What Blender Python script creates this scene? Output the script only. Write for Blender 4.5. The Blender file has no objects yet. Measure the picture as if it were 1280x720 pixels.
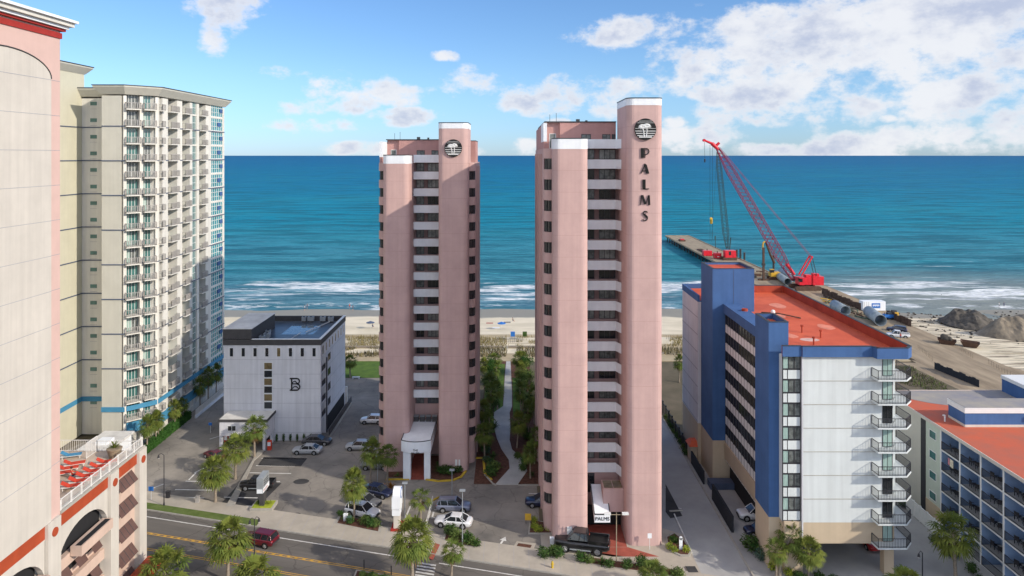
import bpy, math, random
from mathutils import Vector, Matrix, noise
R = math.radians
sc = bpy.context.scene
col = sc.collection
F, H, CX, HY = 870.0, 48.0, 640.0, 194.0

def g(px, py, z=0.0):
    """survey point: where the sight line through a photo point meets height z"""
    Y = F * (H - z) / (py - HY)
    return ((px - CX) * Y / F, Y)

# ------------------------------------------------------------------ materials
def newmat(name):
    m = bpy.data.materials.new(name); m.use_nodes = True
    nt = m.node_tree
    return m, nt, nt.nodes['Principled BSDF']

def mat(name, c, rough=0.7, amt=0.12, scale=1.5, metal=0.0, bump=0.0, bscale=8.0, c2=None, spec=0.3, streak=0.0, coat=0.0, stretch=None, rotz=0, crack=0):
    """principled material, colour broken up by two noise octaves at different scales"""
    m, nt, b = newmat(name)
    n, l = nt.nodes, nt.links
    tc = n.new('ShaderNodeTexCoord'); co = tc.outputs['Object']
    if stretch:
        mp = n.new('ShaderNodeMapping'); mp.inputs['Scale'].default_value = stretch; mr_ = n.new('ShaderNodeMapping'); mr_.inputs['Rotation'].default_value = (0, 0, -R(rotz))
        l.new(co, mr_.inputs['Vector']); l.new(mr_.outputs['Vector'], mp.inputs['Vector']); co = mp.outputs['Vector']
    t = n.new('ShaderNodeTexNoise'); t.inputs['Scale'].default_value = scale; t.inputs['Detail'].default_value = 6; t.inputs['Roughness'].default_value = .65
    l.new(co, t.inputs['Vector'])
    r = n.new('ShaderNodeValToRGB'); r.color_ramp.elements[0].position = .3; r.color_ramp.elements[1].position = .7
    d = tuple(max(0, v * (1 - amt)) for v in c) if c2 is None else c2
    u = tuple(min(1, v * (1 + amt)) for v in c) if c2 is None else c
    r.color_ramp.elements[0].color = (*d, 1); r.color_ramp.elements[1].color = (*u, 1)
    l.new(t.outputs['Fac'], r.inputs['Fac'])
    out = r.outputs['Color']
    if streak > 0:      # rain streaks running down
        mp2 = n.new('ShaderNodeMapping'); mp2.inputs['Scale'].default_value = (1.3, 1.3, .05)
        l.new(tc.outputs['Object'], mp2.inputs['Vector'])
        t2 = n.new('ShaderNodeTexNoise'); t2.inputs['Scale'].default_value = 1.6; t2.inputs['Detail'].default_value = 5
        l.new(mp2.outputs['Vector'], t2.inputs['Vector'])
        r2 = n.new('ShaderNodeMapRange'); r2.inputs['From Min'].default_value = .35; r2.inputs['From Max'].default_value = .75
        r2.inputs['To Min'].default_value = 1.0; r2.inputs['To Max'].default_value = 1 - streak * .55
        l.new(t2.outputs['Fac'], r2.inputs['Value'])
        mx = n.new('ShaderNodeMix'); mx.data_type = 'RGBA'; mx.blend_type = 'MULTIPLY'; mx.inputs['Factor'].default_value = 1
        l.new(out, mx.inputs['A']); l.new(r2.outputs['Result'], mx.inputs['B']); out = mx.outputs['Result']
    if crack > 0:       # wandering cracks, sealed dark
        nz_ = n.new('ShaderNodeTexNoise'); nz_.inputs['Scale'].default_value = .5; nz_.inputs['Detail'].default_value = 5; l.new(tc.outputs['Object'], nz_.inputs['Vector'])
        mxv = n.new('ShaderNodeMix'); mxv.data_type = 'RGBA'; mxv.blend_type = 'LINEAR_LIGHT'; mxv.inputs['Factor'].default_value = .9; l.new(tc.outputs['Object'], mxv.inputs['A']); l.new(nz_.outputs['Color'], mxv.inputs['B'])
        vo = n.new('ShaderNodeTexVoronoi'); vo.feature = 'DISTANCE_TO_EDGE'; vo.inputs['Scale'].default_value = crack; l.new(mxv.outputs['Result'], vo.inputs['Vector'])
        cr_ = n.new('ShaderNodeMapRange'); cr_.inputs['From Min'].default_value = .004; cr_.inputs['From Max'].default_value = .016; cr_.inputs['To Min'].default_value = .74; cr_.inputs['To Max'].default_value = 1; l.new(vo.outputs['Distance'], cr_.inputs['Value'])
        mc = n.new('ShaderNodeMix'); mc.data_type = 'RGBA'; mc.blend_type = 'MULTIPLY'; mc.inputs['Factor'].default_value = 1; l.new(out, mc.inputs['A']); l.new(cr_.outputs['Result'], mc.inputs['B']); out = mc.outputs['Result']
    l.new(out, b.inputs['Base Color'])
    b.inputs['Roughness'].default_value = rough; b.inputs['Metallic'].default_value = metal
    b.inputs['Specular IOR Level'].default_value = spec
    b.inputs['Coat Weight'].default_value = coat
    if bump > 0:
        t3 = n.new('ShaderNodeTexNoise'); t3.inputs['Scale'].default_value = bscale; t3.inputs['Detail'].default_value = 5
        l.new(co, t3.inputs['Vector'])
        bp = n.new('ShaderNodeBump'); bp.inputs['Strength'].default_value = bump; bp.inputs['Distance'].default_value = .05
        l.new(t3.outputs['Fac'], bp.inputs['Height']); l.new(bp.outputs['Normal'], b.inputs['Normal'])
    return m

M = {}
M['pink'] = mat('pink_stucco', (.53, .36, .335), .85, .09, .30, streak=.14, bump=.2)
M['pinkjoint'] = mat('pink_joint', (.43, .28, .255), .9, .1)
M['pinkpent'] = mat('pink_penthouse_stucco', (.48, .27, .245), .85, .08, .4, streak=.15)
M['mauve'] = mat('mauve_panel', (.26, .17, .16), .8, .1)
M['white'] = mat('white_paint', (.78, .81, .84), .6, .06, .7, streak=.12)
M['cream'] = mat('cream_stucco', (.57, .53, .47), .85, .07, .25, streak=.2, bump=.1)
M['hotelcream'] = mat('hotel_stucco', (.68, .66, .60), .85, .05, .4, streak=.25)
M['hotelgrey'] = mat('hotel_front_stucco', (.54, .525, .46), .85, .05, .4, streak=.12)
M['hotelyellow'] = mat('hotel_yellow_stucco', (.54, .52, .41), .85, .05, .4, streak=.08)
M['rosy'] = mat('rosy_stucco', (.60, .42, .37), .85, .05, .5, streak=.06)
M['orange'] = mat('orange_band', (.38, .065, .024), .7, .1, .8, streak=.2)
M['redband'] = mat('red_band', (.34, .03, .022), .6, .1)
M['peach'] = mat('peach_stucco', (.58, .43, .35), .85, .07, .6, streak=.15)
M['greywhite'] = mat('grey_white_stucco', (.62, .62, .645), .85, .07, .35, streak=.3)
M['line'] = mat('joint_grey', (.33, .33, .36), .9)
M['darkgrey'] = mat('charcoal_paint', (.060, .058, .060), .7, .15)
M['navyline'] = mat('slate_blue_line', (.075, .10, .16), .7)
M['brightblue'] = mat('bright_blue_paint', (.06, .24, .40), .6, .08)
M['blue'] = mat('blue_stucco', (.055, .125, .29), .8, .12, .35, streak=.2)
M['hotelwhite'] = mat('pale_wall', (.62, .66, .66), .85, .05, .3, streak=.2)
M['beige'] = mat('beige_wall', (.52, .42, .30), .85, .06, .4, streak=.10)
M['roofred'] = mat('red_roof', (.70, .15, .065), .65, .22, .16, c2=(.50, .085, .038), bump=.35, bscale=2)
M['roofred2'] = mat('weathered_red_roof', (.58, .115, .05), .7, .3, .35, c2=(.40, .13, .085), bump=.3, bscale=3)
M['roofpatch'] = mat('weathered_grey_roof', (.36, .33, .27), .9, .3, .3, c2=(.22, .22, .26), bump=.3, bscale=3)
M['parapetred'] = mat('red_parapet', (.36, .06, .03), .75, .2, .5)
M['lightroof'] = mat('pale_flat_roof', (.70, .69, .66), .85, .2, .35, c2=(.45, .44, .42), bump=.2)
M['darkroof'] = mat('dark_membrane_roof', (.035, .045, .06), .35, .4, .22, c2=(.10, .13, .17))
M['roofstain'] = mat('pale_red_roof_stain', (.72, .25, .15), .5, .2, .8)
M['coping'] = mat('dark_coping', (.045, .05, .055), .5)
M['glass'] = mat('dark_glass', (.018, .022, .026), .08, .3, .8, spec=.7)
M['glassgreen'] = mat('green_glass', (.05, .15, .14), .18, .35, .9, spec=.8)
M['glassblue'] = mat('blue_glass', (.04, .24, .27), .18, .35, .9, spec=.8)
M['curtain'] = mat('window_with_curtain', (.20, .22, .21), .25, .35, 1.6, spec=.6, c2=(.04, .045, .045))
M['curtaingreen'] = mat('pale_green_curtain', (.30, .42, .38), .5, .25, 3, stretch=(3, 3, .2))
M['palecurtain'] = mat('window_with_pale_blind', (.34, .35, .32), .3, .25, 1.5, spec=.5, c2=(.10, .11, .11))
M['frame'] = mat('dark_frame', (.035, .035, .04), .5)
M['whiteframe'] = mat('white_frame', (.70, .71, .70), .5, .04)
M['rail'] = mat('black_rail', (.03, .03, .035), .5)
M['whiterail'] = mat('white_rail', (.72, .70, .66), .6, .08)
M['greyrail'] = mat('pale_balustrade', (.36, .34, .32), .7, .12, 3)
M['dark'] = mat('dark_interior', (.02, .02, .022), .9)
M['asphalt'] = mat('lot_asphalt', (.33, .30, .26), .92, .5, .10, c2=(.13, .122, .112), bump=.3, bscale=12, crack=.22)
M['newasphalt'] = mat('sealed_asphalt', (.05, .05, .052), .9, .4, .2, bump=.2)
M['road'] = mat('road_asphalt', (.165, .150, .133), .92, .3, .5, c2=(.105, .097, .088), bump=.3, bscale=12, rotz=-14.8, stretch=(.12, 1.3, 1), crack=.16)
M['pave'] = mat('sidewalk_concrete', (.46, .41, .34), .9, .2, .35, c2=(.34, .31, .26), bump=.2, bscale=10)
M['drive'] = mat('drive_concrete', (.40, .40, .39), .92, .2, .16, c2=(.29, .29, .285), bump=.2, bscale=10)
M['path'] = mat('path_concrete', (.40, .40, .39), .9, .15, .4)
M['brickpave'] = mat('red_pavers', (.33, .085, .06), .85, .2, 1.2, bump=.2)
M['kerb'] = mat('kerb_concrete', (.36, .34, .30), .9, .15)
M['yellow'] = mat('yellow_paint', (.55, .38, .04), .7, .25, .9)
M['roadwhite'] = mat('road_white', (.62, .61, .58), .8, .25, 1.3)
M['roadyellow'] = mat('road_yellow', (.58, .33, .05), .8, .25, 1.3)
M['mulch'] = mat('red_mulch', (.10, .045, .03), .95, .5, 2.2, bump=.5)
M['soil'] = mat('soil', (.16, .13, .09), .95, .4, .15, c2=(.09, .08, .05), bump=.3)
M['grass'] = mat('lawn_grass', (.10, .17, .025), .95, .5, .5, c2=(.05, .10, .018), bump=.6, bscale=14)
M['verge'] = mat('verge_grass', (.13, .17, .05), .95, .5, .9, c2=(.07, .11, .02), bump=.6, bscale=14)
M['trunk'] = mat('palm_trunk', (.27, .225, .175), .95, .35, 3.5, bump=.6, bscale=10, stretch=(1, 1, 3))
M['bark'] = mat('dark_bark', (.075, .06, .045), .95, .3, 4, bump=.6)
def leafmat(name, c, c2):
    m = mat(name, c, .7, .3, .9, c2=c2, spec=.12)
    return m
M['frond'] = leafmat('palm_frond', (.13, .17, .035), (.04, .07, .015))
M['frondyellow'] = leafmat('yellow_palm_frond', (.18, .20, .04), (.07, .105, .02))  # yellower frond colour, mixed with the green one
M['frondbrown'] = leafmat('dry_frond', (.22, .14, .055), (.13, .08, .035))
M['leaf'] = leafmat('shrub_leaf', (.085, .14, .035), (.028, .055, .016))
M['leaflight'] = leafmat('light_shrub_leaf', (.15, .20, .05), (.06, .10, .025))
M['leafyellow'] = leafmat('yellow_green_leaf', (.42, .46, .05), (.18, .24, .03))
M['leafgrey'] = leafmat('grey_green_leaf', (.10, .17, .12), (.04, .08, .06))
M['leafhedge'] = leafmat('hedge_leaf', (.045, .12, .022), (.018, .055, .012))
M['leafrust'] = leafmat('rusty_plant_leaf', (.36, .15, .03), (.16, .08, .02))
M['dunegrass'] = leafmat('dune_grass_blade', (.34, .28, .13), (.15, .135, .06))
M['dunedark'] = leafmat('dune_scrub', (.15, .13, .08), (.055, .06, .035))
M['steel'] = mat('galvanised_steel', (.33, .36, .38), .5, .2, .8, metal=.3)
M['pipegrey'] = mat('pipe_steel', (.27, .32, .35), .55, .25, .7, metal=.2)
M['rust'] = mat('rusty_steel', (.13, .075, .05), .85, .4, 1.2, c2=(.06, .035, .028))
M['sheet'] = mat('sheet_pile', (.085, .058, .047), .85, .4, 1.2)
M['cranered'] = mat('crane_red', (.62, .02, .035), .4, .15, 1.0, coat=.3)
M['cranedark'] = mat('crane_dark_lattice', (.045, .075, .07), .6)
M['boomred'] = mat('crane_boom_maroon', (.25, .025, .06), .55)
M['machyellow'] = mat('machine_yellow', (.62, .37, .04), .5, .15)
M['timber'] = mat('pier_timber', (.36, .30, .21), .9, .3, .5, c2=(.22, .18, .13), bump=.4)
M['piledark'] = mat('pier_pile', (.05, .05, .05), .9)
M['dirt'] = mat('packed_dirt', (.40, .32, .22), .95, .3, .35, c2=(.20, .155, .105), bump=.7, bscale=2, rotz=90, stretch=(.25, 1.2, 1))
M['rock'] = mat('rock_pile', (.15, .135, .115), .95, .4, .6, c2=(.035, .033, .03), bump=1, bscale=2)
M['sandpile'] = mat('sand_pile', (.36, .30, .22), .95, .3, .22, c2=(.11, .095, .075), bump=.9, bscale=1.2)
M['fabricblack'] = mat('silt_fence_fabric', (.025, .028, .035), .8)
M['fencewood'] = mat('sand_fence', (.28, .23, .17), .9, .2)
M['red'] = mat('red_fabric', (.58, .06, .03), .8, .15)
M['awning'] = mat('brown_awning', (.115, .065, .055), .75, .15, 1.5)
M['tyre'] = mat('tyre', (.018, .018, .018), .8)
M['rim'] = mat('rim', (.42, .43, .44), .35, metal=.7)
M['skin'] = mat('skin', (.50, .30, .21), .6)
M['hair'] = mat('hair', (.05, .03, .02), .8)
M['signblue'] = mat('sign_blue', (.03, .16, .50), .5)
M['black'] = mat('black', (.012, .012, .012), .5)
M['bronze'] = mat('bronze_window', (.16, .12, .06), .2, .4, 1.0, spec=.6)
M['deck'] = mat('pool_deck', (.50, .40, .31), .9, .12, .4)
M['alcove'] = mat('alcove_blue', (.26, .38, .58), .8, .08)
M['palegreen'] = mat('pale_green_wall', (.50, .56, .48), .85, .06)
M['greenlens'] = mat('skylight_pane', (.10, .12, .08), .3, .3)
M['lamp'] = mat('headlamp', (.75, .75, .72), .15, .02, coat=1)
M['tail'] = mat('taillight', (.35, .01, .01), .2, .05, coat=1)
def paint(name, c, rough=.28, metal=.15):
    return mat(name, c, rough, .05, .8, metal=metal, coat=.6, spec=.5)
P = {k: paint('car_paint_' + k, c) for k, c in dict(maroon=(.12, .008, .018), black=(.012, .012, .014), silver=(.42, .43, .44),
     white=(.78, .79, .80), navy=(.015, .022, .06), grey=(.17, .175, .185), slate=(.17, .19, .26), red=(.42, .02, .02), charcoal=(.05, .05, .055)).items()}

# ------------------------------------------------------------------ mesh builder
ORG = {}      # world origin of every empty / thing
class MB:
    def __init__(s): s.v = []; s.f = []; s.mi = []; s.ms = []; s.sm = []
    def m(s, k):
        k = M[k] if isinstance(k, str) else k
        if k not in s.ms: s.ms.append(k)
        return s.ms.index(k)
    def add(s, vs, fs, m, smooth=False):
        o = len(s.v); i = s.m(m); s.v += [tuple(v) for v in vs]
        for f in fs: s.f.append(tuple(o + k for k in f)); s.mi.append(i); s.sm.append(smooth)
        return s
    def box(s, x0, x1, y0, y1, z0, z1, m):
        return s.hexa([(x0, y0), (x1, y0), (x1, y1), (x0, y1)], z0, z1, m)
    def hexa(s, p, z0, z1, m):
        v = [(x, y, z0) for x, y in p] + [(x, y, z1) for x, y in p]
        return s.add(v, [(3, 2, 1, 0), (4, 5, 6, 7), (0, 1, 5, 4), (1, 2, 6, 5), (2, 3, 7, 6), (3, 0, 4, 7)], m)
    def lb(s, fr, u0, u1, w0, w1, z0, z1, m):
        """box in a wall frame: u along the wall, w out of it"""
        (ox, oy), (ux, uy), (wx, wy) = fr
        p = [(ox + u * ux + w * wx, oy + u * uy + w * wy) for u, w in ((u0, w1), (u1, w1), (u1, w0), (u0, w0))]
        return s.hexa(p, z0, z1, m)
    def prism(s, poly, z0, z1, m, smooth=False, cap=None, bottom=True):
        n = len(poly); v = [(x, y, z0) for x, y in poly] + [(x, y, z1) for x, y in poly]
        s.add(v, [(i, (i + 1) % n, n + (i + 1) % n, n + i) for i in range(n)], m, smooth)
        s.add(v, [tuple(range(n, 2 * n))] + ([tuple(range(n - 1, -1, -1))] if bottom else []), cap or m)
        return s
    def sheet(s, poly, z, m):
        return s.add([(x, y, z) for x, y in poly], [tuple(range(len(poly)))], m)
    def tube(s, a, b, r0, r1=None, m='steel', n=8, smooth=True, caps=True):
        a, b = Vector(a), Vector(b); r1 = r0 if r1 is None else r1
        d = (b - a).normalized(); q = d.to_track_quat('Z', 'Y')
        v = []
        for c, r in ((a, r0), (b, r1)):
            for i in range(n):
                t = 2 * math.pi * i / n
                v.append(c + q @ Vector((math.cos(t) * r, math.sin(t) * r, 0)))
        s.add(v, [(i, (i + 1) % n, n + (i + 1) % n, n + i) for i in range(n)], m, smooth)
        if caps: s.add(v, [tuple(range(n - 1, -1, -1)), tuple(range(n, 2 * n))], m)
        return s
    def path(s, pts, rs, m, n=6):
        for i in range(len(pts) - 1): s.tube(pts[i], pts[i + 1], rs[i], rs[i + 1], m, n)
        return s
    def ball(s, c, r, m, nu=10, nv=6, sc3=(1, 1, 1)):
        v = []; f = []
        for j in range(nv + 1):
            ph = math.pi * j / nv
            for i in range(nu):
                t = 2 * math.pi * i / nu
                v.append((c[0] + r * sc3[0] * math.sin(ph) * math.cos(t), c[1] + r * sc3[1] * math.sin(ph) * math.sin(t), c[2] - r * sc3[2] * math.cos(ph)))
        for j in range(nv):
            for i in range(nu): f.append((j * nu + i, j * nu + (i + 1) % nu, (j + 1) * nu + (i + 1) % nu, (j + 1) * nu + i))
        return s.add(v, f, m, True)
    def xf(s, fn):
        s.v = [tuple(fn(Vector(v))) for v in s.v]; return s
    def mesh(s, name, org=(0, 0, 0)):
        me = bpy.data.meshes.new(name)
        me.from_pydata([(x - org[0], y - org[1], z - org[2]) for x, y, z in s.v], [], s.f)
        for k in s.ms: me.materials.append(k)
        me.polygons.foreach_set('material_index', s.mi); me.polygons.foreach_set('use_smooth', s.sm)
        me.update(); return me
    def build(s, name, parent=None, org=None):
        o_ = ORG.get(parent.name, (0, 0, 0)) if parent is not None else (org or (0, 0, 0))
        o = bpy.data.objects.new(name, s.mesh(name, o_)); col.objects.link(o)
        if parent is not None: o.parent = parent; ORG[o.name] = o_
        else: o.location = o_; ORG[o.name] = o_
        return o

def thing(name, label, cat, loc=(0, 0, 0), group=None, rot=0):
    o = bpy.data.objects.new(name, None); col.objects.link(o); o.location = loc; o.rotation_euler.z = rot
    o.empty_display_size = .2
    ORG[o.name] = tuple(loc) if rot == 0 else (0, 0, 0)
    o['label'] = label; o['category'] = cat
    if group: o['group'] = group
    return o
def tag(o, label, cat, group=None):
    o['label'] = label; o['category'] = cat
    if group: o['group'] = group
    return o
def struct(o, kind='structure'):
    o['kind'] = kind; return o
CH = {}
def dup(root, loc, rot=0, scale=1, label=None, group=None):
    """copy a thing with copies of its parts and their parts"""
    def rec(o, parent):
        c = o.copy(); col.objects.link(c)
        if parent is not None: c.parent = parent
        for k in kids.get(o.name, []): rec(k, c)
        return c
    kids = CH.get(root.name)
    if kids is None:
        kids = {}
        def walk(o):
            kids[o.name] = list(o.children)
            for k in o.children: walk(k)
        walk(root); CH[root.name] = kids
    r = rec(root, None)
    r.location = loc; r.rotation_euler = (0, 0, rot); r.scale = (scale,) * 3 if isinstance(scale, (int, float)) else scale
    if label: r['label'] = label
    if group: r['group'] = group
    return r
def place(root, first, loc, rot=0, scale=1, label=None, group=None):
    """first use moves the model itself, later uses copy it"""
    if root.name in first: return dup(root, loc, rot, scale, label, group)
    CH[root.name] = None
    kids = {}
    def walk(o):
        kids[o.name] = list(o.children)
        for k in o.children: walk(k)
    walk(root); CH[root.name] = kids; first.add(root.name)
    root.location = loc; root.rotation_euler = (0, 0, rot); root.scale = (scale,) * 3 if isinstance(scale, (int, float)) else scale
    if label: root['label'] = label
    if group: root['group'] = group
    return root
USED = set()

def textmesh(mb, s, size, m, fn, extrude=.03):
    """letters as solid geometry, mapped by fn(x,y,z)->world"""
    cu = bpy.data.curves.new('t', 'FONT'); cu.body = s; cu.size = size; cu.extrude = extrude; cu.align_x = 'CENTER'
    ob = bpy.data.objects.new('t', cu); col.objects.link(ob)
    dg = bpy.context.evaluated_depsgraph_get(); me = bpy.data.meshes.new_from_object(ob.evaluated_get(dg))
    mb.add([fn(*v.co) for v in me.vertices], [tuple(p.vertices) for p in me.polygons], m)
    bpy.data.objects.remove(ob); bpy.data.meshes.remove(me); bpy.data.curves.remove(cu)
    return mb

def rrect(x0, x1, y0, y1, r, n=5, corners=(1, 1, 0, 0)):
    """rounded rectangle, corners order: front-left, front-right, back-right, back-left (CCW)"""
    out = []
    C = [(x0, y0, 180), (x1, y0, 270), (x1, y1, 0), (x0, y1, 90)]
    for k, (x, y, a0) in enumerate(C):
        if not corners[k]: out.append((x, y)); continue
        cx = x + (r if k in (0, 3) else -r); cy = y + (r if k in (0, 1) else -r)
        for i in range(n + 1):
            a = R(a0 + 90 * i / n); out.append((cx + r * math.cos(a), cy + r * math.sin(a)))
    return out

def window(parent, fr, u0, u1, z0, z1, glass, frame, w=0.0, nu=2, nz=1, name='window', t=.07, d=.06, pane=True):
    """a window: frame part, glass sub-part"""
    mb = MB(); w1 = w + d
    mb.lb(fr, u0, u1, w, w1, z0, z0 + t, frame); mb.lb(fr, u0, u1, w, w1, z1 - t, z1, frame)
    for i in range(nu + 1):
        u = u0 + (u1 - u0 - t) * i / nu
        mb.lb(fr, u, u + t, w + .002, w1 - .004, z0 + t, z1 - t, frame)
    for j in range(1, nz):
        z = z0 + (z1 - z0) * j / nz
        mb.lb(fr, u0 + t, u1 - t, w + .004, w1 - .01, z - t / 2, z + t / 2, frame)
    if not pane:
        mb.lb(fr, u0 + .01, u1 - .01, w - .05, w + .02, z0 + .01, z1 - .01, glass)
        return mb.build(name, parent)
    f = mb.build(name, parent)
    MB().lb(fr, u0 + .01, u1 - .01, w - .05, w + .02, z0 + .01, z1 - .01, glass).build('pane', f)
    return f

def railing(mb, pts, z0, h, m, step=.16, bar=.025, post=.05):
    """rail of balusters along a polyline"""
    for (x0, y0), (x1, y1) in zip(pts[:-1], pts[1:]):
        L = math.hypot(x1 - x0, y1 - y0)
        if L < .05: continue
        u = ((x1 - x0) / L, (y1 - y0) / L); fr = ((x0, y0), u, (u[1], -u[0]))
        mb.lb(fr, 0, L, -post / 2, post / 2, z0 + h - .06, z0 + h, m)
        mb.lb(fr, 0, L, -bar, bar, z0 + .08, z0 + .12, m)
        n = max(1, int(L / step))
        for i in range(n + 1):
            c = L * i / n; b = post / 2 if i in (0, n) else bar / 2
            mb.lb(fr, c - b, c + b, -b, b, z0, z0 + h - .05, m)
    return mb
# ================================================================== camera, sky, sun
cam = bpy.data.cameras.new('camera'); co = bpy.data.objects.new('camera', cam); col.objects.link(co)
co.location = (0, 0, H); co.rotation_euler = (R(90), 0, 0)
cam.sensor_width = 36; cam.lens = F / 1280 * 36; cam.shift_y = -(360 - HY) / 1280; cam.clip_end = 90000; cam.clip_start = .5
sc.camera = co
SUN = Vector((8.2, -4.7, 4.75)).normalized()
sl = bpy.data.lights.new('sun', 'SUN'); so = bpy.data.objects.new('sun', sl); col.objects.link(so)
sl.energy = 2.75; sl.angle = R(.6); sl.color = (1, .90, .76)
so.rotation_euler = (-SUN).to_track_quat('-Z', 'Y').to_euler()
w = bpy.data.worlds.new('World'); sc.world = w; w.use_nodes = True
nt = w.node_tree; n, l = nt.nodes, nt.links
bg = n['Background']; bg.inputs['Strength'].default_value = .15
sky = n.new('ShaderNodeTexSky'); sky.sky_type = 'NISHITA'; sky.sun_disc = False
sky.sun_elevation = math.asin(SUN.z); sky.sun_rotation = math.atan2(SUN.x, SUN.y)
sky.air_density = 1.0; sky.dust_density = .2; sky.ozone_density = 6.0
def mth(op, a, b=None, c=None):
    k = n.new('ShaderNodeMath'); k.operation = op
    for i, x in enumerate((a, b, c)):
        if x is None: continue
        if isinstance(x, (int, float)): k.inputs[i].default_value = x
        else: l.new(x, k.inputs[i])
    return k.outputs[0]
tc = n.new('ShaderNodeTexCoord'); sep = n.new('ShaderNodeSeparateXYZ'); l.new(tc.outputs['Generated'], sep.inputs[0])
az = mth('ARCTAN2', sep.outputs['X'], sep.outputs['Y']); el = mth('ARCSINE', sep.outputs['Z'])
cmb = n.new('ShaderNodeCombineXYZ'); l.new(az, cmb.inputs['X']); l.new(mth('MULTIPLY', el, 1.5), cmb.inputs['Y'])
def noise_at(vec, scale, det, off=(0, 0, 0), rough=.6):
    mp = n.new('ShaderNodeMapping'); mp.inputs['Location'].default_value = off; l.new(vec, mp.inputs['Vector'])
    t = n.new('ShaderNodeTexNoise'); t.inputs['Scale'].default_value = scale; t.inputs['Detail'].default_value = det; t.inputs['Roughness'].default_value = rough
    l.new(mp.outputs['Vector'], t.inputs['Vector']); return t.outputs['Fac']
CL = [(930, 85, 78, 58), (1010, 45, 80, 50), (1000, 105, 65, 40), (1100, 65, 70, 55), (1075, 120, 45, 30), (1190, 55, 110, 60), (1230, 110, 100, 48), (1130, 20, 90, 32), (1270, 70, 60, 80), (1170, 125, 60, 30),
      (875, 108, 42, 26), (1085, 184, 70, 17), (1175, 172, 75, 22), (1240, 165, 60, 16), (985, 187, 60, 9), (285, 14, 46, 22), (264, 42, 16, 26), (775, 42, 48, 15), (838, 34, 36, 14), (830, 66, 28, 15),
      (600, 106, 55, 18), (640, 122, 30, 14), (715, 122, 70, 22), (770, 112, 30, 14), (665, 128, 30, 10), (365, 92, 34, 8), (405, 112, 36, 20), (380, 132, 32, 12), (440, 126, 30, 14), (490, 113, 32, 15), (505, 146, 38, 9), (392, 157, 44, 9),
      (556, 70, 16, 6), (440, 186, 40, 8), (655, 184, 18, 9), (860, 178, 40, 18), (845, 152, 14, 7), (1018, 148, 14, 7), (940, 150, 22, 8), (1110, 148, 12, 5), (700, 152, 14, 6), (770, 185, 60, 8), (560, 188, 40, 6)]
mask = None
for i, (px, py, rx, ry) in enumerate(CL):
    a0 = math.atan((px - CX) / F); e0 = math.atan((HY - py) / F * math.cos(a0)); ra = rx / F * math.cos(a0) ** 2; re = ry / F * math.cos(a0)
    ed = mth('MULTIPLY', mth('SUBTRACT', el, e0), 1 / re); ad = mth('MULTIPLY', mth('SUBTRACT', az, a0), 1 / ra)
    q = mth('ADD', mth('MULTIPLY', ed, ed), mth('MULTIPLY', ad, ad))
    v = mth('MAXIMUM', mth('SUBTRACT', 1.0 + (.25 if rx * ry > 2000 else 0), mth('MULTIPLY', q, .5)), -1.0)
    mask = v if mask is None else mth('MAXIMUM', mask, v)
# more clouds the same way all round, away from the photographed part of the sky
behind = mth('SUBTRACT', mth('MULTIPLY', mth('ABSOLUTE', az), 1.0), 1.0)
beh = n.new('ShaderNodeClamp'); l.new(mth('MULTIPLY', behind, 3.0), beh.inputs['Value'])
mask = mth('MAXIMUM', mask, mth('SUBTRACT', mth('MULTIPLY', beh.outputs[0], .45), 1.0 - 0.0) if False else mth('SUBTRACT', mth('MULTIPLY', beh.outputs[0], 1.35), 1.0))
n1 = noise_at(cmb.outputs[0], 9.0, 10, (3.1, 1.7, 0), .62); n2 = noise_at(cmb.outputs[0], 30.0, 6, (0, 0, 2), .6)
dens = mth('ADD', mth('MULTIPLY', mask, .30), mth('ADD', mth('MULTIPLY', mth('SUBTRACT', n1, .5), 1.7), mth('MULTIPLY', mth('SUBTRACT', n2, .5), .55)))
def srange(x, a, b, smooth=True):
    k = n.new('ShaderNodeMapRange'); k.inputs['From Min'].default_value = a; k.inputs['From Max'].default_value = b
    if smooth: k.interpolation_type = 'SMOOTHSTEP'
    l.new(x, k.inputs['Value']); return k.outputs['Result']
cov = srange(dens, .04, .34)
cov = mth('MULTIPLY', cov, srange(mask, -.9, .25))
shade = mth('MULTIPLY', srange(dens, .15, .55), srange(noise_at(cmb.outputs[0], 7, 6, (7, 3.33, 0)), .40, .58))
cc = n.new('ShaderNodeMix'); cc.data_type = 'RGBA'; l.new(shade, cc.inputs['Factor'])
cc.inputs['A'].default_value = (3.95, 4.0, 4.15, 1); cc.inputs['B'].default_value = (2.35, 2.6, 3.3, 1)
# unseen clouds behind the camera, brightened as added fill for shaded walls
fill_clouds = n.new('ShaderNodeMix'); fill_clouds.data_type = 'RGBA'; l.new(beh.outputs[0], fill_clouds.inputs['Factor']); l.new(cc.outputs['Result'], fill_clouds.inputs['A']); fill_clouds.inputs['B'].default_value = (15.0, 14.2, 13.4, 1)
# clear-sky tint: the photographed blue is a little cleaner than the raw model near the horizon
tint = n.new('ShaderNodeMix'); tint.data_type = 'RGBA'; tint.blend_type = 'MULTIPLY'; tint.inputs['Factor'].default_value = 1
l.new(sky.outputs[0], tint.inputs['A']); lowsky = srange(el, .12, 0.0); tb = n.new('ShaderNodeMix'); tb.data_type = 'RGBA'; l.new(lowsky, tb.inputs['Factor']); tb.inputs['A'].default_value = (.64, .68, .73, 1); tb.inputs['B'].default_value = (.48, .60, .82, 1); l.new(tb.outputs['Result'], tint.inputs['B'])
TINT = tint
mx = n.new('ShaderNodeMix'); mx.data_type = 'RGBA'; l.new(mth('MULTIPLY', cov, .93), mx.inputs['Factor']); l.new(tint.outputs['Result'], mx.inputs['A']); l.new(fill_clouds.outputs['Result'], mx.inputs['B'])
l.new(mx.outputs['Result'], bg.inputs['Color'])
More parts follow.
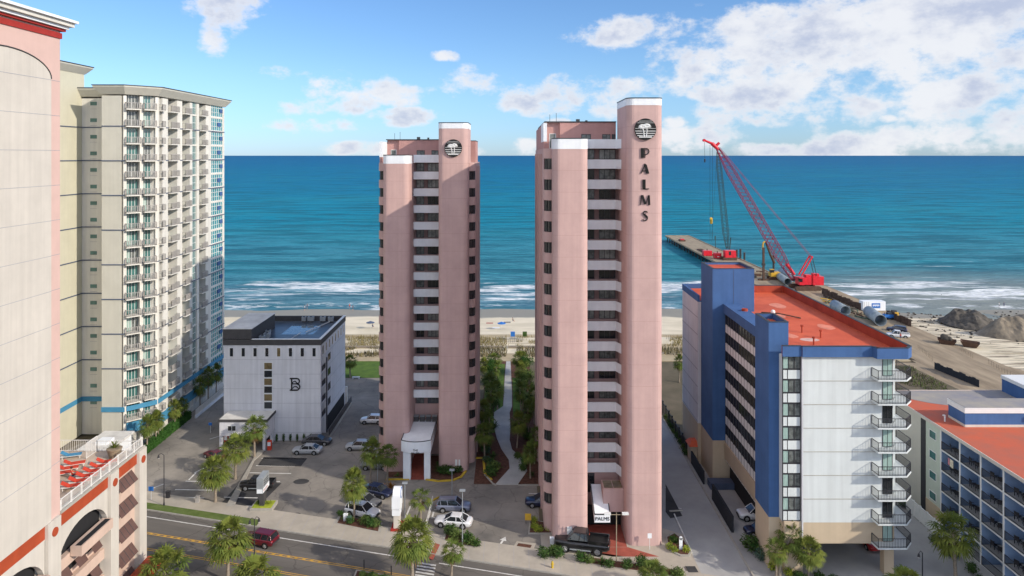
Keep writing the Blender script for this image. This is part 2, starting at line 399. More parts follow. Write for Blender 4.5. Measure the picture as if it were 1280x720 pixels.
sc.view_settings.view_transform = 'Standard'; sc.view_settings.look = 'None'; sc.view_settings.gamma = 1; sc.view_settings.exposure = .6
sc.cycles.max_bounces = 5; sc.cycles.diffuse_bounces = 3; sc.cycles.glossy_bounces = 2; sc.cycles.transparent_max_bounces = 4
sc.cycles.use_denoising = True

# ================================================================== ground, water, roads
def sheet_obj(name, poly, z, m, kind='structure'):
    o = MB().sheet(poly, z, m).build(name); o['kind'] = kind; return o
def slabobj(name, poly, z0, z1, m):
    return struct(MB().prism(poly, z0, z1, m).build(name))
sheet_obj('ground', [(-6000, -6000), (6000, -6000), (6000, 171), (-6000, 171)], -.02, 'soil')
# beach: a sheet that slopes from the dunes down under the water, with soft undulation
mb = MB(); xs = [-3000, -1500, -700, -400, -260] + [-200 + 5 * i for i in range(81)] + [230, 270, 330, 400, 700, 1500, 3000]; ys = [168 + 3 * i for i in range(34)] + [290]
def beach_z(x, y):
    t = max(0, y - 182)
    z = .15 - t * .066 if y > 182 else .15
    if x > 112 and y > 175: z -= .0                          # construction side
    z += .22 * noise.noise(Vector((x * .05, y * .09, 3))) * (1 if abs(x) < 250 else 0)
    if x > 118 and 205 < y < 255:                            # tidal gully draining across the sand
        c = 232 - (x - 125) * .55; z -= 1.0 * math.exp(-((y - c) / 6) ** 2)
    return z
for y in ys:
    for x in xs: mb.v.append((x, y, beach_z(x, y)))
nx = len(xs)
mi = mb.m(mat('dry_sand', (.56, .49, .36), .95, .12, .25, bump=.3, bscale=1))
for j in range(len(ys) - 1):
    for i in range(nx - 1): a = j * nx + i; mb.f.append((a, a + 1, a + nx + 1, a + nx)); mb.mi.append(mi); mb.sm.append(True)
beach = struct(mb.build('beach'))
# wet sand near the water
m, nt_, b = newmat('beach_sand'); n, l = nt_.nodes, nt_.links
def mr(x, a, b2, c=0, d=1, sm=True):
    k = n.new('ShaderNodeMapRange'); k.inputs['From Min'].default_value = a; k.inputs['From Max'].default_value = b2; k.inputs['To Min'].default_value = c; k.inputs['To Max'].default_value = d
    if sm: k.interpolation_type = 'SMOOTHSTEP'
    l.new(x, k.inputs['Value']); return k.outputs['Result']
def nz(co_, scale, det=6, st=(1, 1, 1), rough=.6, w_=0, ty=None):
    mp = n.new('ShaderNodeMapping'); mp.inputs['Scale'].default_value = st; mp.inputs['Location'].default_value = (w_, w_, 0); l.new(co_, mp.inputs['Vector'])
    t = n.new('ShaderNodeTexNoise'); t.inputs['Scale'].default_value = scale; t.inputs['Detail'].default_value = det; t.inputs['Roughness'].default_value = rough
    l.new(mp.outputs['Vector'], t.inputs['Vector']); return t.outputs['Fac']
def mixc(f, a, b2, bt='MIX'):
    k = n.new('ShaderNodeMix'); k.data_type = 'RGBA'; k.blend_type = bt
    for s_, x in (('Factor', f), ('A', a), ('B', b2)):
        if isinstance(x, (int, float)): k.inputs[s_].default_value = x
        elif isinstance(x, tuple): k.inputs[s_].default_value = (*x, 1)
        else: l.new(x, k.inputs[s_])
    return k.outputs['Result']
tc = n.new('ShaderNodeTexCoord'); O = tc.outputs['Object']; sep = n.new('ShaderNodeSeparateXYZ'); l.new(O, sep.inputs[0])
Z = sep.outputs['Z']; X = sep.outputs['X']; Y = sep.outputs['Y']
zz = mth('ADD', Z, mth('MULTIPLY', mth('SUBTRACT', nz(O, .05, 4), .5), .8))
wet = mr(zz, -2.1, -1.85, 1, 0)
dry = mixc(mr(nz(O, .12, 8, (.6, 1.6, 1)), .35, .65), (.72, .64, .49), (.60, .53, .39))
tr = nz(O, .9, 8, (.12, 1.2, 1)); dry = mixc(mth('MULTIPLY', mr(tr, .50, .60), mr(X, 105, 115)), dry, (.20, .165, .12))    # wheel tracks on the works side
blot = nz(O, .07, 7); dry = mixc(mth('MULTIPLY', mr(blot, .5, .66), mr(X, 112, 140)), dry, (.30, .255, .19))
cwet = mixc(wet, dry, (.27, .255, .21))
l.new(cwet, b.inputs['Base Color']); l.new(mr(wet, 0, 1, .95, .6), b.inputs['Roughness']); b.inputs['Specular IOR Level'].default_value = .2
bp = n.new('ShaderNodeBump'); bp.inputs['Strength'].default_value = .35; bp.inputs['Distance'].default_value = .15; l.new(nz(O, .6, 8), bp.inputs['Height']); l.new(bp.outputs[0], b.inputs['Normal'])
beach.data.materials.clear(); beach.data.materials.append(m)
sheet_obj('sand_flat', [(111.9, 118), (700, 118), (700, 172), (111.9, 172)], .05, m)

# sea
SEA = -3.0
m, nt_, b = newmat('sea_water'); n, l = nt_.nodes, nt_.links
tc = n.new('ShaderNodeTexCoord'); O = tc.outputs['Object']; sep = n.new('ShaderNodeSeparateXYZ'); l.new(O, sep.inputs[0]); X, Y = sep.outputs['X'], sep.outputs['Y']
wob = mth('MULTIPLY', mth('SUBTRACT', nz(O, .018, 5), .5), 40)
Yw = mth('ADD', Y, wob)
shallow = (.165, .235, .25)
c = mixc(mr(Yw, 240, 300), (.17, .31, .38), (.06, .26, .33))
c = mixc(mr(Yw, 300, 560), c, (.006, .24, .35))
c = mixc(mr(Yw, 450, 1300), c, (.001, .165, .31))
c = mixc(mr(Y, 1000, 5000), c, (.001, .12, .30))
c = mixc(mr(Y, 4000, 16000), c, (.001, .095, .27))
# swell bands and patches
band = nz(O, .05, 7, (.35, 1.6, 1)); patch = nz(O, .006, 6, (.5, 1.4, 1))
c = mixc(mth('MULTIPLY', mr(band, .46, .60), .65), c, (.006, .085, .13)); c = mixc(mth('MULTIPLY', mr(nz(O, .45, 4, (.45, 1.4, 1), .7), .46, .58), mr(Y, 800, 240, .05, .40)), c, (.006, .09, .14)); c = mixc(mth('MULTIPLY', mr(nz(O, .16, 5, (.35, 1.7, 1), .7), .44, .60), mr(Y, 1500, 300, .12, .5)), c, (.010, .10, .14)); c = mixc(mth('MULTIPLY', mr(patch, .45, .7), .35), c, (.02, .24, .29))
# sand churned up close in, on the right of the works
c = mixc(mth('MULTIPLY', mr(Yw, 330, 240), mr(X, 60, 160)), c, (.22, .25, .24))
def foamband(y0, y1, th, sc_=.06, st=(.35, 1.5, 1), w_=0):
    inb = mth('MULTIPLY', mr(Yw, y0 - 3, y0 + 3), mr(Yw, y1 + 5, y1 - 2)); f = nz(O, sc_, 9, st, .68, w_)
    return mth('MULTIPLY', inb, mr(f, th, th + .07))
fo = foamband(252, 280, .47, .07, (.3, 1.5, 1), 11)
fo = mth('MAXIMUM', fo, foamband(240, 254, .56, .10, (.25, 1.8, 1), 5))
fo = mth('MAXIMUM', fo, mth('MULTIPLY', foamband(286, 335, .63, .05, (.3, 2.4, 1), 23), .8))
fo = mth('MAXIMUM', fo, mth('MULTIPLY', foamband(345, 560, .685, .06, (.3, 2.2, 1), 3), .5))
fo = mth('MAXIMUM', fo, mth('MULTIPLY', foamband(231, 238, .50, .2, (.5, 1, 1), 31), .9))
lace = mr(nz(O, .45, 6, (.6, 1.2, 1)), .36, .6)
fo = mth('MULTIPLY', fo, mth('ADD', mth('MULTIPLY', lace, .55), .45))
c = mixc(fo, c, (.72, .75, .76))
l.new(c, b.inputs['Base Color']); b.inputs['Roughness'].default_value = .45; b.inputs['Specular IOR Level'].default_value = .025; b.inputs['IOR'].default_value = 1.33
# waves: bump at three sizes, the largest as swell running along the shore
h1 = nz(O, .05, 3, (.3, 1.5, 1)); h2 = nz(O, .22, 4, (.45, 1.3, 1)); h3 = nz(O, .9, 4, (.7, 1.2, 1))
hh = mth('ADD', mth('MULTIPLY', h1, 3.0), mth('ADD', mth('MULTIPLY', h2, 1.5), mth('MULTIPLY', h3, .35)))
bp = n.new('ShaderNodeBump'); bp.inputs['Strength'].default_value = .8; bp.inputs['Distance'].default_value = 1.1; l.new(hh, bp.inputs['Height']); l.new(bp.outputs[0], b.inputs['Normal'])
mb = MB()
mi = mb.m(m)
# real breaker ridges near the shore, flat further out
xs = [-45000, -9000, -2500, -900, -420] + [-300 + 3.0 * i for i in range(201)] + [420, 900, 2500, 9000, 45000]
ys = [212 + 1.1 * i for i in range(130)] + [356, 360, 366, 374, 384, 400, 430, 500, 700, 1200, 3000, 9000, 45000, 80000]
def sea_z(x, y):
    if y > 400 or abs(x) > 320: return SEA
    s = 0
    for y0, a, sd in ((262, .55, 1), (276, .8, 2), (246, .3, 3), (300, .6, 4), (330, .5, 5)):
        yy = y0 + 9 * noise.noise(Vector((x * .018, sd * 7.1, 0))); amp = a * max(0, .35 + 1.3 * noise.noise(Vector((x * .03, sd * 3.3, 5))))
        s += amp * math.exp(-((y - yy) / (1.6 if y < yy else 4.0)) ** 2)
    s += .10 * noise.noise(Vector((x * .12, y * .35, 0))) * min(1, max(0, (400 - y) / 40))
    return SEA + s
for y in ys:
    for x in xs: mb.v.append((x, y, sea_z(x, y)))
nx = len(xs)
for j in range(len(ys) - 1):
    for i in range(nx - 1): a = j * nx + i; mb.f.append((a, a + 1, a + nx + 1, a + nx)); mb.mi.append(mi); mb.sm.append(True)
sea = struct(mb.build('sea'))

# street frame: u along the street, n towards the sea
ang = R(-14.8); UX = (math.cos(ang), math.sin(ang)); NX = (-math.sin(ang), math.cos(ang))
def st(u, nn): return (u, (nn - NX[0] * u) / NX[1])          # u is the plain x coordinate
def strip(u0, u1, n0, n1): return [st(u0, n0), st(u1, n0), st(u1, n1), st(u0, n1)]
sheet_obj('road', strip(-600, 500, 63.0, 78.3), .0, 'road')
# lots and drives
def P_(*pts): return [g(*p) for p in pts]
sheet_obj('parking_lot_asphalt', [st(-75, 82.3), st(3.6, 82.3), (3.6, 101.5), (-5.5, 101.5), (-5.5, 128), (-21.5, 128), (-21.5, 150), (-62, 150)], .0, 'asphalt')
sheet_obj('forecourt_paving', [(3.6, 82.5), (21.7, 77.9), (21.7, 90), (3.6, 90)], .004, 'pave')
# drive between pink tower and blue hotel
sheet_obj('driveway', [(21.7, 77), (27.5, 75.5), (27.5, 150), (18.7, 150), (18.7, 90), (21.7, 88)], .006, 'drive')
sheet_obj('hotel_lot_asphalt', [(27.5, 75.5), (60, 66), (60, 120), (27.5, 120)], .004, 'drive')
sheet_obj('side_drive', [(44, 70), (55, 67), (55, 125), (44, 125)], .012, 'drive')
# sidewalks
slabobj('sidewalk', strip(-600, -75, 78.45, 82.0), -.1, .13, 'pave')
slabobj('sidewalk', strip(-74.999, -33, 79.9, 82.6), -.1, .12, 'pave')
slabobj('sidewalk', strip(-32.999, 500, 78.45, 82.6), -.1, .122, 'pave')
slabobj('kerb', strip(-600, 500, 78.3, 78.45), -.1, .15, 'kerb')
slabobj('kerb', strip(-600, 500, 62.85, 63.0), -.1, .15, 'kerb')
slabobj('sidewalk', strip(-600, 500, 60, 62.85), -.1, .13, 'pave')
slabobj('grass_verge', strip(-74.99, -33.1, 78.46, 79.89), -.1, .15, 'verge')
# sidewalk joints are thin real grooves of darker mortar every 1.8 m
mb = MB()
for i in range(62):
    u = -70 + i * 1.8
    if -32 < u < 40: mb.prism(strip(u, u + .03, 78.5, 82.5), .118, .126, 'line')
struct(mb.build('sidewalk_joint'))
# painted lines
mb = MB()
mb.sheet(strip(-300, -11.5, 76.90, 77.05), .006, 'roadwhite'); mb.sheet(strip(-8.6, 300, 76.90, 77.05), .006, 'roadwhite')
struct(mb.build('edge_line'))
mb = MB()
for nn in (73.75, 73.45, 70.75, 70.45):
    if nn > 73: mb.sheet(strip(-300, -11.5, nn, nn + .1), .006, 'roadyellow'); mb.sheet(strip(-8.3, 300, nn, nn + .1), .006, 'roadyellow')
    else: mb.sheet(strip(-300, -19, nn, nn + .1), .006, 'roadyellow')
for i in range(60):
    u = -80 + i * 1.0
    if u < -22: mb.sheet([st(u, 73.55), st(u + .35, 73.55), st(u + .55, 73.75), st(u + .2, 73.75)], .007, 'roadyellow')
struct(mb.build('median_line'))
mb = MB()
for i in range(16):
    nn = 67.6 + i * .58
    mb.sheet(strip(-11.1, -8.9, nn, nn + .30), .008, 'roadwhite')
struct(mb.build('crosswalk_marking'))
# planted median
for a_, b_ in ((-18, -12.4), (-7.6, 70)):
    slabobj('median_kerb', strip(a_, b_, 71.0, 73.1), -.1, .15, 'kerb'); slabobj('median_bed', strip(a_ + .2, b_ - .2, 71.2, 72.9), .0, .19, 'mulch')
# parking bay lines
mb = MB()
def pline(a, b_, w_=.11, z=.012):
    (x0, y0), (x1, y1) = g(*a), g(*b_); L = math.hypot(x1 - x0, y1 - y0); ux, uy = (x1 - x0) / L, (y1 - y0) / L
    mb.sheet([(x0 - uy * w_, y0 + ux * w_), (x0 + uy * w_, y0 - ux * w_), (x1 + uy * w_, y1 - ux * w_), (x1 - uy * w_, y1 + ux * w_)], z, 'roadwhite')
for a, b_ in [((366, 564.5), (388, 565.5)), ((327, 573), (382, 573.6)), ((320, 582), (369, 582.7)), ((312, 591), (364, 592)), ((300, 601.5), (350, 602)), ((280, 621.5), (322, 622.5)), ((277, 632), (316, 633)),
              ((232, 601.5), (262, 602)), ((219, 612), (265, 612.8)), ((206, 621), (255, 622.5)), ((262, 549), (275, 545)), ((243, 591), (260, 583)), ((236, 600), (245, 591)),
              ((553, 638), (543, 637)), ((539, 647), (549, 647.5)), ((459, 551), (471, 550)), ((470, 560), (461, 569)), ((205, 605), (186, 612))]: pline(a, b_)
pline((505, 651), (513, 633)); pline((540, 648), (542, 640)); pline((661, 617), (676, 617))
pline((640, 547), (640, 547.6), .05)
for (a, b_) in [((832, 609), (846, 634)), ((843, 634), (852, 636)), ((834, 621), (838, 622))]: pline(a, b_, .09)
struct(mb.build('bay_line'))
# dark sealed patches, pit covers
mb = MB(); z = .009
for poly in ([(300, 603), (352, 604), (322, 634), (272, 634)], [(330, 571), (384, 573), (376, 583), (322, 582)], [(832, 605), (853, 645), (838, 648), (832, 640)]):
    mb.sheet(P_(*poly), z, 'newasphalt'); z += .003
struct(mb.build('sealed_patch'))
def disc(cx, cy, rx, ry, z, m, n_=20, mb=None): return (mb or MB()).sheet([(cx + rx * math.cos(2 * math.pi * i / n_), cy + ry * math.sin(2 * math.pi * i / n_)) for i in range(n_)], z, m)
cx, cy = g(376.5, 602); tag(disc(cx, cy, 1.15, .85, .02, 'newasphalt').build('pit_cover', org=(cx, cy, 0)), 'large dark round pit cover in the pale patch of the left lot', 'pit cover')
cx, cy = g(371, 643); tag(disc(cx, cy, .5, .4, .02, 'newasphalt').build('manhole_cover', org=(cx, cy, 0)), 'small dark manhole cover near the sidewalk edge of the left lot', 'manhole')
# turn arrow and pit by the exit
mb = MB(); ax, ay = g(735, 680) if False else g(632, 681)
d = Vector((.35, .94)); sd = Vector((d.y, -d.x)); c0 = Vector(g(625, 681))
def q(a, b_): p = c0 + d * a + sd * b_; return (p.x, p.y)
mb.sheet([q(-1.0, -.12), q(-1.0, .12), q(1.0, .12), q(1.0, -.12)], .014, 'roadwhite'); mb.sheet([q(1.0, -.45), q(1.0, .45), q(1.9, 0)], .0142, 'roadwhite'); mb.sheet([q(-1.0, .45), q(-1.0, -.45), q(-1.9, 0)], .0142, 'roadwhite')
struct(mb.build('arrow_marking'))
mb = MB(); mb.sheet(P_((637, 691), (646, 676.5), (670, 679.5), (664, 693)), .02, 'pave'); mb.sheet(P_((642, 688.5), (648, 679), (665, 681.5), (660, 690.5)), .026, 'mulch')
tag(mb.build('drain_pit'), 'square concrete drain pit sunk in the asphalt by the exit arrow', 'drain')
x0, y0 = g(865, 713); tag(MB().sheet([(x0 - .55, y0 - .6), (x0 + .6, y0 - .6), (x0 + .5, y0 + .6), (x0 - .65, y0 + .6)], .14, 'newasphalt').build('drain_grate', org=(x0, y0, 0)), 'dark rectangular drain grate in the sidewalk by the driveway', 'drain')
slabobj('brick_crossing', [g(536, 699), g(544, 680), g(550, 682), g(541, 701)], .1, .128, 'brickpave')
# kerbs of the driveway
mb = MB()
mb.box(27.4, 27.6, 78, 128, -.05, .16, 'kerb'); mb.box(21.6, 21.75, 84, 93, -.05, .12, 'roadwhite')
struct(mb.build('driveway_kerb'))
# island between the two left lots, with planters
isl = [g(*p) for p in ((282, 634), (322, 565), (331, 563), (328, 567), (318, 576), (293, 633))]
slabobj('lot_island', isl, -.05, .15, 'kerb')

# garden between the towers
GP = [(619, 606, 647, 606), (637, 586, 659, 589), (636, 575, 655, 576), (627, 562, 640, 562), (621, 548, 637, 550), (618, 536, 638, 536), (617, 516, 637, 516), (629, 508, 640, 508), (630, 492, 640, 492), (631, 470, 639, 470), (633, 450, 638, 450), (634, 430, 638, 430)]
sheet_obj('garden_bed', [(-5.6, 101.6), (4.0, 101.6), (4.0, 168), (-5.8, 168)], .03, 'mulch')
lp = [g(a, b_) for a, b_, c_, d_ in GP]; rp = [g(c_, d_) for a, b_, c_, d_ in GP]
mb = MB()
for i in range(len(lp) - 1): mb.prism([lp[i], rp[i], rp[i + 1], lp[i + 1]], .0, .07, 'path')
struct(mb.build('garden_path'))
for nm, poly in (('lawn', [(-5.4, 118), (-2.6, 121), (-1.8, 130), (-1.6, 160), (-5.6, 160)]), ('lawn', [(.2, 128), (1.6, 127), (2.4, 150), (.1, 150)]),
                 ('lawn', [(-60, 150), (-21, 150), (-21, 162), (-60, 162)]), ('lawn', [(18.8, 128), (27.3, 128), (28, 170), (18.8, 170)])):
    sheet_obj(nm, poly, .05, 'grass')
# lawn patch at far left of tower
# tower bases: red entry paving with yellow kerb
def kerbline(name, pts, m, w_=.16, z1=.16):
    mb = MB()
    for (x0, y0), (x1, y1) in zip(pts[:-1], pts[1:]):
        L = math.hypot(x1 - x0, y1 - y0); ux, uy = (x1 - x0) / L, (y1 - y0) / L; fr = ((x0, y0), (ux, uy), (uy, -ux)); mb.lb(fr, -w_ / 2 + .001, L + w_ / 2, -w_, w_, 0, z1, m)
    return struct(mb.build(name))
sheet_obj('entry_paving', P_((486, 597), (512, 597.5), (536, 598), (556, 601), (575, 599), (582, 592), (583, 583), (583, 570), (480, 570)), .05, 'mulch')
sheet_obj('entry_paving', P_((511.5, 600), (534, 600), (534, 560), (511, 560)), .06, 'brickpave')
kerbline('yellow_kerb', P_((483, 600), (511, 599.5)), 'yellow'); kerbline('yellow_kerb', P_((533, 600), (548, 602), (566, 601), (576, 597), (582, 590), (584, 573), (604, 573), (606, 592), (614, 600)), 'yellow')
sheet_obj('entry_paving', [(9.4, 85.2), (14.2, 85.2), (17.6, 83.2), (12.0, 83.2), (7.6, 84.6)], .02, 'brickpave')
sheet_obj('entry_paving', [(9.4, 91.4), (14.1, 91.4), (14.1, 85.25), (9.4, 85.25)], .021, 'brickpave')
kerbline('garden_kerb', P_((606, 594), (616, 605), (620, 607)), 'kerb', .1); kerbline('garden_kerb', P_((648, 607), (676, 607)), 'kerb', .1)
# dune strip between gardens and beach
struct(MB().prism([(-400, 162), (93, 162), (93, 186), (-400, 186)], -.05, .12, mat('dune_sand', (.48, .40, .27), .95, .25, .2, c2=(.33, .27, .17), bump=.4)).build('dune'))
# works road on made ground beside the hotel, running out to the pier
mb = MB(); mb.prism([(56, 118), (112, 118), (112, 200), (114, 205), (94, 205), (94, 160), (56, 160)], -.6, .26, 'dirt'); mb.prism([(90, 204.9), (115, 204.9), (115, 262), (90, 262)], -6, .25, 'dirt')
struct(mb.build('works_road'))
struct(MB().prism([(60, 124), (92, 124), (90, 158), (62, 158)], .2, .3, 'soil').build('dune_scrub_ground'))
# ================================================================== pink twin towers
def pink_tower(name, label, Xl, Xa, Xb, Xc, Xd, Xe, Yc, Yp, Yb, Ztop, Zcol, Zpent, n, letters, side):
    h = 2.66; Ys = Yc + 3; Yw = Yp + 1.5; rr = 1.0
    root = thing(name, label, 'tower', ((Xl + Xe) / 2, Yc, 0), 'pink twin towers')
    zr = Ztop - 1.25
    # main wall mass with notched front corners for the corner windows
    poly = [(Xl + rr, Ys), (Xa + .3, Ys), (Xb - .03, Ys), (Xb - .03, Yw), (Xc + .03, Yw), (Xc + .03, Ys), (Xe - rr, Ys), (Xe - rr, Ys + rr), (Xe, Ys + rr), (Xe, Yb), (Xl, Yb), (Xl, Ys + rr), (Xl + rr, Ys + rr)]
    mb = MB(); mb.prism(poly, 0, zr, 'pink', cap='lightroof')
    nz_ = int((zr) / h)
    # rounded corner spandrels between the corner windows
    def corner(sgn, rad, x, n_=8):
        cx, cy = (x + rr, Ys + rr) if sgn < 0 else (x - rr, Ys + rr)
        a0, a1 = (180, 270) if sgn < 0 else (270, 360)
        p = [(cx + rad * math.cos(R(a0 + (a1 - a0) * i / n_)), cy + rad * math.sin(R(a0 + (a1 - a0) * i / n_))) for i in range(n_ + 1)]
        return p + [(cx, cy)] if sgn > 0 else p + [(cx, cy)]
    zs = [zr + .01 - k * h for k in range(n + 3) if zr - k * h > 2.2]
    for sgn, x in ((-1, Xl), (1, Xe)):
        for z in zs:
            mb.prism(corner(sgn, rr + .12, x), z - 1.28, z, 'pink', smooth=False)
        mb.prism(corner(sgn, rr, x), 0, zs[-1] - 1.28, 'pink')
    mb.build('wall', root)
    for sgn, x in ((-1, Xl), (1, Xe)):
        if (sgn, 'hid') == side: pass
        for i, z in enumerate(zs):
            if z - 1.28 - 1.38 < 0: continue
            wmb = MB(); wmb.prism(corner(sgn, rr - .1, x), z - 2.66, z - 1.28, 'glass')
            pn = corner(sgn, rr - .04, x)
            wf = MB()
            for k in (1, 4, 7):
                px, py = pn[k]; wf.box(px - .03, px + .03, py - .03, py + .03, z - 2.655, z - 1.285, 'frame')
            wo = wf.build('window', root); wmb.build('pane', wo)
    # columns
    for nm, x0, x1, zt, zw in (('column', Xa, Xb, Ztop + .03, 1.37), ('column', Xc, Xd, Zcol, .95)):
        yb = Ys + .4 if nm and x0 == Xa else Yw + .6
        cp = rrect(x0, x1, Yc, yb, .85)
        cm = MB().prism(cp, 0, zt - zw, 'pink', smooth=False); cm.prism(rrect(x0 - .02, x1 + .02, Yc - .02, yb + .02, .87), zt - zw + .002, zt - .12, 'white')
        cm.prism(rrect(x0 - .05, x1 + .05, Yc - .05, yb + .05, .9), zt - .118, zt, 'coping')
        for k in range(1, 19):
            if k * h < zt - zw: cm.prism(rrect(x0 - .006, x1 + .006, Yc - .006, yb + .006, .856), zt - zw - k * h, zt - zw - k * h + .035, 'pinkjoint')
        cm.build(nm, root)
    # penthouse storey with terrace doors
    py0 = Yp + 3.0
    pm = MB(); pm.box(Xl + .4, Xc - .02, py0 + .5, Yb - 3, zr, Zpent - .15, 'pinkpent'); pm.box(Xl + 2.4, Xc - .05, py0, py0 + .498, zr, Zpent - .15, 'pinkpent')
    pm.box(Xl + .3, Xc - .01, py0 - .1, Yb - 2.9, Zpent - .148, Zpent, 'coping'); pm.box(Xd - .6, Xe - .2, Yw + 1.5, Yb - 3, zr, Zpent - .3, 'pinkpent')
    pm.box(Xd - .6, Xe - .15, Yw + 1.45, Yb - 2.95, Zpent - .298, Zpent - .2, 'coping')
    pm.build('penthouse', root)
    fr = ((0, py0), (1, 0), (0, -1))
    for (a, b_) in ((Xl + 5.3, Xl + 6.6), (Xc - 1.9, Xc - .8), (Xc - .6, Xc - .15)):
        window(root, fr, a, b_, zr + .05, zr + 2.0, 'curtain', 'frame', nu=2, name='terrace_door')
    window(root, ((0, py0 + .5), (1, 0), (0, -1)), Xl + 1.0, Xl + 1.9, zr + .05, zr + 2.1, 'curtain', 'whiteframe', nu=1, name='terrace_door')
    rv = MB(); rv.box(Xl + 4.9, Xl + 5.4, py0 + 3, py0 + 3.6, Zpent, Zpent + .45, 'coping'); rv.box(Xl + 6.4, Xl + 6.7, py0 + 5, py0 + 5.4, Zpent, Zpent + .4, 'coping')
    rv.tube((Xl + 1.2, py0 + 3, Zpent), (Xl + 1.2, py0 + 3, Zpent + 1.1), .03, m='coping'); rv.tube((Xl + 2.1, py0 + 3, Zpent), (Xl + 2.1, py0 + 3, Zpent + 1.3), .03, m='coping')
    rv.build('roof_vent', root)
    # end balcony of the roof terrace
    cm = MB(); cm.box(Xl - .02, Xl + .35, Ys + rr, Yb - 4, zr, Zpent - .5, 'pinkpent'); cm.box(Xl - .06, Xl + .39, Ys + rr - .05, Ys + rr + 7, zr + .9, Zpent - .45, 'white'); cm.build('terrace_wall', root)
    # balcony stack in the recess
    for k in range(n):
        z1 = Ztop - k * h; z0 = z1 - 1.22
        b = MB(); bend = 2.4 if letters else .0
        x2 = Xc + .01; pl = [(Xb, Yp), (x2 - .55, Yp), (x2, Yp - bend * .6)] if letters else [(Xb, Yp), (x2, Yp)]
        for (xa, ya), (xb_, yb_) in zip(pl[:-1], pl[1:]):
            b.hexa([(xa, ya), (xb_, yb_), (xb_, yb_ + .16), (xa, ya + .16)], z0, z1, 'white')
        b.box(Xb, x2, Yp + .165, Yw - .01, z0 + .002, z0 + .17, 'white')
        b.build('balcony', root)
        if k < n - 1 or True:
            fr = ((0, Yw - .001), (1, 0), (0, -1)); zz = z0 - 1.42
            L = Xc - Xb
            mm = MB(); mm.lb(fr, Xb + .02, Xc - .02, .003, .035, zz - .02, z0 - .01, 'mauve'); mm.build('wall_panel', root)
            rnd = random.Random(k * 7 + int(Xl)); gl = lambda: ['glass', 'curtain', 'palecurtain', 'glass', 'curtain'][rnd.randrange(5)]
            window(root, fr, Xb + .25, Xb + L * .34, zz, z0 - .1, gl(), 'frame', w=.04, nu=2)
            window(root, fr, Xb + L * .47, Xc - .35, zz, z0 - .1, gl(), 'frame', w=.04, nu=3)
    # emblem disc: palms over striped water
    cxd = (Xc + Xd) / 2 + (.0 if letters else .05); cz = Zcol - 3.92; rad = 1.33; yf = Yc - .25
    e = MB()
    e.add([(cxd + rad * math.cos(2 * math.pi * i / 40), Yc - .0, cz + rad * math.sin(2 * math.pi * i / 40)) for i in range(40)] + [(cxd + rad * math.cos(2 * math.pi * i / 40), yf, cz + rad * math.sin(2 * math.pi * i / 40)) for i in range(40)],
          [(i, (i + 1) % 40, 40 + (i + 1) % 40, 40 + i) for i in range(40)][::1] + [tuple(range(40, 80))], 'black')
    eo = e.build('emblem', root)
    s_ = MB()
    for zz, hw in ((1.0, .5), (.78, .75), (.10, .95), (-.22, 1.25), (-.50, 1.15), (-.76, 1.0)):
        t_ = .075 if zz < 0 else .035; ww = math.sqrt(max(0, (rad - .06) ** 2 - zz * zz)); s_.box(cxd - ww, cxd + ww, yf - .03, yf - .001, cz + zz - t_ / 2, cz + zz + t_ / 2, 'whiteframe')
    s_.build('stripe', eo)
    t_ = MB(); rnd = random.Random(4)
    for bx, bz, tx, tz in ((-.18, -.90, -.38, .30), (.08, -.90, .16, .38)):
        t_.tube((cxd + bx, yf - .05, cz + bz), (cxd + (bx + tx) / 2 + .05, yf - .05, cz + (bz + tz) / 2), .07, .06, 'whiteframe', 6); t_.tube((cxd + (bx + tx) / 2 + .05, yf - .05, cz + (bz + tz) / 2), (cxd + tx, yf - .05, cz + tz), .06, .05, 'whiteframe', 6)
        for a in range(0, 360, 24):
            ca, sa = math.cos(R(a)), math.sin(R(a)); t_.ball((cxd + tx + ca * .26, yf - .05, cz + tz + sa * .14 + .05), .17, 'whiteframe', 6, 4, (1.15, .2, .75))
            p0 = Vector((cxd + tx + ca * .3, yf - .05, cz + tz + sa * .16)); p2 = p0 + Vector((ca * .26, 0, sa * .12 - .10)); t_.tube(p0, p2, .07, .015, 'whiteframe', 5)
    t_.box(cxd - .8, cxd + .8, yf - .05, yf - .031, cz - 1.02, cz - .88, 'whiteframe')
    t_.build('palm_motif', eo)
    if letters:
        # art deco letters: one heavy striped stem, the rest drawn thin
        lx = cxd - .02; tops = [Zcol - 6.22 - 1.93 * i for i in range(5)]; hh = 1.2; y0, y1 = Yc - .14, Yc + .02
        def bar(mb_, ax, az, bx, bz, w_):
            a, b_ = Vector((lx + ax, 0, az)), Vector((lx + bx, 0, bz)); d = (b_ - a).normalized(); s2 = Vector((d.z, 0, -d.x)) * w_ / 2
            v = [a - s2, a + s2, b_ + s2, b_ - s2]
            mb_.add([(p.x, y0, p.z) for p in v] + [(p.x, y1, p.z) for p in v], [(0, 1, 2, 3), (4, 7, 6, 5), (0, 4, 5, 1), (1, 5, 6, 2), (2, 6, 7, 3), (3, 7, 4, 0)], 'black')
        def arc(mb_, cx_, cz_, r_, a0, a1, w_, n_=12, ky=1):
            for i in range(n_):
                p, q_ = R(a0 + (a1 - a0) * i / n_), R(a0 + (a1 - a0) * (i + 1) / n_); bar(mb_, cx_ + r_ * math.cos(p), cz_ + ky * r_ * math.sin(p), cx_ + r_ * math.cos(q_), cz_ + ky * r_ * math.sin(q_), w_)
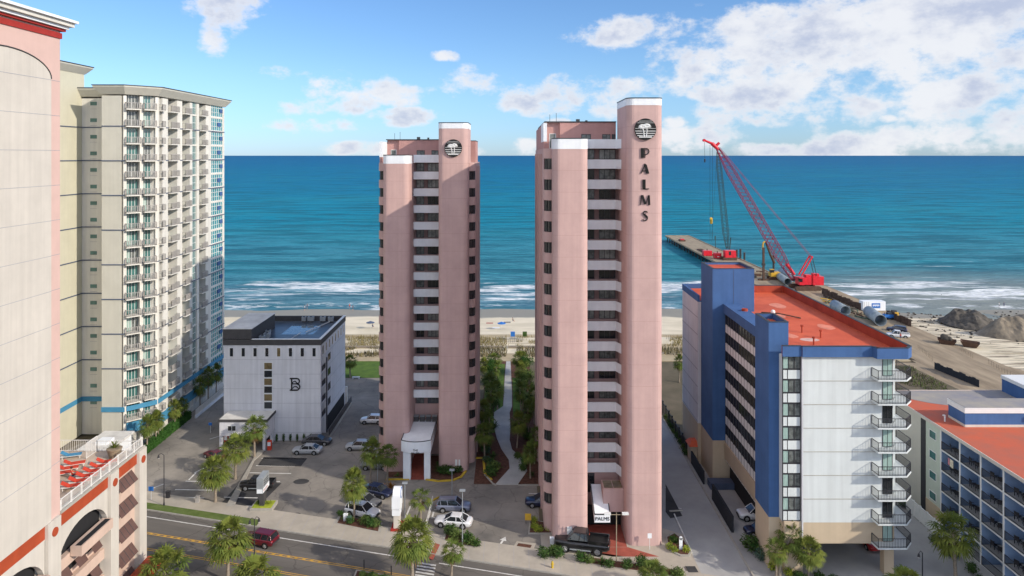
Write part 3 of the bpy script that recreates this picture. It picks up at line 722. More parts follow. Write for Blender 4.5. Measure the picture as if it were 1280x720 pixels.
        for i, ch in enumerate('PALMS'):
            t = tops[i]; b_ = t - hh; L = MB(); o = -.06
            if ch == 'P':
                for k in range(3): bar(L, -.45 + k * .13, b_, -.45 + k * .13, t, .105)
                arc(L, .1, t - .42, .38, -90, 90, .09); bar(L, -.1, t - .04, .1, t - .04, .08); bar(L, -.1, t - .80, .1, t - .80, .08); bar(L, .0, b_, .0, t, .07)
            if ch == 'A':
                bar(L, -.5, b_, .02, t, .08)
                for k in range(3): bar(L, .18 + k * .14, b_, -.06 + k * .10, t - k * .05, .105)
                bar(L, -.36, b_ + .33, .3, b_ + .33, .07)
            if ch == 'L':
                for k in range(3): bar(L, -.25 + k * .13, b_, -.25 + k * .13, t, .105)
                bar(L, -.3, b_ + .05, .5, b_ + .05, .09)
            if ch == 'M':
                bar(L, -.55, b_, -.45, t, .08)
                for k in range(3): bar(L, -.45 + k * .1, t, -.08 + k * .1, b_ + .1, .09)
                bar(L, .1, b_ + .1, .42, t, .07)
                for k in range(2): bar(L, .40 + k * .13, t, .45 + k * .13, b_, .10)
            if ch == 'S':
                arc(L, .05, t - .3, .27, 20, 200, .09)
                for k in range(3): bar(L, -.26 + k * .11, t - .32 - k * .02, .16 + k * .1, b_ + .36 + k * .03, .095)
                arc(L, .0, b_ + .3, .29, 200, 380, .09)
            L.build('letter', root)
    return root, zr, Yw

tR, zrR, YwR = pink_tower('pink_tower', 'right pink tower with PALMS lettered down its tall column', 4.1, 5.05, 9.36, 14.15, 18.55, 18.85, 85.5, 91.5, 121, 50.1, 55.1, 52.6, 17, True, None)
tL, zrL, YwL = pink_tower('pink_tower', 'left pink tower without lettering, behind the wide white barrel canopy', -20.8, -19.65, -15.6, -11.2, -6.67, -5.75, 105.5, 110.3, 124, 48.05, 53.0, 50.6, 15, False, None)
# side pilasters and windows on the faces one can see
for root, X, s_, Y0, Y1, z1 in ((tR, 4.1, -1, 92, 120, 47), (tL, -5.75, 1, 110, 123, 45)):
    fr = ((X, 0), (0, 1), (s_, 0)); mb = MB()
    for y in (Y0 + 2.5, Y0 + 9, Y0 + 9.8, Y0 + 17, Y0 + 25):
        if y < Y1: mb.lb(fr, y, y + .5, 0.003, .22, 0, z1 + 1.2, 'pink')
    mb.build('pilaster', root)
    for k in range(16):
        for j, y in enumerate((Y0 + 4.5,)):
            window(root, fr, y, y + 1.6, z1 - 1.2 - k * 2.66, z1 - k * 2.66, 'curtain' if (k + j) % 3 else 'glass', 'frame', w=.0, nu=2)
# lower recess of the right tower: lobby block, skylights, doors
mb = MB(); mb.box(9.4, 14.14, YwR - 1.0, YwR - .1, 0.1, 6.3, 'pink'); mb.box(11.55, 14.14, 88.0, 90.45, 2.9, 5.8, 'pink')
mb.build('lobby_wall', tR)
for i in range(2):
    for j in range(2): MB().box(11.7 + i * 1.2, 12.8 + i * 1.2, 88.3 + j * 1.0, 89.2 + j * 1.0, 5.81, 5.86, 'bronze').build('skylight', tR)
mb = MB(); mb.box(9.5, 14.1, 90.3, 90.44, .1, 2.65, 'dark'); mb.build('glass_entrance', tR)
window(tR, ((0, YwR - 1.0), (1, 0), (0, -1)), 9.6, 10.9, 3.5, 6.0, 'glass', 'frame')
# canopies
def canopy(parent, x0, x1, yf, yb, z0, z1, sag, legs, txt, small, name, zb=None):
    mb = MB(); n_ = 12
    f = [(x0 + (x1 - x0) * i / n_, yf + (-sag * (1 - (2 * i / n_ - 1) ** 2))) for i in range(n_ + 1)]
    poly = f + [(x1, yb), (x0, yb)]
    mb.prism(poly, z0, z1, 'white', cap='white')
    if zb: mb.v = [(x, y, z + (zb - z1) * max(0, (y - yf) / (yb - yf))) for x, y, z in mb.v]
    ro = mb.build(name, parent)
    t = MB(); t.prism([(x, y - .03) for x, y in f] + [(x, y + .10) for x, y in f[::-1]], z1 + .002, z1 + .08, 'coping'); t.box(x1 - .06, x1 + .05, yf + .11, yb, z1 + .002, z1 + .08, 'coping'); t.box(x0 - .05, x0 + .06, yf + .11, yb, z1 + .002, z1 + .08, 'coping')
    if zb: t.v = [(x, y, z + (zb - z1) * max(0, (y - yf) / (yb - yf))) for x, y, z in t.v]
    t.build('edge_trim', ro)
    L = MB(); cx_ = (x0 + x1) / 2
    textmesh(L, txt, small, 'black', lambda x, y, z: (cx_ + x, yf - sag - .03 + z * .5, z0 + .28 + y), .03); L.build('lettering', ro)
    for a, b_ in legs: MB().box(a, b_, yf - .1, yf + .75, 0, z0 - .002, 'white').build('leg', ro)
    return ro
c1 = canopy(tL, -16.4, -12.0, 103.0, YwL - .6, 4.2, 5.8, .7, ((-16.1, -15.0), (-13.0, -12.1)), 'THE\nPALMS', .42, 'canopy')
c2 = canopy(tR, 10.25, 12.2, 86.5, 90.8, 2.35, 3.3, .02, (), 'PALMS', .62, 'canopy', zb=5.1)
for k in range(4):
    x = -15.2 + k * .98; mb = MB(); mb.box(x - .38, x + .38, 110.2, 110.95, 5.81, 6.65, 'darkgrey'); mb.tube((x, 110.57, 6.65), (x, 110.57, 6.70), .3, m='steel', n=14)
    mb.box(x - .4, x + .4, 110.17, 110.98, 6.62, 6.66, 'steel'); 
    tag(mb.build('air_conditioner', org=(x, 110.57, 5.81)), ['leftmost', 'second from left', 'second from right', 'rightmost'][k] + ' of four grey air conditioners on the white canopy roof', 'air conditioner', 'air conditioners on the canopy roof')

# ================================================================== cream balcony hotel on the left (surveyed in a smaller unit, US metres = K units about the eye)
K = 1.0526
def KB(mb): return mb.xf(lambda v: (v.x * K, v.y * K, H + (v.z - H) * K))
hot = thing('balcony_hotel', 'tall cream balcony hotel with slate blue floor lines at left', 'hotel', (-65 * K, 115 * K, 0))
core = [(-95, 85), (-70, 85), (-70, 113.4), (-63.9, 113.4), (-63.9, 108.6), (-61.55, 108.6), (-61.55, 109.8), (-60.35, 109.8), (-58.5, 111.65), (-58.5, 137.9), (-80, 137.9), (-80, 118), (-95, 118)]
zt = 57.3; zb = 2.6
mb = MB(); mb.prism([(-63.9, 108.6), (-61.55, 108.6), (-61.55, 109.8), (-60.35, 109.8), (-58.5, 111.65), (-58.5, 137.88), (-72, 137.88), (-72, 113.42), (-63.9, 113.42)], zb, zt, 'hotelcream', cap='lightroof')
KB(mb).build('wall', hot)
mb = MB(); mb.prism([(-78, 113.4), (-63.9, 113.4), (-63.9, 113.41), (-71.9, 113.41), (-71.9, 125), (-78, 125)], zb, zt, 'hotelcream'); mb.box(-69.98, -63.91, 113.25, 113.39, zb, zt, 'hotelcream'); KB(mb).build('wall', hot)
mb = MB(); mb.box(-95, -70, 85, 113.9, zb, 61.2, 'hotelyellow'); KB(mb).build('wing', hot)
# grey front pier + piers between bays
fx = ((-57, 0), (0, 1), (1, 0))            # +X face frame: u = y
mb = MB()
mb.box(-63.92, -60.9, 108.45, 108.62, zb, zt, 'hotelgrey')
FS = [(111.9, 112.5), (113.5, 115.3), (118.5, 120.3), (123.1, 124.0), (125.9, 126.8), (129.5, 131.9), (137.3, 137.9)]
for a, b_ in FS: mb.lb(fx, a, b_, -1.6, 0, zb, zt, 'hotelcream')
d2 = (math.sqrt(.5), math.sqrt(.5)); fc = ((-60.3, 108.6), d2, (d2[1], -d2[0]))       # chamfer frame
for a, b_ in ((-.3, .15), (2.05, 2.55), (4.35, 4.75)): mb.lb(fc, a, b_, -1.5, 0, zb, zt, 'hotelcream')
KB(mb).build('pier', hot)
slabs = [55.2 - 2.7 * k for k in range(20)]

# blue lines
mb = MB()
for k in range(1, 16, 2):
    z = slabs[k] - .05; w_ = .16
    for fr_, a, b_, o in ((fx, 111.9, 137.93, .05), (fc, 0.0, 4.66, .05)): mb.lb(fr_, a, b_, 0.004, o, z, z + w_, 'navyline')
    mb.box(-63.95, -60.35, 108.38, 108.448, z, z + w_, 'navyline'); mb.box(-69.94, -63.97, 113.17, 113.247, z, z + w_, 'navyline')
    mb.box(-69.996, -69.92, 85, 113.3, z, z + w_, 'navyline')
KB(mb).build('floor_line', hot)
mb = MB()
for z0, z1, o in ((8.0, 8.75, .10), (3.9, 5.6, .25)):
    if z0 < 5: z0, z1 = 4.6, 6.2
    for fr_, a, b_ in ((fx, 112.0, 137.95), (fc, .1, 4.6)): mb.lb(fr_, a, b_, 0.004, o, z0, z1, 'brightblue')
    if z0 > 5: mb.box(-63.97, -60.35, 108.34, 108.445, z0, z1, 'brightblue'); mb.box(-69.94, -63.99, 113.13, 113.246, z0, z1, 'brightblue'); mb.box(-69.996, -69.9, 85, 113.3, z0, z1, 'brightblue')
KB(mb).build('blue_band', hot)
# cornices
def cornice(poly, z0, z1, out, m1='hotelgrey'):
    """stepped cornice: poly given CCW, offsets each vertex outwards"""
    n_ = len(poly)
    def off(d):
        r_ = []
        for i in range(n_):
            a, b_, c_ = Vector(poly[i - 1]), Vector(poly[i]), Vector(poly[(i + 1) % n_])
            e1 = (b_ - a).normalized(); e2 = (c_ - b_).normalized(); n1_ = Vector((e1.y, -e1.x)); n2_ = Vector((e2.y, -e2.x)); k = 1 + n1_.dot(n2_)
            v = b_ + (n1_ + n2_) / max(k, .3) * d; r_.append((v.x, v.y))
        return r_
    m_ = MB(); p0, p1 = off(.06), off(out)
    v = [(x, y, z0) for x, y in p0] + [(x, y, z1) for x, y in p1] + [(x, y, z1 + .22) for x, y in p1]
    m_.add(v, [(i, (i + 1) % n_, n_ + (i + 1) % n_, n_ + i) for i in range(n_)] + [(n_ + i, n_ + (i + 1) % n_, 2 * n_ + (i + 1) % n_, 2 * n_ + i) for i in range(n_)], m1)
    m_.add(v, [tuple(range(n_ - 1, -1, -1)), tuple(range(2 * n_, 3 * n_))], 'lightroof')
    m_.prism(off(out + .1), z1 + .222, z1 + .34, 'coping')
    return m_
KB(cornice([(-63.95, 108.4), (-60.3, 108.4), (-56.9, 111.85), (-56.9, 138.0), (-71.5, 138), (-71.5, 113.0), (-63.95, 113.0)], 57.5, 58.6, .9)).build('cornice', hot)
KB(cornice([(-95, 85), (-70, 85), (-70, 114), (-95, 114)], 61.2, 62.2, .9)).build('cornice', hot)
mb = MB()
for (x, y, z, s_) in ((-75, 108, 62.7, 3.0),):
    mb.add([(x - s_, y - s_, z), (x + s_, y - s_, z), (x + s_, y + s_, z), (x - s_, y + s_, z), (x, y, z + 2.0)], [(0, 1, 4), (1, 2, 4), (2, 3, 4), (3, 0, 4), (3, 2, 1, 0)], 'navyline')
mb.box(-77.2, -72.8, 105.8, 110.2, 62.5, 62.72, 'hotelcream')
KB(mb).build('turret_roof', hot)
# balconies: real projecting slabs with balusters, each a part (100 largest), windows behind
nb = 0; rest = MB()
def balcony(fr_, a, b_, z, out, glass):
    global nb
    m_ = MB() if nb < 98 else rest
    m_.lb(fr_, a + .02, b_ - .02, -1.47, out, z - .1, z + .06, 'hotelcream')
    (ox, oy), (ux, uy), (wx, wy) = fr_
    P3 = lambda u, w_: (ox + u * ux + w_ * wx, oy + u * uy + w_ * wy)
    railing(m_, [P3(a + .05, 0), P3(a + .05, out - .05), P3(b_ - .05, out - .05), P3(b_ - .05, 0)], z + .06, 1.0, 'greyrail', step=.30, bar=.09)
    if nb < 98: KB(m_).build('balcony', hot)
    nb += 1
for k, z in enumerate(slabs[:19]):
    if z < 3.5: continue
    balcony(fc, -.1, 2.1, z, .75, 1); balcony(fc, 2.5, 4.4, z, .75, 1)
    for a, b_ in ((112.4, 113.6), (115.4, 118.4), (120.4, 123.0), (126.9, 129.4)):
        balcony(fx, a, b_, z, .55, 0)
KB(rest).build('balcony', hot)['kind'] = 'stuff'
# green doors behind, strips of glass
cnt = 0; drest = MB()
for k, z in enumerate(slabs[:19]):
    if z < 3.5: continue
    for fr_, a, b_, w_, ng in ((fc, .2, 2.0, -.84, 4), (fc, 2.6, 4.3, -.84, 4), (fx, 115.5, 118.3, -1.46, 2), (fx, 120.5, 122.9, -1.46, 2), (fx, 126.9, 129.4, -1.46, 2), (fx, 112.6, 113.4, -1.46, 1)):
        m_ = MB() if cnt < 98 else drest; rnd = random.Random(cnt)
        m_.lb(fr_, a, b_, w_ - .04, w_, z + .1, z + 2.45, 'glassgreen' if rnd.random() < .65 else 'curtain')
        for i in range(ng + 1):
            u = a + (b_ - a) * i / ng; m_.lb(fr_, u - .03, u + .03, w_ + .002, w_ + .05, z + .1, z + 2.45, 'whiteframe')
        if rnd.random() < .4: m_.lb(fr_, a + .05, a + (b_ - a) * rnd.uniform(.2, .5), w_ + .001, w_ + .012, z + .12, z + 2.4, 'curtaingreen')
        if cnt < 98: KB(m_).build('balcony_door', hot)
        cnt += 1
KB(drest).build('balcony_door', hot)['kind'] = 'stuff'
for k, z in enumerate(slabs[:19]):
    m_ = MB(); m2 = MB()
    if z < 6.5: continue
    m_.lb(fx, 124.0, 125.9, -.3, -.25, z - 1.2 + 1.35, z + 2.55, 'glassgreen')
    for i in range(4):
        u = 124.0 + 1.9 * i / 3; m_.lb(fx, u - .04, u + .04, -.248, -.2, z + .15, z + 2.55, 'whiteframe')
    m_.lb(fx, 124.0, 125.9, -.3, -.08, z - .15, z + .148, 'hotelcream'); m_.lb(fx, 124.04, 125.86, -.246, -.21, z + 1.3, z + 1.36, 'whiteframe')
    m2.lb(fx, 131.9, 137.3, -.3, -.2, z + .2, z + 2.62, 'glassblue')
    for i in range(7):
        u = 131.95 + 5.3 * i / 6; m2.lb(fx, u - .03, u + .03, -.198, -.12, z + .2, z + 2.62, 'whiteframe')
    for q_ in (.2, 1.0, 1.85, 2.55): m2.lb(fx, 131.9, 137.3, -.197, -.13, z + q_, z + q_ + .07, 'whiteframe')
    m2.lb(fx, 131.9, 137.3, -.3, -.1, z - .08, z + .198, 'hotelcream'); m2.lb(fx, 134.9 if k % 2 else 136.0, 136.3 if k % 2 else 137.2, -.12, -.06, z + 1.05, z + 1.82, 'blue')
    KB(m_).build('glass_strip', hot); KB(m2).build('corner_glazing', hot)
mb = MB(); mb.lb(fx, 124, 125.9, -1.6, -.31, zb, zt, 'hotelcream'); mb.lb(fx, 131.9, 137.3, -1.6, -.31, zb, zt, 'hotelcream'); KB(mb).build('wall', hot)
fr_ = ((0, 113.25), (1, 0), (0, -1))
for k, z in enumerate(slabs[:19]):
    m_ = MB(); m_.lb(fr_, -68.6, -67.55, 0.004, .05, z + .9, z + 1.5, 'glassgreen'); m_.lb(fr_, -68.65, -67.5, .051, .08, z + .86, z + .9, 'whiteframe'); m_.lb(fr_, -68.65, -67.5, .003, .03, z + .3, z + .34, 'line'); m_.lb(fr_, -66.3, -65.8, .003, .06, z + .95, z + 1.03, 'coping')
    KB(m_).build('window', hot)
# ground storey behind the hedge
mb = MB(); fxx = ((-57 * K, 0), (0, 1), (1, 0))
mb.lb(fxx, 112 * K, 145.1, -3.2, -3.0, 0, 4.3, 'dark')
for y in (118.2, 124.5, 131, 138, 144.3): mb.lb(fxx, y, y + .8, -3, 0.02, 0, 4.6, 'hotelcream')
mb.lb(fxx, 131.8, 145.1, -1.0, -.9, 0, 4.6, 'hotelcream'); mb.lb(fxx, 117.8, 145.1, -.3, 0.1, 0, 1.0, 'hotelcream')
mb.build('ground_storey', hot)
tree_y = None
# low pavilion between podium and hotel
mb = MB(); mb.box(-62.5, -50.5 - 8, 100, 107, 0, 5.2, 'white'); mb.box(-62.8, -58.2, 99.7, 107.3, 5.2, 5.5, 'lightroof'); pv = thing('flat_roof_pavilion', 'low white flat roofed pavilion between the pool deck and the hotel', 'pavilion', (-60.5, 103.5, 0)); mb.build('wall', pv)
mb = MB(); mb.box(-61.2, -59.4, 102, 104, 5.502, 5.9, 'white'); mb.build('roof_hatch', pv)
# white retaining wall with rail beyond the hedge
mb = MB(); mb.box(-57.9, -57.6, 127, 146, 0, .5, 'white'); railing(mb, [(-57.75, 127), (-57.75, 146)], .5, 1.1, 'whiterail', step=.35, bar=.10)
tag(mb.build('white_fence', org=(-57.75, 136, 0)), 'white picket fence along the left hotel beyond the hedge', 'fence')

# ================================================================== foreground cream tower and its parking podium
tw = thing('cream_tower', 'cream and pink tower with arched panel cut off at the left edge', 'tower', (-48, 55, 0))
mb = MB(); mb.box(-62, -40.001, 30, 61.6, 15.0, 59.0, 'rosy'); mb.build('wall', tw)
# arched cream panel, slightly proud
yc_ = 54.9; pr = 5.35; zs_ = 54.6
arch = [(-40 + .0, yc_ - pr, 16.4), (0, yc_ + pr, 16.4)]
pts = [(yc_ - pr, 16.3), (yc_ + pr, 16.3)] + [(yc_ + pr * math.cos(R(a)), zs_ + 2.0 * math.sin(R(a))) for a in range(0, 181, 9)]
m_ = MB(); n_ = len(pts); v = [(-40.0, y, z) for y, z in pts] + [(-39.88, y, z) for y, z in pts]
m_.add(v, [(i, (i + 1) % n_, n_ + (i + 1) % n_, n_ + i) for i in range(n_)] + [tuple(range(n_, 2 * n_))], 'cream'); m_.build('arched_panel', tw)
m_ = MB()
for i in range(2, n_ - 1): 
    (y0_, z0_), (y1_, z1_) = pts[i], pts[i + 1]; m_.tube((-39.86, y0_, z0_), (-39.86, y1_, z1_), .06, m='coping', n=4)
m_.build('arch_trim', tw)
m_ = MB()
for k in range(12):
    z = 55.5 - 3.05 * k - 1.0
    if z > 16.5: m_.box(-39.885, -39.868, yc_ - pr + .02, yc_ + pr - .02, z, z + .04, 'line'); m_.box(-40.0, -39.985, yc_ + pr + .01, 61.58, z, z + .04, 'line')
m_.build('joint_line', tw)
m_ = MB(); m_.box(-63, -39.90, 29, 61.75, 58.3, 58.8, 'redband'); m_.box(-63, -39.7, 29, 61.95, 58.95, 59.15, 'redband'); m_.box(-63, -39.5, 29, 62.1, 59.16, 59.4, 'white'); m_.box(-63, -39.2, 29, 62.4, 59.42, 59.75, 'hotelcream'); m_.box(-63, -38.95, 29, 62.6, 59.77, 60.0, 'white'); m_.build('cornice', tw)
m_ = MB(); m_.box(-58, -50, 66 - 12, 72 - 14, 60, 61.5, 'navyline'); m_.tube((-45.5, 59.5, 60), (-45.5, 59.5, 62.3), .28, m='navyline'); m_.build('roof_plant', tw)

pod = thing('parking_podium', 'parking podium with orange band, arches and brown awnings under the pool deck', 'parking building', (-48, 68, 0))
fp = ((-40, 0), (0, 1), (1, 0))
mb = MB(); mb.box(-62, -40.9, 30, 75.6, 0, 15.85, 'peach'); mb.build('wall', pod)
mb = MB(); mb.box(-62, -40.3, 61.6, 75.5, 15.86, 15.95, 'deck'); mb.build('roof_deck', pod)
mb = MB(); mb.lb(fp, 30, 75.6, -.9, 0, 15.1, 16.25, 'orange'); mb.lb(fp, 61.6, 75.7, -.5, .12, 16.252, 16.5, 'kerb'); mb.box(-62, -40.6, 75.1, 75.6, 15.2, 15.94, 'orange'); mb.lb(fp, 30, 75.5, -.1, .05, 16.0, 16.24, 'cream') if False else None
mb.build('orange_band', pod)
for y0_, y1_ in ((59.6, 61.3), (68.9, 70.3), (74.2, 75.65), (50, 51.4)):
    m_ = MB(); m_.lb(fp, y0_, y1_, -.9, .3, 0, 16.35, 'cream'); p = m_.build('pilaster', pod)
    c_ = ((y0_ + y1_) / 2, 15.3); m2 = MB(); m2.tube((-39.7, c_[0], c_[1]), (-39.62, c_[0], c_[1]), .38, m='orange', n=20); m2.build('medallion', p)
# arched screens
for y0_, y1_ in ((61.3, 68.9), (51.4, 59.6)):
    m_ = MB(); cy_ = (y0_ + y1_) / 2; hw = (y1_ - y0_) / 2 - .05; n_ = 16
    ar = [(cy_ - hw * math.cos(math.pi * i / n_), 11.6 + 2.7 * math.sin(math.pi * i / n_)) for i in range(n_ + 1)]
    for i in range(n_):
        (a, za), (b_, zb_) = ar[i], ar[i + 1]
        v = [(-40.0, a, za), (-40.0, b_, zb_), (-40.0, b_, 15.09), (-40.0, a, 15.09), (-40.5, a, za), (-40.5, b_, zb_), (-40.5, b_, 15.09), (-40.5, a, 15.09)]
        m_.add(v, [(0, 1, 2, 3), (5, 4, 7, 6), (0, 4, 5, 1)], 'cream')
    m_.build('arch', pod)
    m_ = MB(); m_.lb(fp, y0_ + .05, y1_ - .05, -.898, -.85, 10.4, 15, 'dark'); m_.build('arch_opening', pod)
    for k, z in enumerate((11.4, 8.8, 6.2, 3.6)):
        m_ = MB(); m_.lb(fp, y0_ + .02, y1_ - .02, -.9, -.35, z - .7, z + .35, 'peach'); m_.build('spandrel', pod)
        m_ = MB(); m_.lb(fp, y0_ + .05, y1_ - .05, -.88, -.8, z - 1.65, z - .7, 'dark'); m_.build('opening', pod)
        for j in range(3):
            u = y0_ + .6 + j * 2.3; 
            if k > 0 or True:
                m_ = MB(); v = [(-40.3, u, z - .72), (-40.3, u + 1.3, z - .72), (-39.85, u + 1.3, z - 1.45), (-39.85, u, z - 1.45)]; v2 = [(x - .04, y, q2) for x, y, q2 in v]
                m_.add(v + v2, [(0, 3, 2, 1), (4, 5, 6, 7), (0, 1, 5, 4), (1, 2, 6, 5), (2, 3, 7, 6), (3, 0, 4, 7)], 'awning'); m_.build('awning', pod)
    m_ = MB(); m_.lb(fp, y0_ + 2.2, y1_ - .4, -.3, .75, 11.4, 12.3, 'peach'); m_.lb(fp, y0_ + 2.35, y1_ - .55, .05, .6, 12.3, 12.31, 'dark'); m_.build('balcony', pod)
# bay of big awnings
m_ = MB(); m_.lb(fp, 70.3, 74.2, -.9, -.25, 0, 15.09, 'peach'); m_.build('spandrel', pod)
for k in range(5):
    z = 14.75 - 2.55 * k
    m_ = MB(); v = [(-40.22, 70.5, z), (-40.22, 73.6, z), (-39.5, 73.6, z - 1.0), (-39.5, 70.5, z - 1.0)]; v2 = [(x - .05, y, q2 - .02) for x, y, q2 in v]
    m_.add(v + v2, [(0, 3, 2, 1), (4, 5, 6, 7), (0, 1, 5, 4), (1, 2, 6, 5), (2, 3, 7, 6), (3, 0, 4, 7)], 'awning')
    for y in (71.25, 72.05, 72.85): m_.tube((-40.2, y, z + .01), (-39.49, y, z - .985), .025, m='coping', n=4)
    m_.build('awning', pod)
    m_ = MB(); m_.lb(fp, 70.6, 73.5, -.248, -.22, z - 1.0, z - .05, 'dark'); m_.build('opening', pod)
m_ = MB(); m_.hexa([(-39.7, 70.5), (-38.2, 70.5), (-38.2, 75.9), (-39.7, 75.9)], 3.2, 4.3, 'orange'); m_.build('entrance_canopy', pod)
# railings of the deck
mb = MB(); railing(mb, [(-40.05, 61.7), (-40.05, 75.4)], 16.5, 1.0, 'whiterail', step=.17, bar=.03, post=.07)
for i in range(10): mb.box(-40.1, -40.0, 61.7 + i * 1.5, 61.8 + i * 1.5, 16.5, 17.55, 'whiterail')
mb.build('railing', pod)
mb = MB(); railing(mb, [(-52, 75.3), (-44.9, 75.3)], 15.95, 1.25, 'whiterail', step=.2, bar=.03); railing(mb, [(-44.9, 75.3), (-44.9, 73.4)], 15.95, 1.7, 'whiterail', step=.2, bar=.03); railing(mb, [(-44.8, 75.32), (-40.2, 75.32)], 15.95, 1.15, 'whiterail', step=.2, bar=.03); mb.build('railing', pod)
# ================================================================== small grey-white inn with the B emblem
inn = thing('inn_building', 'grey white five storey inn with black B emblem and dark roof edge', 'inn', (-40.3, 117.1, 0))
X0, X1, Y0, Y1 = -48.5, -32.2, 117.1, 134.4
fr = ((0, Y0), (1, 0), (0, -1)); fs = ((X1, 0), (0, 1), (1, 0))
mb = MB(); mb.prism([(X0, Y0), (X1 - .0, Y0), (X1, Y0 + .6), (X1, Y0 + .6), (X1 - 1.2, Y0 + .6), (X1 - 1.2, Y0 + 3.2), (X1, Y0 + 3.2), (X1, Y1), (X0, Y1)], 0, 16.05, 'greywhite', cap='darkroof')
mb.build('wall', inn)
mb = MB()
for k in range(6): mb.lb(fr, X0 + .02, X1 - .02, .002, .012, 13.6 - k * 2.45, 13.64 - k * 2.45, 'line'); mb.lb(fs, Y0 + 3.3, Y1, .002, .012, 13.6 - k * 2.45, 13.64 - k * 2.45, 'line')
mb.build('joint_line', inn)
mb = MB(); t_ = .35
mb.box(X0 - .08, X1 + .08, Y0 - .08, Y0 + t_, 16.05, 17.0, 'darkgrey'); mb.box(X1 - t_, X1 + .08, Y0 + t_ + .001, Y1 + .08, 16.05, 17.0, 'darkgrey'); mb.box(X0 - .08, X1 - t_ - .001, Y1 - t_, Y1 + .08, 16.05, 17.0, 'darkgrey')
mb.box(X0 - .1, X1 + .1, Y0 - .1, Y0 + t_ + .02, 17.001, 17.07, 'whiteframe'); mb.box(X1 - t_ - .02, X1 + .1, Y0 + t_ + .021, Y1 + .1, 17.001, 17.07, 'whiteframe')
mb.build('parapet', inn)
mb = MB(); mb.box(X0 - .1, -43.8, Y0 - .1, 128.6, 16.06, 18.75, 'darkgrey'); mb.box(X0 - .15, -43.72, Y0 - .16, 128.7, 18.752, 18.85, 'lightroof'); mb.build('stair_penthouse', inn)
pd = MB().box(-41.2, -35.5, 124, 131, 16.053, 16.06, mat('puddle_water', (.10, .15, .19), .05, .2, .5, spec=.8)).build('puddle', inn)
mb = MB(); rnd = random.Random(3)
for x, y, a, b_ in ((-42.8, 119.3, .9, .9), (-42.6, 121, 1.0, .8), (-43.1, 123, .8, .7), (-38.5, 133.2, 1.2, .6), (-36.2, 133.2, 1.0, .6), (-34.6, 133, 1, .6), (-39.8, 133.2, .8, .6)):
    m_ = MB(); m_.box(x - a / 2, x + a / 2, y - b_ / 2, y + b_ / 2, 16.3, 17.1, 'steel'); m_.box(x - a / 2 + .1, x + a / 2 - .1, y - b_ / 2 + .1, y + b_ / 2 - .1, 16.06, 16.3, 'darkgrey'); m_.tube((x, y, 17.1), (x, y, 17.14), .25, m='black', n=12)
    tag(m_.build('rooftop_unit', org=(x, y, 16.06)), 'grey ventilation unit on the dark roof of the inn', 'rooftop unit', 'units on the inn roof')
m_ = MB(); m_.tube((-43, 119.9, 16.25), (-38.3, 119.9, 16.25), .06, m='lightroof'); m_.tube((-38.3, 119.9, 16.25), (-37.8, 124.5, 16.25), .06, m='lightroof'); m_.tube((-37, 125, 16.25), (-34.8, 132.6, 16.25), .09, m='lightroof'); m_.build('roof_pipe', inn)
for k in range(8):
    x = X0 + 1.0 + k * 1.985; window(inn, fr, x, x + .62, 14.1, 15.6, 'bronze' if k == 4 else 'glass', 'whiteframe', nu=1, nz=1, t=.04, d=.04)
mb = MB(); fo_ = []
for k in range(6):
    z1 = 13.15 - k * 1.32; window(inn, fr, -41.75, -40.3, z1 - 1.25, z1, ['bronze', 'glass', 'bronze', 'glass', 'bronze', 'glass'][k], 'whiteframe', nu=1, nz=1, t=.07, d=.05)
# emblem: slab B with a wave and a roofline inside
L = MB(); yb0, yb1 = Y0 - .12, Y0 + .02
def bbar(ax, az, bx, bz, w_=.2):
    a, b_ = Vector((ax, 0, az)), Vector((bx, 0, bz)); d = (b_ - a).normalized(); s2 = Vector((d.z, 0, -d.x)) * w_ / 2
    a = a - d * w_ * .2; b_ = b_ + d * w_ * .2; v = [a - s2, a + s2, b_ + s2, b_ - s2]
    L.add([(p.x, yb0, p.z) for p in v] + [(p.x, yb1, p.z) for p in v], [(0, 1, 2, 3), (4, 7, 6, 5), (0, 4, 5, 1), (1, 5, 6, 2), (2, 6, 7, 3), (3, 7, 4, 0)], 'black')
BX, BZ = -37.05, 8.5     # left stem, foot of the letter
bbar(BX, BZ, BX, BZ + 1.95); bbar(BX - .28, BZ, BX + 1.0, BZ); bbar(BX - .28, BZ + 1.95, BX + .9, BZ + 1.95); bbar(BX, BZ + 1.05, BX + .8, BZ + 1.05, .15)
for i in range(10):
    for cx_, cz_, r_, a0, a1 in ((BX + .85, BZ + 1.5, .45, 90, -80), (BX + .85, BZ + .52, .52, 85, -90)):
        p, q_ = R(a0 + (a1 - a0) * i / 10), R(a0 + (a1 - a0) * (i + 1) / 10); bbar(cx_ + r_ * math.cos(p), cz_ + r_ * math.sin(p), cx_ + r_ * math.cos(q_), cz_ + r_ * math.sin(q_), .18)
for i in range(10):
    f1 = lambda t: (BX + .05 + 1.0 * t, BZ + 1.12 + .38 * math.sin(math.pi * min(1, t * 1.15))); f2 = lambda t: (BX + .05 + 1.15 * t, BZ + .42 + .22 * math.sin(math.pi * (t * 1.6 - .3)))
    for f_ in (f1, f2): bbar(*f_(i / 10), *f_((i + 1) / 10), .12)
L.build('emblem', inn)
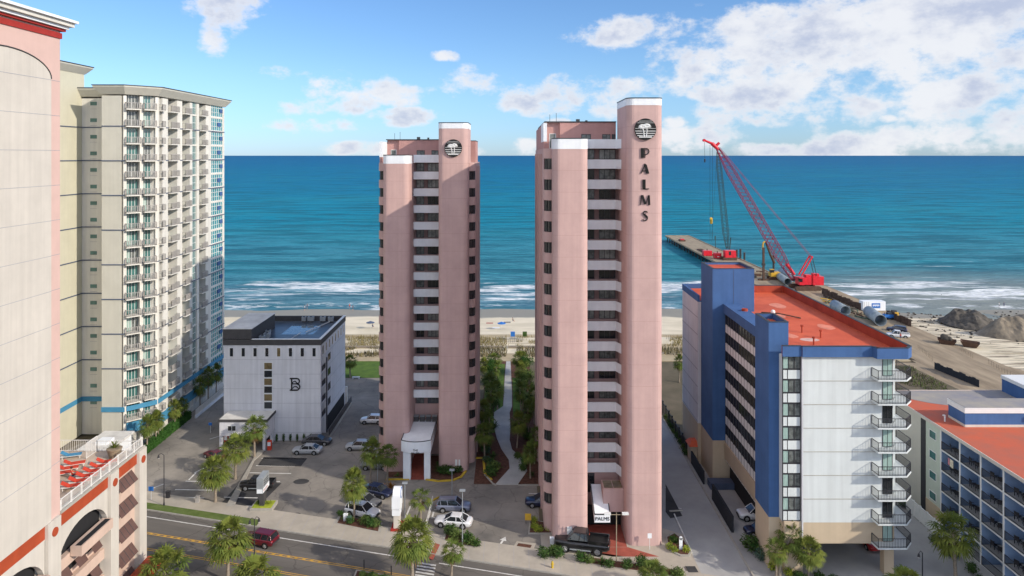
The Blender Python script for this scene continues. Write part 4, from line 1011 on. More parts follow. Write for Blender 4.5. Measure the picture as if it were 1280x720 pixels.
# portico
mb = MB(); mb.box(-47.6, -39.8, 113.0, 117.05, 4.85, 5.05, 'lightroof'); mb.box(-47.7, -39.7, 112.9, 113.0, 4.7, 5.1, 'darkgrey'); mb.box(-39.8, -39.68, 113.0, 117.05, 4.7, 5.1, 'darkgrey'); mb.build('portico_roof', inn)
mb = MB(); mb.box(-47.5, -42.4, 113.02, 113.2, 2.4, 4.69, 'greywhite'); mb.box(-42.4, -39.85, 113.02, 113.2, 3.4, 4.69, 'greywhite'); mb.box(-47.5, -47.3, 113.2, 117.0, 2.4, 4.69, 'greywhite'); mb.box(-40.05, -39.86, 113.21, 117.0, 1.9, 4.69, 'greywhite'); mb.build('portico_wall', inn)
window(inn, ((0, 113.02), (1, 0), (0, -1)), -46.2, -44.8, 3.2, 4.1, 'glass', 'whiteframe', nu=2)
for x, y in ((-47.3, 113.2), (-40.3, 113.2), (-40.2, 116.4)): MB().box(x - .22, x + .22, y - .15, y + .3, 0, 4.6, 'greywhite').build('portico_column', inn)
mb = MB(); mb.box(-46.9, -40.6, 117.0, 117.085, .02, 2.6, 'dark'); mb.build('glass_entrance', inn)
# side face: open stairs, windows
for k in range(4):
    z = 12.6 - k * 2.6
    m_ = MB(); m_.lb(fs, Y0 + .65, Y0 + 3.15, -1.15, -1.1, z - 1.3, z + .6, 'dark'); m_.lb(fs, Y0 + .62, Y0 + 3.18, -1.1, .0, z - 1.55, z - 1.3, 'greywhite'); 
    railing(m_, [(X1 - .05, Y0 + .65), (X1 - .05, Y0 + 3.15)], z - 1.3, .9, 'frame', step=.15, bar=.03)
    m_.build('stair_landing', inn)
    m_ = MB(); m_.lb(fs, Y0 + .7, Y0 + 3.1, -1.0, -.3, z - 1.45, z - 1.302, 'rail'); m_.build('stair_flight', inn)
    window(inn, fs, Y0 + 4.6, Y0 + 6.2, z - .6, z + .6, 'glass', 'frame')
for k in range(8):
    y = Y0 + 1.2 + k * 2.05; window(inn, fs, y, y + .7, 14.1, 15.6, 'glass', 'whiteframe', nu=1, t=.04, d=.04)
mb = MB(); mb.lb(fs, Y0 + 3.4, Y0 + 3.6, .02, .2, 0, 13, 'frame'); mb.build('downpipe', inn)
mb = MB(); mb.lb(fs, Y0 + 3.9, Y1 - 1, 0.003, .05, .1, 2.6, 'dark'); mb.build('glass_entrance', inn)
mb = MB(); mb.box(-31.05, -30.85, 117.6, 134, -.02, .5, 'kerb'); railing(mb, [(-30.95, 117.8), (-30.95, 134)], .5, 1.1, 'rail', step=.25, bar=.03, post=.08)
tag(mb.build('black_fence', org=(-31, 126, 0)), 'low black railing on a kerb along the side of the inn', 'fence')
mb = MB(); mb.box(-34.5, -31.9, 134.6, 135, 0, 3.2, 'whiterail'); tag(mb.build('screen_wall', org=(-33, 134.8, 0)), 'white screen wall at the rear corner of the inn', 'wall')

# ================================================================== blue and white hotel on the right
bh = thing('blue_hotel', 'blue and pale grey hotel with red roof and stacked corner balconies', 'hotel', (38, 90, 0))
YF = 79.6; ZR = 26.2
ff = ((0, YF), (1, 0), (0, -1)); fl = ((31.0, 0), (0, -1), (-1, 0))     # fl: u = -y
mb = MB()
mb.prism([(33.3, YF), (43.6, YF), (43.6, YF + 1.0), (44.35, YF + 1.0), (44.35, 116), (33.3, 116)], 6.0, ZR - 1.2, 'hotelwhite')
mb.build('wall', bh)
mb = MB(); mb.prism([(33.3, YF - .001), (43.6, YF - .001), (43.6, YF + .6), (33.3, YF + .6)], 3.6, 5.998, 'beige'); mb.box(31.2, 33.28, YF + .1, YF + 1.2, 0, 6.0, 'beige')
for x0, x1, y0, y1 in ((42.6, 43.7, YF + .05, YF + 1), (38.0, 38.8, YF + 8, YF + 9), (33.35, 34.0, YF + 8, YF + 9), (42.6, 43.4, YF + 8, YF + 9), (42.6, 43.4, YF + 18, YF + 19), (38, 38.8, YF + 18, YF + 19)): mb.box(x0, x1, y0, y1, 0, 3.7, 'beige')
mb.box(31.1, 44.1, YF + .7, 116, 3.7, 5.99, 'beige'); mb.build('garage_wall', bh)
mb = MB()
for k in range(8):
    z = 25.0 - .65 - 2.7 * (k + 1) + .5
    if z > 6.2: mb.lb(ff, 33.32, 43.5, .002, .03, z, z + .07, 'kerb')
mb.build('joint_line', bh)
MB().box(33.15, 33.299, YF - .05, YF + .3, 3.7, 25.0, 'greywhite').build('corner_strip', bh)
# narrow window column
mb = MB(); mb.box(31.0, 33.14, YF + .32, YF + 2, 6.0, 25.0, 'hotelwhite'); mb.build('wall', bh)
fw = ((0, YF + .32), (1, 0), (0, -1))
for k in range(8):
    z1 = 24.95 - 2.7 * k
    if z1 - 1.6 < 5.4: continue
    w_ = window(bh, fw, 31.02, 33.12, z1 - 1.5, z1, 'curtain', 'frame', nu=3, t=.09, d=.08); MB().lb(fw, 31.1, 31.7, .022, .04, z1 - 1.42, z1 - .1, 'curtaingreen').build('curtain', w_)
    m_ = MB(); m_.lb(fw, 31.02, 33.12, .0, .06, z1 - 2.7, z1 - 1.502, 'frame'); m_.lb(fw, 31.12, 31.55, .061, .08, z1 - 2.6, z1 - 1.6, 'hotelwhite'); m_.lb(fw, 31.65, 33.04, .061, .08, z1 - 2.6, z1 - 1.6, 'hotelwhite'); m_.build('spandrel_panel', bh)
# stair tower and lift tower
for nm, x0, x1, y0, y1, zt_, zl in (('stair_tower', 29.8, 32.1, 80.8, 85.3, 28.6, 6.0), ('lift_tower', 29.4, 35.5, 102.0, 108.2, 31.35, 6.2)):
    m_ = MB(); m_.box(x0, x1, y0, y1, zl, zt_ - .9, 'blue'); m_.box(x0, x1, y0, y0 + .25, zt_ - .9, zt_, 'blue'); m_.box(x0, x0 + .25, y0 + .25, y1, zt_ - .9, zt_, 'blue'); m_.box(x1 - .25, x1, y0 + .25, y1, zt_ - .9, zt_, 'blue'); m_.box(x0 + .25, x1 - .25, y1 - .25, y1, zt_ - .9, zt_, 'blue')
    o = m_.build(nm, bh)
    m2 = MB(); m2.box(x0 + .26, x1 - .26, y0 + .26, y1 - .26, zt_ - .9 + .002, zt_ - (.32 if nm == 'lift_tower' else .6), 'roofred'); m2.build('roof', o)
    m2 = MB(); m2.box(x0 - .04, x1 + .04, y0 - .04, y0 + .27, zt_ + .001, zt_ + .06, 'coping'); m2.box(x0 - .04, x0 + .27, y0 + .271, y1, zt_ + .001, zt_ + .06, 'coping'); m2.box(x1 - .27, x1 + .04, y0 + .271, y1, zt_ + .001, zt_ + .06, 'coping'); m2.box(x0 + .271, x1 - .271, y1 - .27, y1 + .04, zt_ + .001, zt_ + .06, 'coping'); m2.build('coping', o)
    m2 = MB(); m2.box(x0 + .02, x1 - .02, y0 + .02, y1, -.05, zl - .002, 'beige'); m2.build('base', o)
    if nm == 'lift_tower': MB().box(x0 + 3.05, x0 + 3.1, y0 - .02, y0, 26, zt_ - .1, 'navyline').build('joint_line', o)
# far block beyond the lift tower
m_ = MB(); m_.box(28.9, 36, 108.3, 118, 6.3, 25.2, 'greywhite'); m_.box(28.92, 36, 108.3, 118, 0, 6.29, 'beige'); m_.build('wall', bh)
m_ = MB(); m_.box(28.87, 36.1, 108.25, 118.1, 25.2, 25.4, 'blue'); m_.box(28.87, 29.2, 108.25, 118.1, 25.4, ZR, 'blue'); m_.box(29.2, 36.1, 117.8, 118.1, 25.4, ZR, 'blue'); m_.box(29.21, 36, 108.3, 117.79, 25.402, 25.46, 'roofred'); m_.build('parapet', bh)
m_ = MB()
for k in range(7): m_.box(28.87, 28.898, 108.35, 117.95, 22.7 - 2.7 * k, 22.82 - 2.7 * k, 'line')
m_.build('joint_line', bh)
# long window wall facing the driveway
m_ = MB(); m_.box(31.35, 33.3, 85.4, 101.98, 3.7, 25.0, 'hotelwhite'); m_.box(31.5, 33.3, 85.4, 101.98, 25, ZR, 'blue') ; m_.build('wall', bh)
m_ = MB(); m_.box(30.95, 31.5, 85.31, 101.97, 24.9, ZR + .02, 'blue'); m_.build('parapet', bh)
fL = ((31.35, 0), (0, -1), (-1, 0)); wi = 0; extra = MB()
for k in range(8):
    z1 = 24.75 - 2.68 * k; z0 = z1 - 1.5
    for j in range(14):
        y1_ = 101.85 - j * 1.18; y0_ = y1_ - 1.0
        tgt = None
        if j < 12:
            o = MB(); t = .06
            o.lb(fL, -y1_, -y0_, .0, .05, z0, z0 + t, 'frame'); o.lb(fL, -y1_, -y0_, .0, .05, z1 - t, z1, 'frame')
            for u in (-y1_, -(y0_ + y1_) / 2 - .03, -y0_ - .06): o.lb(fL, u, u + .06, 0.001, .049, z0 + t, z1 - t, 'frame')
            o.lb(fL, -y1_ + .01, -y0_ - .01, -.04, .02, z0 + .01, z1 - .01, 'glass'); o.build('window', bh)
        else:
            extra.lb(fL, -y1_, -y0_, 0, .03, z0, z1, 'glass')
    m_ = MB()
    for j in range(15): m_.lb(fL, -101.95 + j * 1.18 - .02, -101.95 + j * 1.18 + .06, .052, .115, z0 - 1.15, z1 + .03, 'frame')
    m_.lb(fL, -101.95, -85.4, .002, .10, z0 - 1.13, z0 - .05, 'whiteframe'); m_.build('spandrel_panel', bh)
extra.build('window', bh)['kind'] = 'stuff'
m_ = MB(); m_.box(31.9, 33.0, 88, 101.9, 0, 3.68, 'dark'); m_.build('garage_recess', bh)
# roof
m_ = MB(); m_.prism([(31.5, 80.0), (41.2, 80.0), (41.2, 79.0), (44.6, 79.0), (45.3, 79.6), (45.3, 116.3), (36.11, 116.3), (36.11, 108.3), (31.5, 108.3)], 25.0, 25.06, 'roofred'); m_.build('roof', bh)
# fascia / parapet ring
def wallseg(m_, a, b_, t, z0, z1, mo, mi_=None, e0=0, e1=0):
    (x0, y0), (x1, y1) = a, b_; L_ = math.hypot(x1 - x0, y1 - y0); u = ((x1 - x0) / L_, (y1 - y0) / L_); w_ = (u[1], -u[0]); f_ = (a, u, w_)
    m_.lb(f_, e0, L_ - e1, -t / 2, 0, z0, z1, mo); m_.lb(f_, e0, L_ - e1, -t, -t / 2 - .001, z0 + .0, z1, mi_ or mo)
    return f_, L_
ring = [(30.9, YF - .15), (33.1, YF - .15), (33.1, YF - .35), (41.07, YF - .35), (41.2, 78.5), (44.7, 78.5), (45.6, 79.4), (45.6, 116.6), (36.15, 116.6)]
m_ = MB(); cpn = MB()
for i, (a, b_) in enumerate(zip(ring[:-1], ring[1:])):
    if math.dist(a, b_) < .3: continue
    f_, L_ = wallseg(m_, a, b_, .30, 25.0, ZR, 'blue', 'parapetred'); cpn.lb(f_, 0, L_, -.33, .03, ZR + .001, ZR + .05, 'coping')
m_.hexa([(41.25, 78.55), (44.65, 78.55), (45.5, 79.4), (41.25, 79.5)], 24.96, 24.999, 'hotelwhite')
m_.build('parapet', bh); cpn.build('coping', bh)
m_ = MB(); m_.box(35.6, 36.1, 108.3, 116.5, 25.06, ZR, 'parapetred'); m_.build('parapet', bh)
# roof clutter
m_ = MB(); m_.tube((32.6, 97.5, 25.06), (32.6, 97.5, 26.5), .42, m='parapetred', n=14); m_.build('roof_vent', bh)
for x, y in ((36.0, 95), (34.4, 104), (37.5, 90), (38.8, 87.5), (36.5, 84.2), (33.2, 92.0)):
    m_ = MB(); m_.tube((x, y, 25.06), (x, y, 25.9), .10, m='parapetred', n=8); m_.tube((x, y, 25.85), (x, y, 26.05), .2, m='parapetred', n=10); m_.build('roof_vent', bh)
m_ = MB(); m_.path([(36.2, 101, 25.2), (37.8, 98.8, 25.55), (40.5, 97.6, 25.16)], [.09, .09, .09], 'rust'); m_.build('roof_cable', bh)
m_ = MB(); m_.ball((36.3, 96.8, 26.2), .32, 'whiteframe'); m_.tube((36.3, 96.8, 25.06), (36.3, 96.8, 26.0), .12, m='roofred'); m_.build('roof_vent', bh)
m_ = disc(37.0, 86.5, 1.2, .8, 25.075, mat('pale_roof_stain', (.62, .42, .36), .6, .2)); m_.build('roof_patch', bh)
rnd = random.Random(6)
for k_, (x, y, r_) in enumerate(((40.5, 106, 1.1), (38.2, 99.5, .8), (35.5, 88.5, .7), (42, 93, 1.0), (34.4, 82.6, .6))):
    pts_ = [(x + r_ * (1 + .4 * noise.noise(Vector((math.cos(a), math.sin(a), k_ * 3.1)))) * math.cos(a), y + 1.6 * r_ * (1 + .4 * noise.noise(Vector((math.cos(a), math.sin(a), k_ * 3.1)))) * math.sin(a)) for a in [i * .2618 for i in range(24)]]
    MB().sheet(pts_, 25.072 + k_ * .001, M['roofstain']).build('roof_patch', bh)
# balconies
for k in range(8):
    z = 22.72 - 2.7 * k; out = [(41.05, YF - .02), (41.15, 78.2), (44.4, 78.2), (45.55, 79.4), (45.55, 82.5)]
    m_ = MB(); m_.prism(out + [(44.37, 82.5), (44.37, YF + .98), (43.62, YF - .02)], z - .16, z, 'hotelwhite', bottom=True)
    s_ = m_.build('balcony', bh)
    m_ = MB(); ins = [(41.12, YF - .05), (41.22, 78.28), (44.37, 78.28), (45.48, 79.43), (45.48, 82.4)]; railing(m_, ins, z + .01, 1.05, 'rail', step=.17, bar=.028, post=.06); m_.build('railing', s_)
    rnd = random.Random(k); w_ = window(bh, ff, 42.35, 43.5, z + .05, z + 2.2, 'glass', 'frame', nu=2, t=.05, name='sliding_door')
    if k not in (2, 5, 6): MB().lb(ff, 42.42, 43.42, .022, .045, z + .1, z + 2.1, 'curtaingreen').build('curtain', w_)
# drive-side low wall, fence etc.
m_ = MB(); m_.box(27.9, 28.2, 88.5, 97.2, 0, 2.1, 'fabricblack'); tag(m_.build('screen_fence', org=(28, 92.5, 0)), 'long black screened fence between the driveway and the hotel lot', 'fence')
m_ = MB(); m_.box(27.9, 28.1, 101.5, 108.5, 0, 1.9, 'fabricblack'); tag(m_.build('screen_fence', org=(28, 105, 0)), 'short black screened fence beside the red capped gate pier', 'fence')
m_ = MB(); m_.box(28.5, 33, 99.8, 101.6, 0, .9, 'navyline'); tag(m_.build('blue_wall', org=(31, 101, 0)), 'low dark blue wall under the window wall of the hotel', 'wall')
t_ = thing('gate_pier', 'beige gate pier with a red sloping cap beside the driveway', 'gate pier', (28.4, 109.5, 0)); MB().box(27.9, 29.2, 108.6, 110.6, 0, 2.6, 'beige').build('pier', t_); m_ = MB(); m_.add([(27.6, 108.3, 2.6), (29.5, 108.3, 2.6), (29.5, 110.9, 2.6), (27.6, 110.9, 2.6), (28.1, 109.0, 3.3), (29.0, 109.0, 3.3), (29.0, 110.2, 3.3), (28.1, 110.2, 3.3)], [(3, 2, 1, 0), (4, 5, 6, 7), (0, 1, 5, 4), (1, 2, 6, 5), (2, 3, 7, 6), (3, 0, 4, 7)], 'roofred'); m_.build('cap', t_)
m_ = MB(); railing(m_, [(28.1, 112), (28.1, 132)], 0, 2.0, 'rail', step=.4, bar=.05, post=.12)
for i in range(9): m_.box(28.0, 28.2, 112 + i * 2.5, 112.2 + i * 2.5, 0, 2.3, 'rail')
tag(m_.build('black_fence', org=(28.1, 122, 0)), 'tall black fence with white gaps along the shrubs of the driveway', 'fence')

# ================================================================== red-roofed balcony block at lower right
rb = thing('red_roof_motel', 'weathered red roofed motel with blue balcony alcoves at lower right', 'motel', (60, 85, 0))
XF = 55.0; ZT = 13.3; fm = ((XF, 0), (0, -1), (-1, 0))     # u = -y, w towards -x
m_ = MB(); m_.box(57.2, 90, 58, 102.4, 0, 13.0, 'beige'); m_.box(XF, 57.19, 89.3, 102.4, 0, 13.0, 'palegreen'); m_.build('wall', rb)
m_ = MB(); m_.box(XF - .02, XF + 1, 93.7, 102.3, 0, 12.9, 'hotelgrey'); m_.box(XF - .03, XF + .5, 92.5, 93.6, 0, 12.9, 'frame'); m_.box(XF - .05, XF + .5, 89.35, 92.45, 0, 2.6, 'beige'); m_.build('wall', rb)
m_ = MB(); m_.prism([(XF - .25, 58), (90.2, 58), (90.2, 102.6), (XF - .25, 102.6)], 13.0, 13.3, 'roofred2', cap='roofred2'); m_.box(XF - .35, XF - .251, 58, 102.7, 12.95, 13.36, 'cream'); m_.box(XF - .35, 90.3, 102.601, 102.75, 12.95, 13.36, 'cream')
m_.build('roof', rb)
m_ = MB(); m_.prism([(58.5, 97.4), (62, 95.8), (64, 93.5), (70, 93.2), (90, 93), (90, 102.5), (56.3, 102.5), (56.0, 99.5)], 13.301, 13.33, 'roofpatch'); m_.build('roof_patch', rb)
m_ = MB(); m_.box(57.8, 76, 88.8, 92.2, 13.3, 15.1, 'blue'); m_.box(57.7, 76.1, 88.7, 92.3, 15.1, 15.75, 'whiteframe'); m_.box(57.78, 76, 88.78, 92.2, 13.31, 13.62, 'cream'); m_.box(57.8, 76, 88.8, 92.2, 15.752, 15.8, 'roofpatch'); m_.build('plant_room', rb)
m_ = MB(); m_.box(72, 80, 101 - 5, 102.3, 13.3, 15.2, 'blue'); m_.box(71.9, 80.1, 95.9, 102.4, 15.2, 15.7, 'whiteframe'); m_.build('plant_room', rb)
m_ = MB(); m_.box(65.5, 66.9, 88.5, 88.695, 14.2, 14.7, 'whiteframe'); m_.tube((66.2, 88.4, 14.45), (66.2, 88.49, 14.45), .2, m='coping', n=12); m_.build('wall_unit', rb)
for x, y in ((56.4, 90.7),):
    m_ = MB(); m_.tube((x, y, 13.3), (x, y, 14.1), .09, m='whiteframe'); m_.tube((x, y, 14.1), (x - .3, y - .1, 14.15), .09, m='whiteframe'); m_.build('roof_vent', rb)
for k in range(4): window(rb, fm, -91.7, -90.2, 12.2 - 1.3 - 2.65 * k, 12.0 - 2.65 * k, 'glassgreen', 'whiteframe', nu=1)
bays = [89.25 - 3.8 * i for i in range(8)]
for i in range(7):
    y1_, y0_ = bays[i], bays[i + 1]
    m_ = MB(); m_.lb(fm, -y1_ - .12, -y1_ + .12, -2.2, .04, 0, 12.95, 'whiteframe'); m_.build('fin_wall', rb)
    for k in range(5):
        z = 10.35 - 2.65 * k
        if z < 0: z = .05
        m_ = MB(); m_.lb(fm, -y1_ + .121, -y0_ - .121, -2.19, .02, z - .18 if z > .2 else z - .05, z, 'whiteframe'); s_ = m_.build('balcony', rb)
        m_ = MB(); m_.lb(fm, -y1_ + .122, -y0_ - .122, -2.18, -2.14, z + .002, z + 2.45, 'alcove'); m_.lb(fm, -y0_ - 1.6, -y0_ - .3, -2.138, -2.10, z + .05, z + 2.2, 'glass'); m_.lb(fm, -y1_ + .122, -y1_ + .15, -2.13, -.02, z + .002, z + 2.45, 'alcove'); m_.lb(fm, -y0_ - .15, -y0_ - .122, -2.13, -.02, z + .002, z + 2.45, 'alcove'); m_.build('alcove_wall', s_)
        m_ = MB(); railing(m_, [(XF - .0, y1_ - .15), (XF - .0, y0_ + .15)], z + .01, 1.05, 'rail', step=.14, bar=.03); m_.build('railing', s_)
t_ = MB(); t_.box(53.35, 53.5, 86.5, 94.0, 0.1, 2.0, 'whiteframe')
for i in range(6): t_.box(53.3, 53.55, 86.5 + i * 1.5, 86.65 + i * 1.5, 0, 2.1, 'whiteframe')
tag(t_.build('white_fence', org=(53.4, 90, 0)), 'solid white fence panel beside the side drive of the motel', 'fence')
# patio chairs and tables on the motel balconies
chm = MB()
for x in (-.25, .21):
    for y in (-.25, .21): chm.box(x, x + .05, y, y + .05, 0, .42, 'rail')
chm.box(-.28, .28, -.28, .28, .42, .46, 'rail'); chm.box(-.28, .28, .24, .29, .462, .95, 'rail'); chm.box(-.30, -.26, -.26, .24, .64, .68, 'rail'); chm.box(.26, .30, -.26, .24, .64, .68, 'rail')
cme = chm.mesh('patio_chair')
flr = ['top', 'fourth', 'third', 'second', 'ground']
for i in range(4):
    for k in range(4):
        z = 10.36 - 2.65 * k
        for j in range(2):
            o = bpy.data.objects.new('patio_chair', cme); col.objects.link(o); o.location = (XF + .9, bays[i] - 1.0 - 1.1 * j, z); o.rotation_euler.z = R(70 + 40 * j + 13 * i)
            tag(o, 'black patio chair on a %s floor balcony of the motel, in balcony column %s' % (flr[k], ['one', 'two', 'three', 'four'][i]), 'chair', 'patio chairs on motel balconies')
o = MB(); o.box(XF - .01, XF + .06, 86.8, 87.4, 8.9, 9.85, mat('pale_towel', (.62, .58, .45), .9, .3, 5)); o.box(XF - .01, XF + .06, 87.45, 87.8, 9.0, 9.85, mat('pink_towel', (.5, .2, .25), .9, .3, 5)); tag(o.build('beach_towel', org=(XF, 87, 9)), 'pale and pink towels hung on a motel balcony rail', 'towel')
# ================================================================== vegetation models
def palm_model(seed, rad=2.35, nf=46, dry=5, key='frond', trunk_h=5.0, tr=.17, lean=0.0):
    """fan palm: crown of fan fronds (petiole + folded leaflets), ringed tapering trunk"""
    rnd = random.Random(seed)
    root = thing('palm_tree', 'palm', 'palm tree')
    cr = MB(); top = Vector((lean * trunk_h, 0, trunk_h))
    for i in range(nf + dry):
        isdry = i >= nf
        t = i / nf if not isdry else 1.0
        elv = 78 - 128 * (t ** .85) + rnd.uniform(-9, 9) if not isdry else rnd.uniform(-75, -50)
        azm = i * 137.5 + rnd.uniform(-12, 12); Lp = rad * rnd.uniform(.50, .68) * (.8 if isdry else 1)
        d = Vector((math.cos(R(azm)) * math.cos(R(elv)), math.sin(R(azm)) * math.cos(R(elv)), math.sin(R(elv))))
        sag = Vector((0, 0, -1)); base = top + d * .10 + Vector((0, 0, .05))
        mid = base + d * Lp * .55 + sag * .03 * rad; end = base + d * Lp + sag * .14 * rad * math.cos(R(elv)) ** 2
        mk = 'frondbrown' if isdry else (key if rnd.random() < .8 else ('frond' if key != 'frond' else 'frondyellow'))
        cr.path([base, mid, end], [.028, .022, .014], mk, n=3)
        dd = (end - mid).normalized(); side = dd.cross(Vector((0, 0, 1)));
        if side.length < .1: side = Vector((math.sin(R(azm)), -math.cos(R(azm)), 0))
        side.normalize(); up = side.cross(dd).normalized(); nl = 13; LL = rad * rnd.uniform(.40, .50)
        for k in range(nl):
            a = R(-118 + 236 * k / (nl - 1) + rnd.uniform(-4, 4)); ld = (dd * math.cos(a) + side * math.sin(a) + up * (.18 if k % 2 else .05)).normalized(); ll = LL * (.62 + .38 * math.cos(a * .6)) * rnd.uniform(.88, 1.08)
            wv = ld.cross(up).normalized() * .082 * rad / 2.35
            p0 = end; p1 = end + ld * ll * .55 + sag * ll * .05; p2 = end + ld * ll + sag * ll * rnd.uniform(.22, .50)
            cr.add([p0 - wv * .3, p0 + wv * .3, p1 + wv, p1 - wv, p2 + wv * .2, p2 - wv * .2], [(0, 1, 2, 3), (3, 2, 4, 5)], mk)
    cr.build('crown', root)
    tm = MB(); pts = []; rs = []; n_ = 9
    for i in range(n_ + 1):
        t = i / n_; pts.append(Vector((lean * trunk_h * t * t, 0, trunk_h * t))); rs.append(tr * (1.45 - .45 * min(1, t * 4)) * (1 + (.25 if t > .82 else 0)) * rnd.uniform(.96, 1.04))
    tm.path(pts, rs, 'trunk', n=8)
    for i in range(16):      # old leaf bases under the crown
        a = i * 2.4; z = trunk_h * (.86 + .012 * i) ; c_ = Vector((lean * trunk_h * (z / trunk_h) ** 2, 0, z)); o_ = Vector((math.cos(a), math.sin(a), .9)).normalized()
        tm.tube(c_ + Vector((math.cos(a), math.sin(a), 0)) * tr * .8, c_ + Vector((math.cos(a), math.sin(a), 0)) * tr * .8 + o_ * .28, .05, .02, 'trunk', 4)
    tm.build('trunk', root)
    return root
def leafball(mb, c, r3, n, size, m, rnd, lump=.25, inner=True, seed=0):
    for i in range(n):
        v = Vector((rnd.gauss(0, 1), rnd.gauss(0, 1), rnd.gauss(0, 1))).normalized(); k = 1 + lump * noise.noise(v * 2.3 + Vector((seed, seed, 0))) * 2
        rr_ = (rnd.random() ** .25) * k * (.72 + .28 * rnd.random()) ; p = Vector((c[0] + v.x * r3[0] * rr_, c[1] + v.y * r3[1] * rr_, c[2] + v.z * r3[2] * rr_))
        if p.z < .02: p.z = .02 + rnd.random() * .1
        a = Vector((rnd.gauss(0, 1), rnd.gauss(0, 1), rnd.gauss(0, .6))).normalized(); b_ = a.cross((v + Vector((rnd.gauss(0, .5), rnd.gauss(0, .5), rnd.gauss(0, .5)))).normalized()).normalized(); s_ = size * rnd.uniform(.6, 1.3)
        mb.add([p - a * s_, p + b_ * s_ * .45, p + a * s_, p - b_ * s_ * .45], [(0, 1, 2, 3)], m)
def shrub_model(seed, m, m2=None, r3=(.8, .8, .6), n=420, size=.11, name='shrub', lump=.3):
    rnd = random.Random(seed); root = thing(name, 'shrub', 'shrub'); mb = MB()
    leafball(mb, (0, 0, r3[2] * .85), r3, n, size, m, rnd, lump, seed=seed)
    if m2: leafball(mb, (r3[0] * .2, -r3[1] * .2, r3[2] * 1.1), tuple(v * .8 for v in r3), n // 3, size, m2, rnd, lump, seed=seed)
    mb.build('foliage', root)
    t = MB()
    for i in range(6): t.tube((0, 0, 0), (rnd.uniform(-.5, .5) * r3[0], rnd.uniform(-.5, .5) * r3[1], r3[2] * 1.2), .03, .01, 'bark', 5)
    t.build('stem', root)
    return root
def spiky_model(seed, m, n=34, L=.9, name='spiky_plant'):
    rnd = random.Random(seed); root = thing(name, 'plant', 'plant'); mb = MB()
    for i in range(n):
        a = rnd.random() * 6.28; e = rnd.uniform(.35, 1.45); d = Vector((math.cos(a) * math.cos(e), math.sin(a) * math.cos(e), math.sin(e))); s_ = Vector((-math.sin(a), math.cos(a), 0)) * .045; ll = L * rnd.uniform(.7, 1.15)
        p0 = Vector((0, 0, .05)); p1 = p0 + d * ll * .6; p2 = p0 + d * ll + Vector((0, 0, -ll * .22)); mb.add([p0 - s_ * .6, p0 + s_ * .6, p1 + s_, p1 - s_, p2], [(0, 1, 2, 3), (3, 2, 4)], m)
    mb.build('foliage', root); MB().tube((0, 0, 0), (0, 0, .2), .08, .05, 'bark', 6).build('stem', root)
    return root
def tree_model(seed, hgt, rad, m, m2, n=2600, name='broadleaf_tree'):
    rnd = random.Random(seed); root = thing(name, 'tree', 'tree'); t = MB(); c = MB(); tips = []
    t.tube((0, 0, 0), (.1, 0, hgt * .45), .16, .11, 'bark', 8)
    for i in range(9):
        a = i * 2.4; e = rnd.uniform(.4, 1.3); L = rad * rnd.uniform(.7, 1.1); p0 = Vector((.1 * (i / 9), 0, hgt * rnd.uniform(.3, .5))); p1 = p0 + Vector((math.cos(a) * math.cos(e), math.sin(a) * math.cos(e), math.sin(e))) * L
        t.tube(p0, p1, .07, .03, 'bark', 6); tips.append(p1)
    tips.append(Vector((0, 0, hgt * .8))); tips.append(Vector((.2, .1, hgt * .92)))
    for i, p in enumerate(tips): r_ = rad * rnd.uniform(.34, .62); leafball(c, p, (r_, r_, r_ * .75), n // len(tips), .15, m if i % 3 else m2, rnd, .35, seed=seed + i)
    c.build('crown', root); t.build('trunk', root)
    return root
pD = palm_model(6, rad=2.15, nf=30, dry=12, key='frond')
pE = palm_model(7, rad=2.45, nf=38, dry=2, key='frondyellow')
pA = palm_model(1, key='frondyellow'); pB = palm_model(2, rad=2.2, nf=40, key='frond'); pC = palm_model(3, rad=2.5, nf=52, key='frondyellow', dry=9); pY = palm_model(4, rad=1.6, nf=22, dry=2, key='frond', trunk_h=3.4, tr=.12)
pL = palm_model(5, rad=1.9, nf=34, key='frond', dry=4, trunk_h=4.6, lean=.42, tr=.2)
def palm(px, py, hc, model, label, group='palm trees', rot=0, s=1.0, xy=None, z0=0):
    """px,py: foot on the ground; hc: height of crown centre"""
    x, y = xy if xy else g(px, py, z0)
    base = {pD.name: 5, pE.name: 5, pA.name: 5, pB.name: 5, pC.name: 5, pY.name: 3.4, pL.name: 4.6}[model.name]
    o = place(model, USED, (x, y, z0), rot, (s, s, (hc + .15) / base), label, group); rv = random.Random(int(x * 31 + y * 17)); o.rotation_euler.x = rv.gauss(0, .045); o.rotation_euler.y = rv.gauss(0, .045); return o
GS = 'street palms'
palm(284.7, 727, 4.8, pC, 'big palm on the near side of the road, left of the maroon car', GS, .3, 1.05)
palm(0, 0, 5.2, pA, 'palm cut by the bottom edge beside the orange awning of the parking podium', GS, 1.4, 1.15, xy=(-35.8, 71.5))
palm(0, 0, 5.0, pC, 'palm cut by the bottom edge, just right of the big palm and black lamp', GS, 2.2, 1.12, xy=(-26.2, 70.3))
palm(515, 730, 5.1, pC, 'large round headed palm in the median beside the crosswalk', GS, 4.0, 1.06)
palm(564, 722, 2.9, pD, 'smaller ragged palm in the median right of the crosswalk', GS, 5.0, .72)
palm(0, 0, 2.4, pB, 'small palm in the foreground planting below the tall pink tower', GS, 2.0, .8, xy=(15.6, 76.2))
GL = 'palms in the left lot'
palm(269.4, 628.4, 4.4, pC, 'nearest of three palms on the lot island left of the grey pylon sign', GL, 1.0, .98)
palm(294, 599, 4.6, pE, 'middle of three palms on the lot island, left of the black pickup', GL, 2.6, .95)
palm(318, 572, 4.7, pD, 'farthest palm of the lot island, in front of the white portico', GL, 3.9, 1.0)
palm(443, 648, 4.7, pC, 'palm in the hedge beside the white SUV', GL, .9, .74)
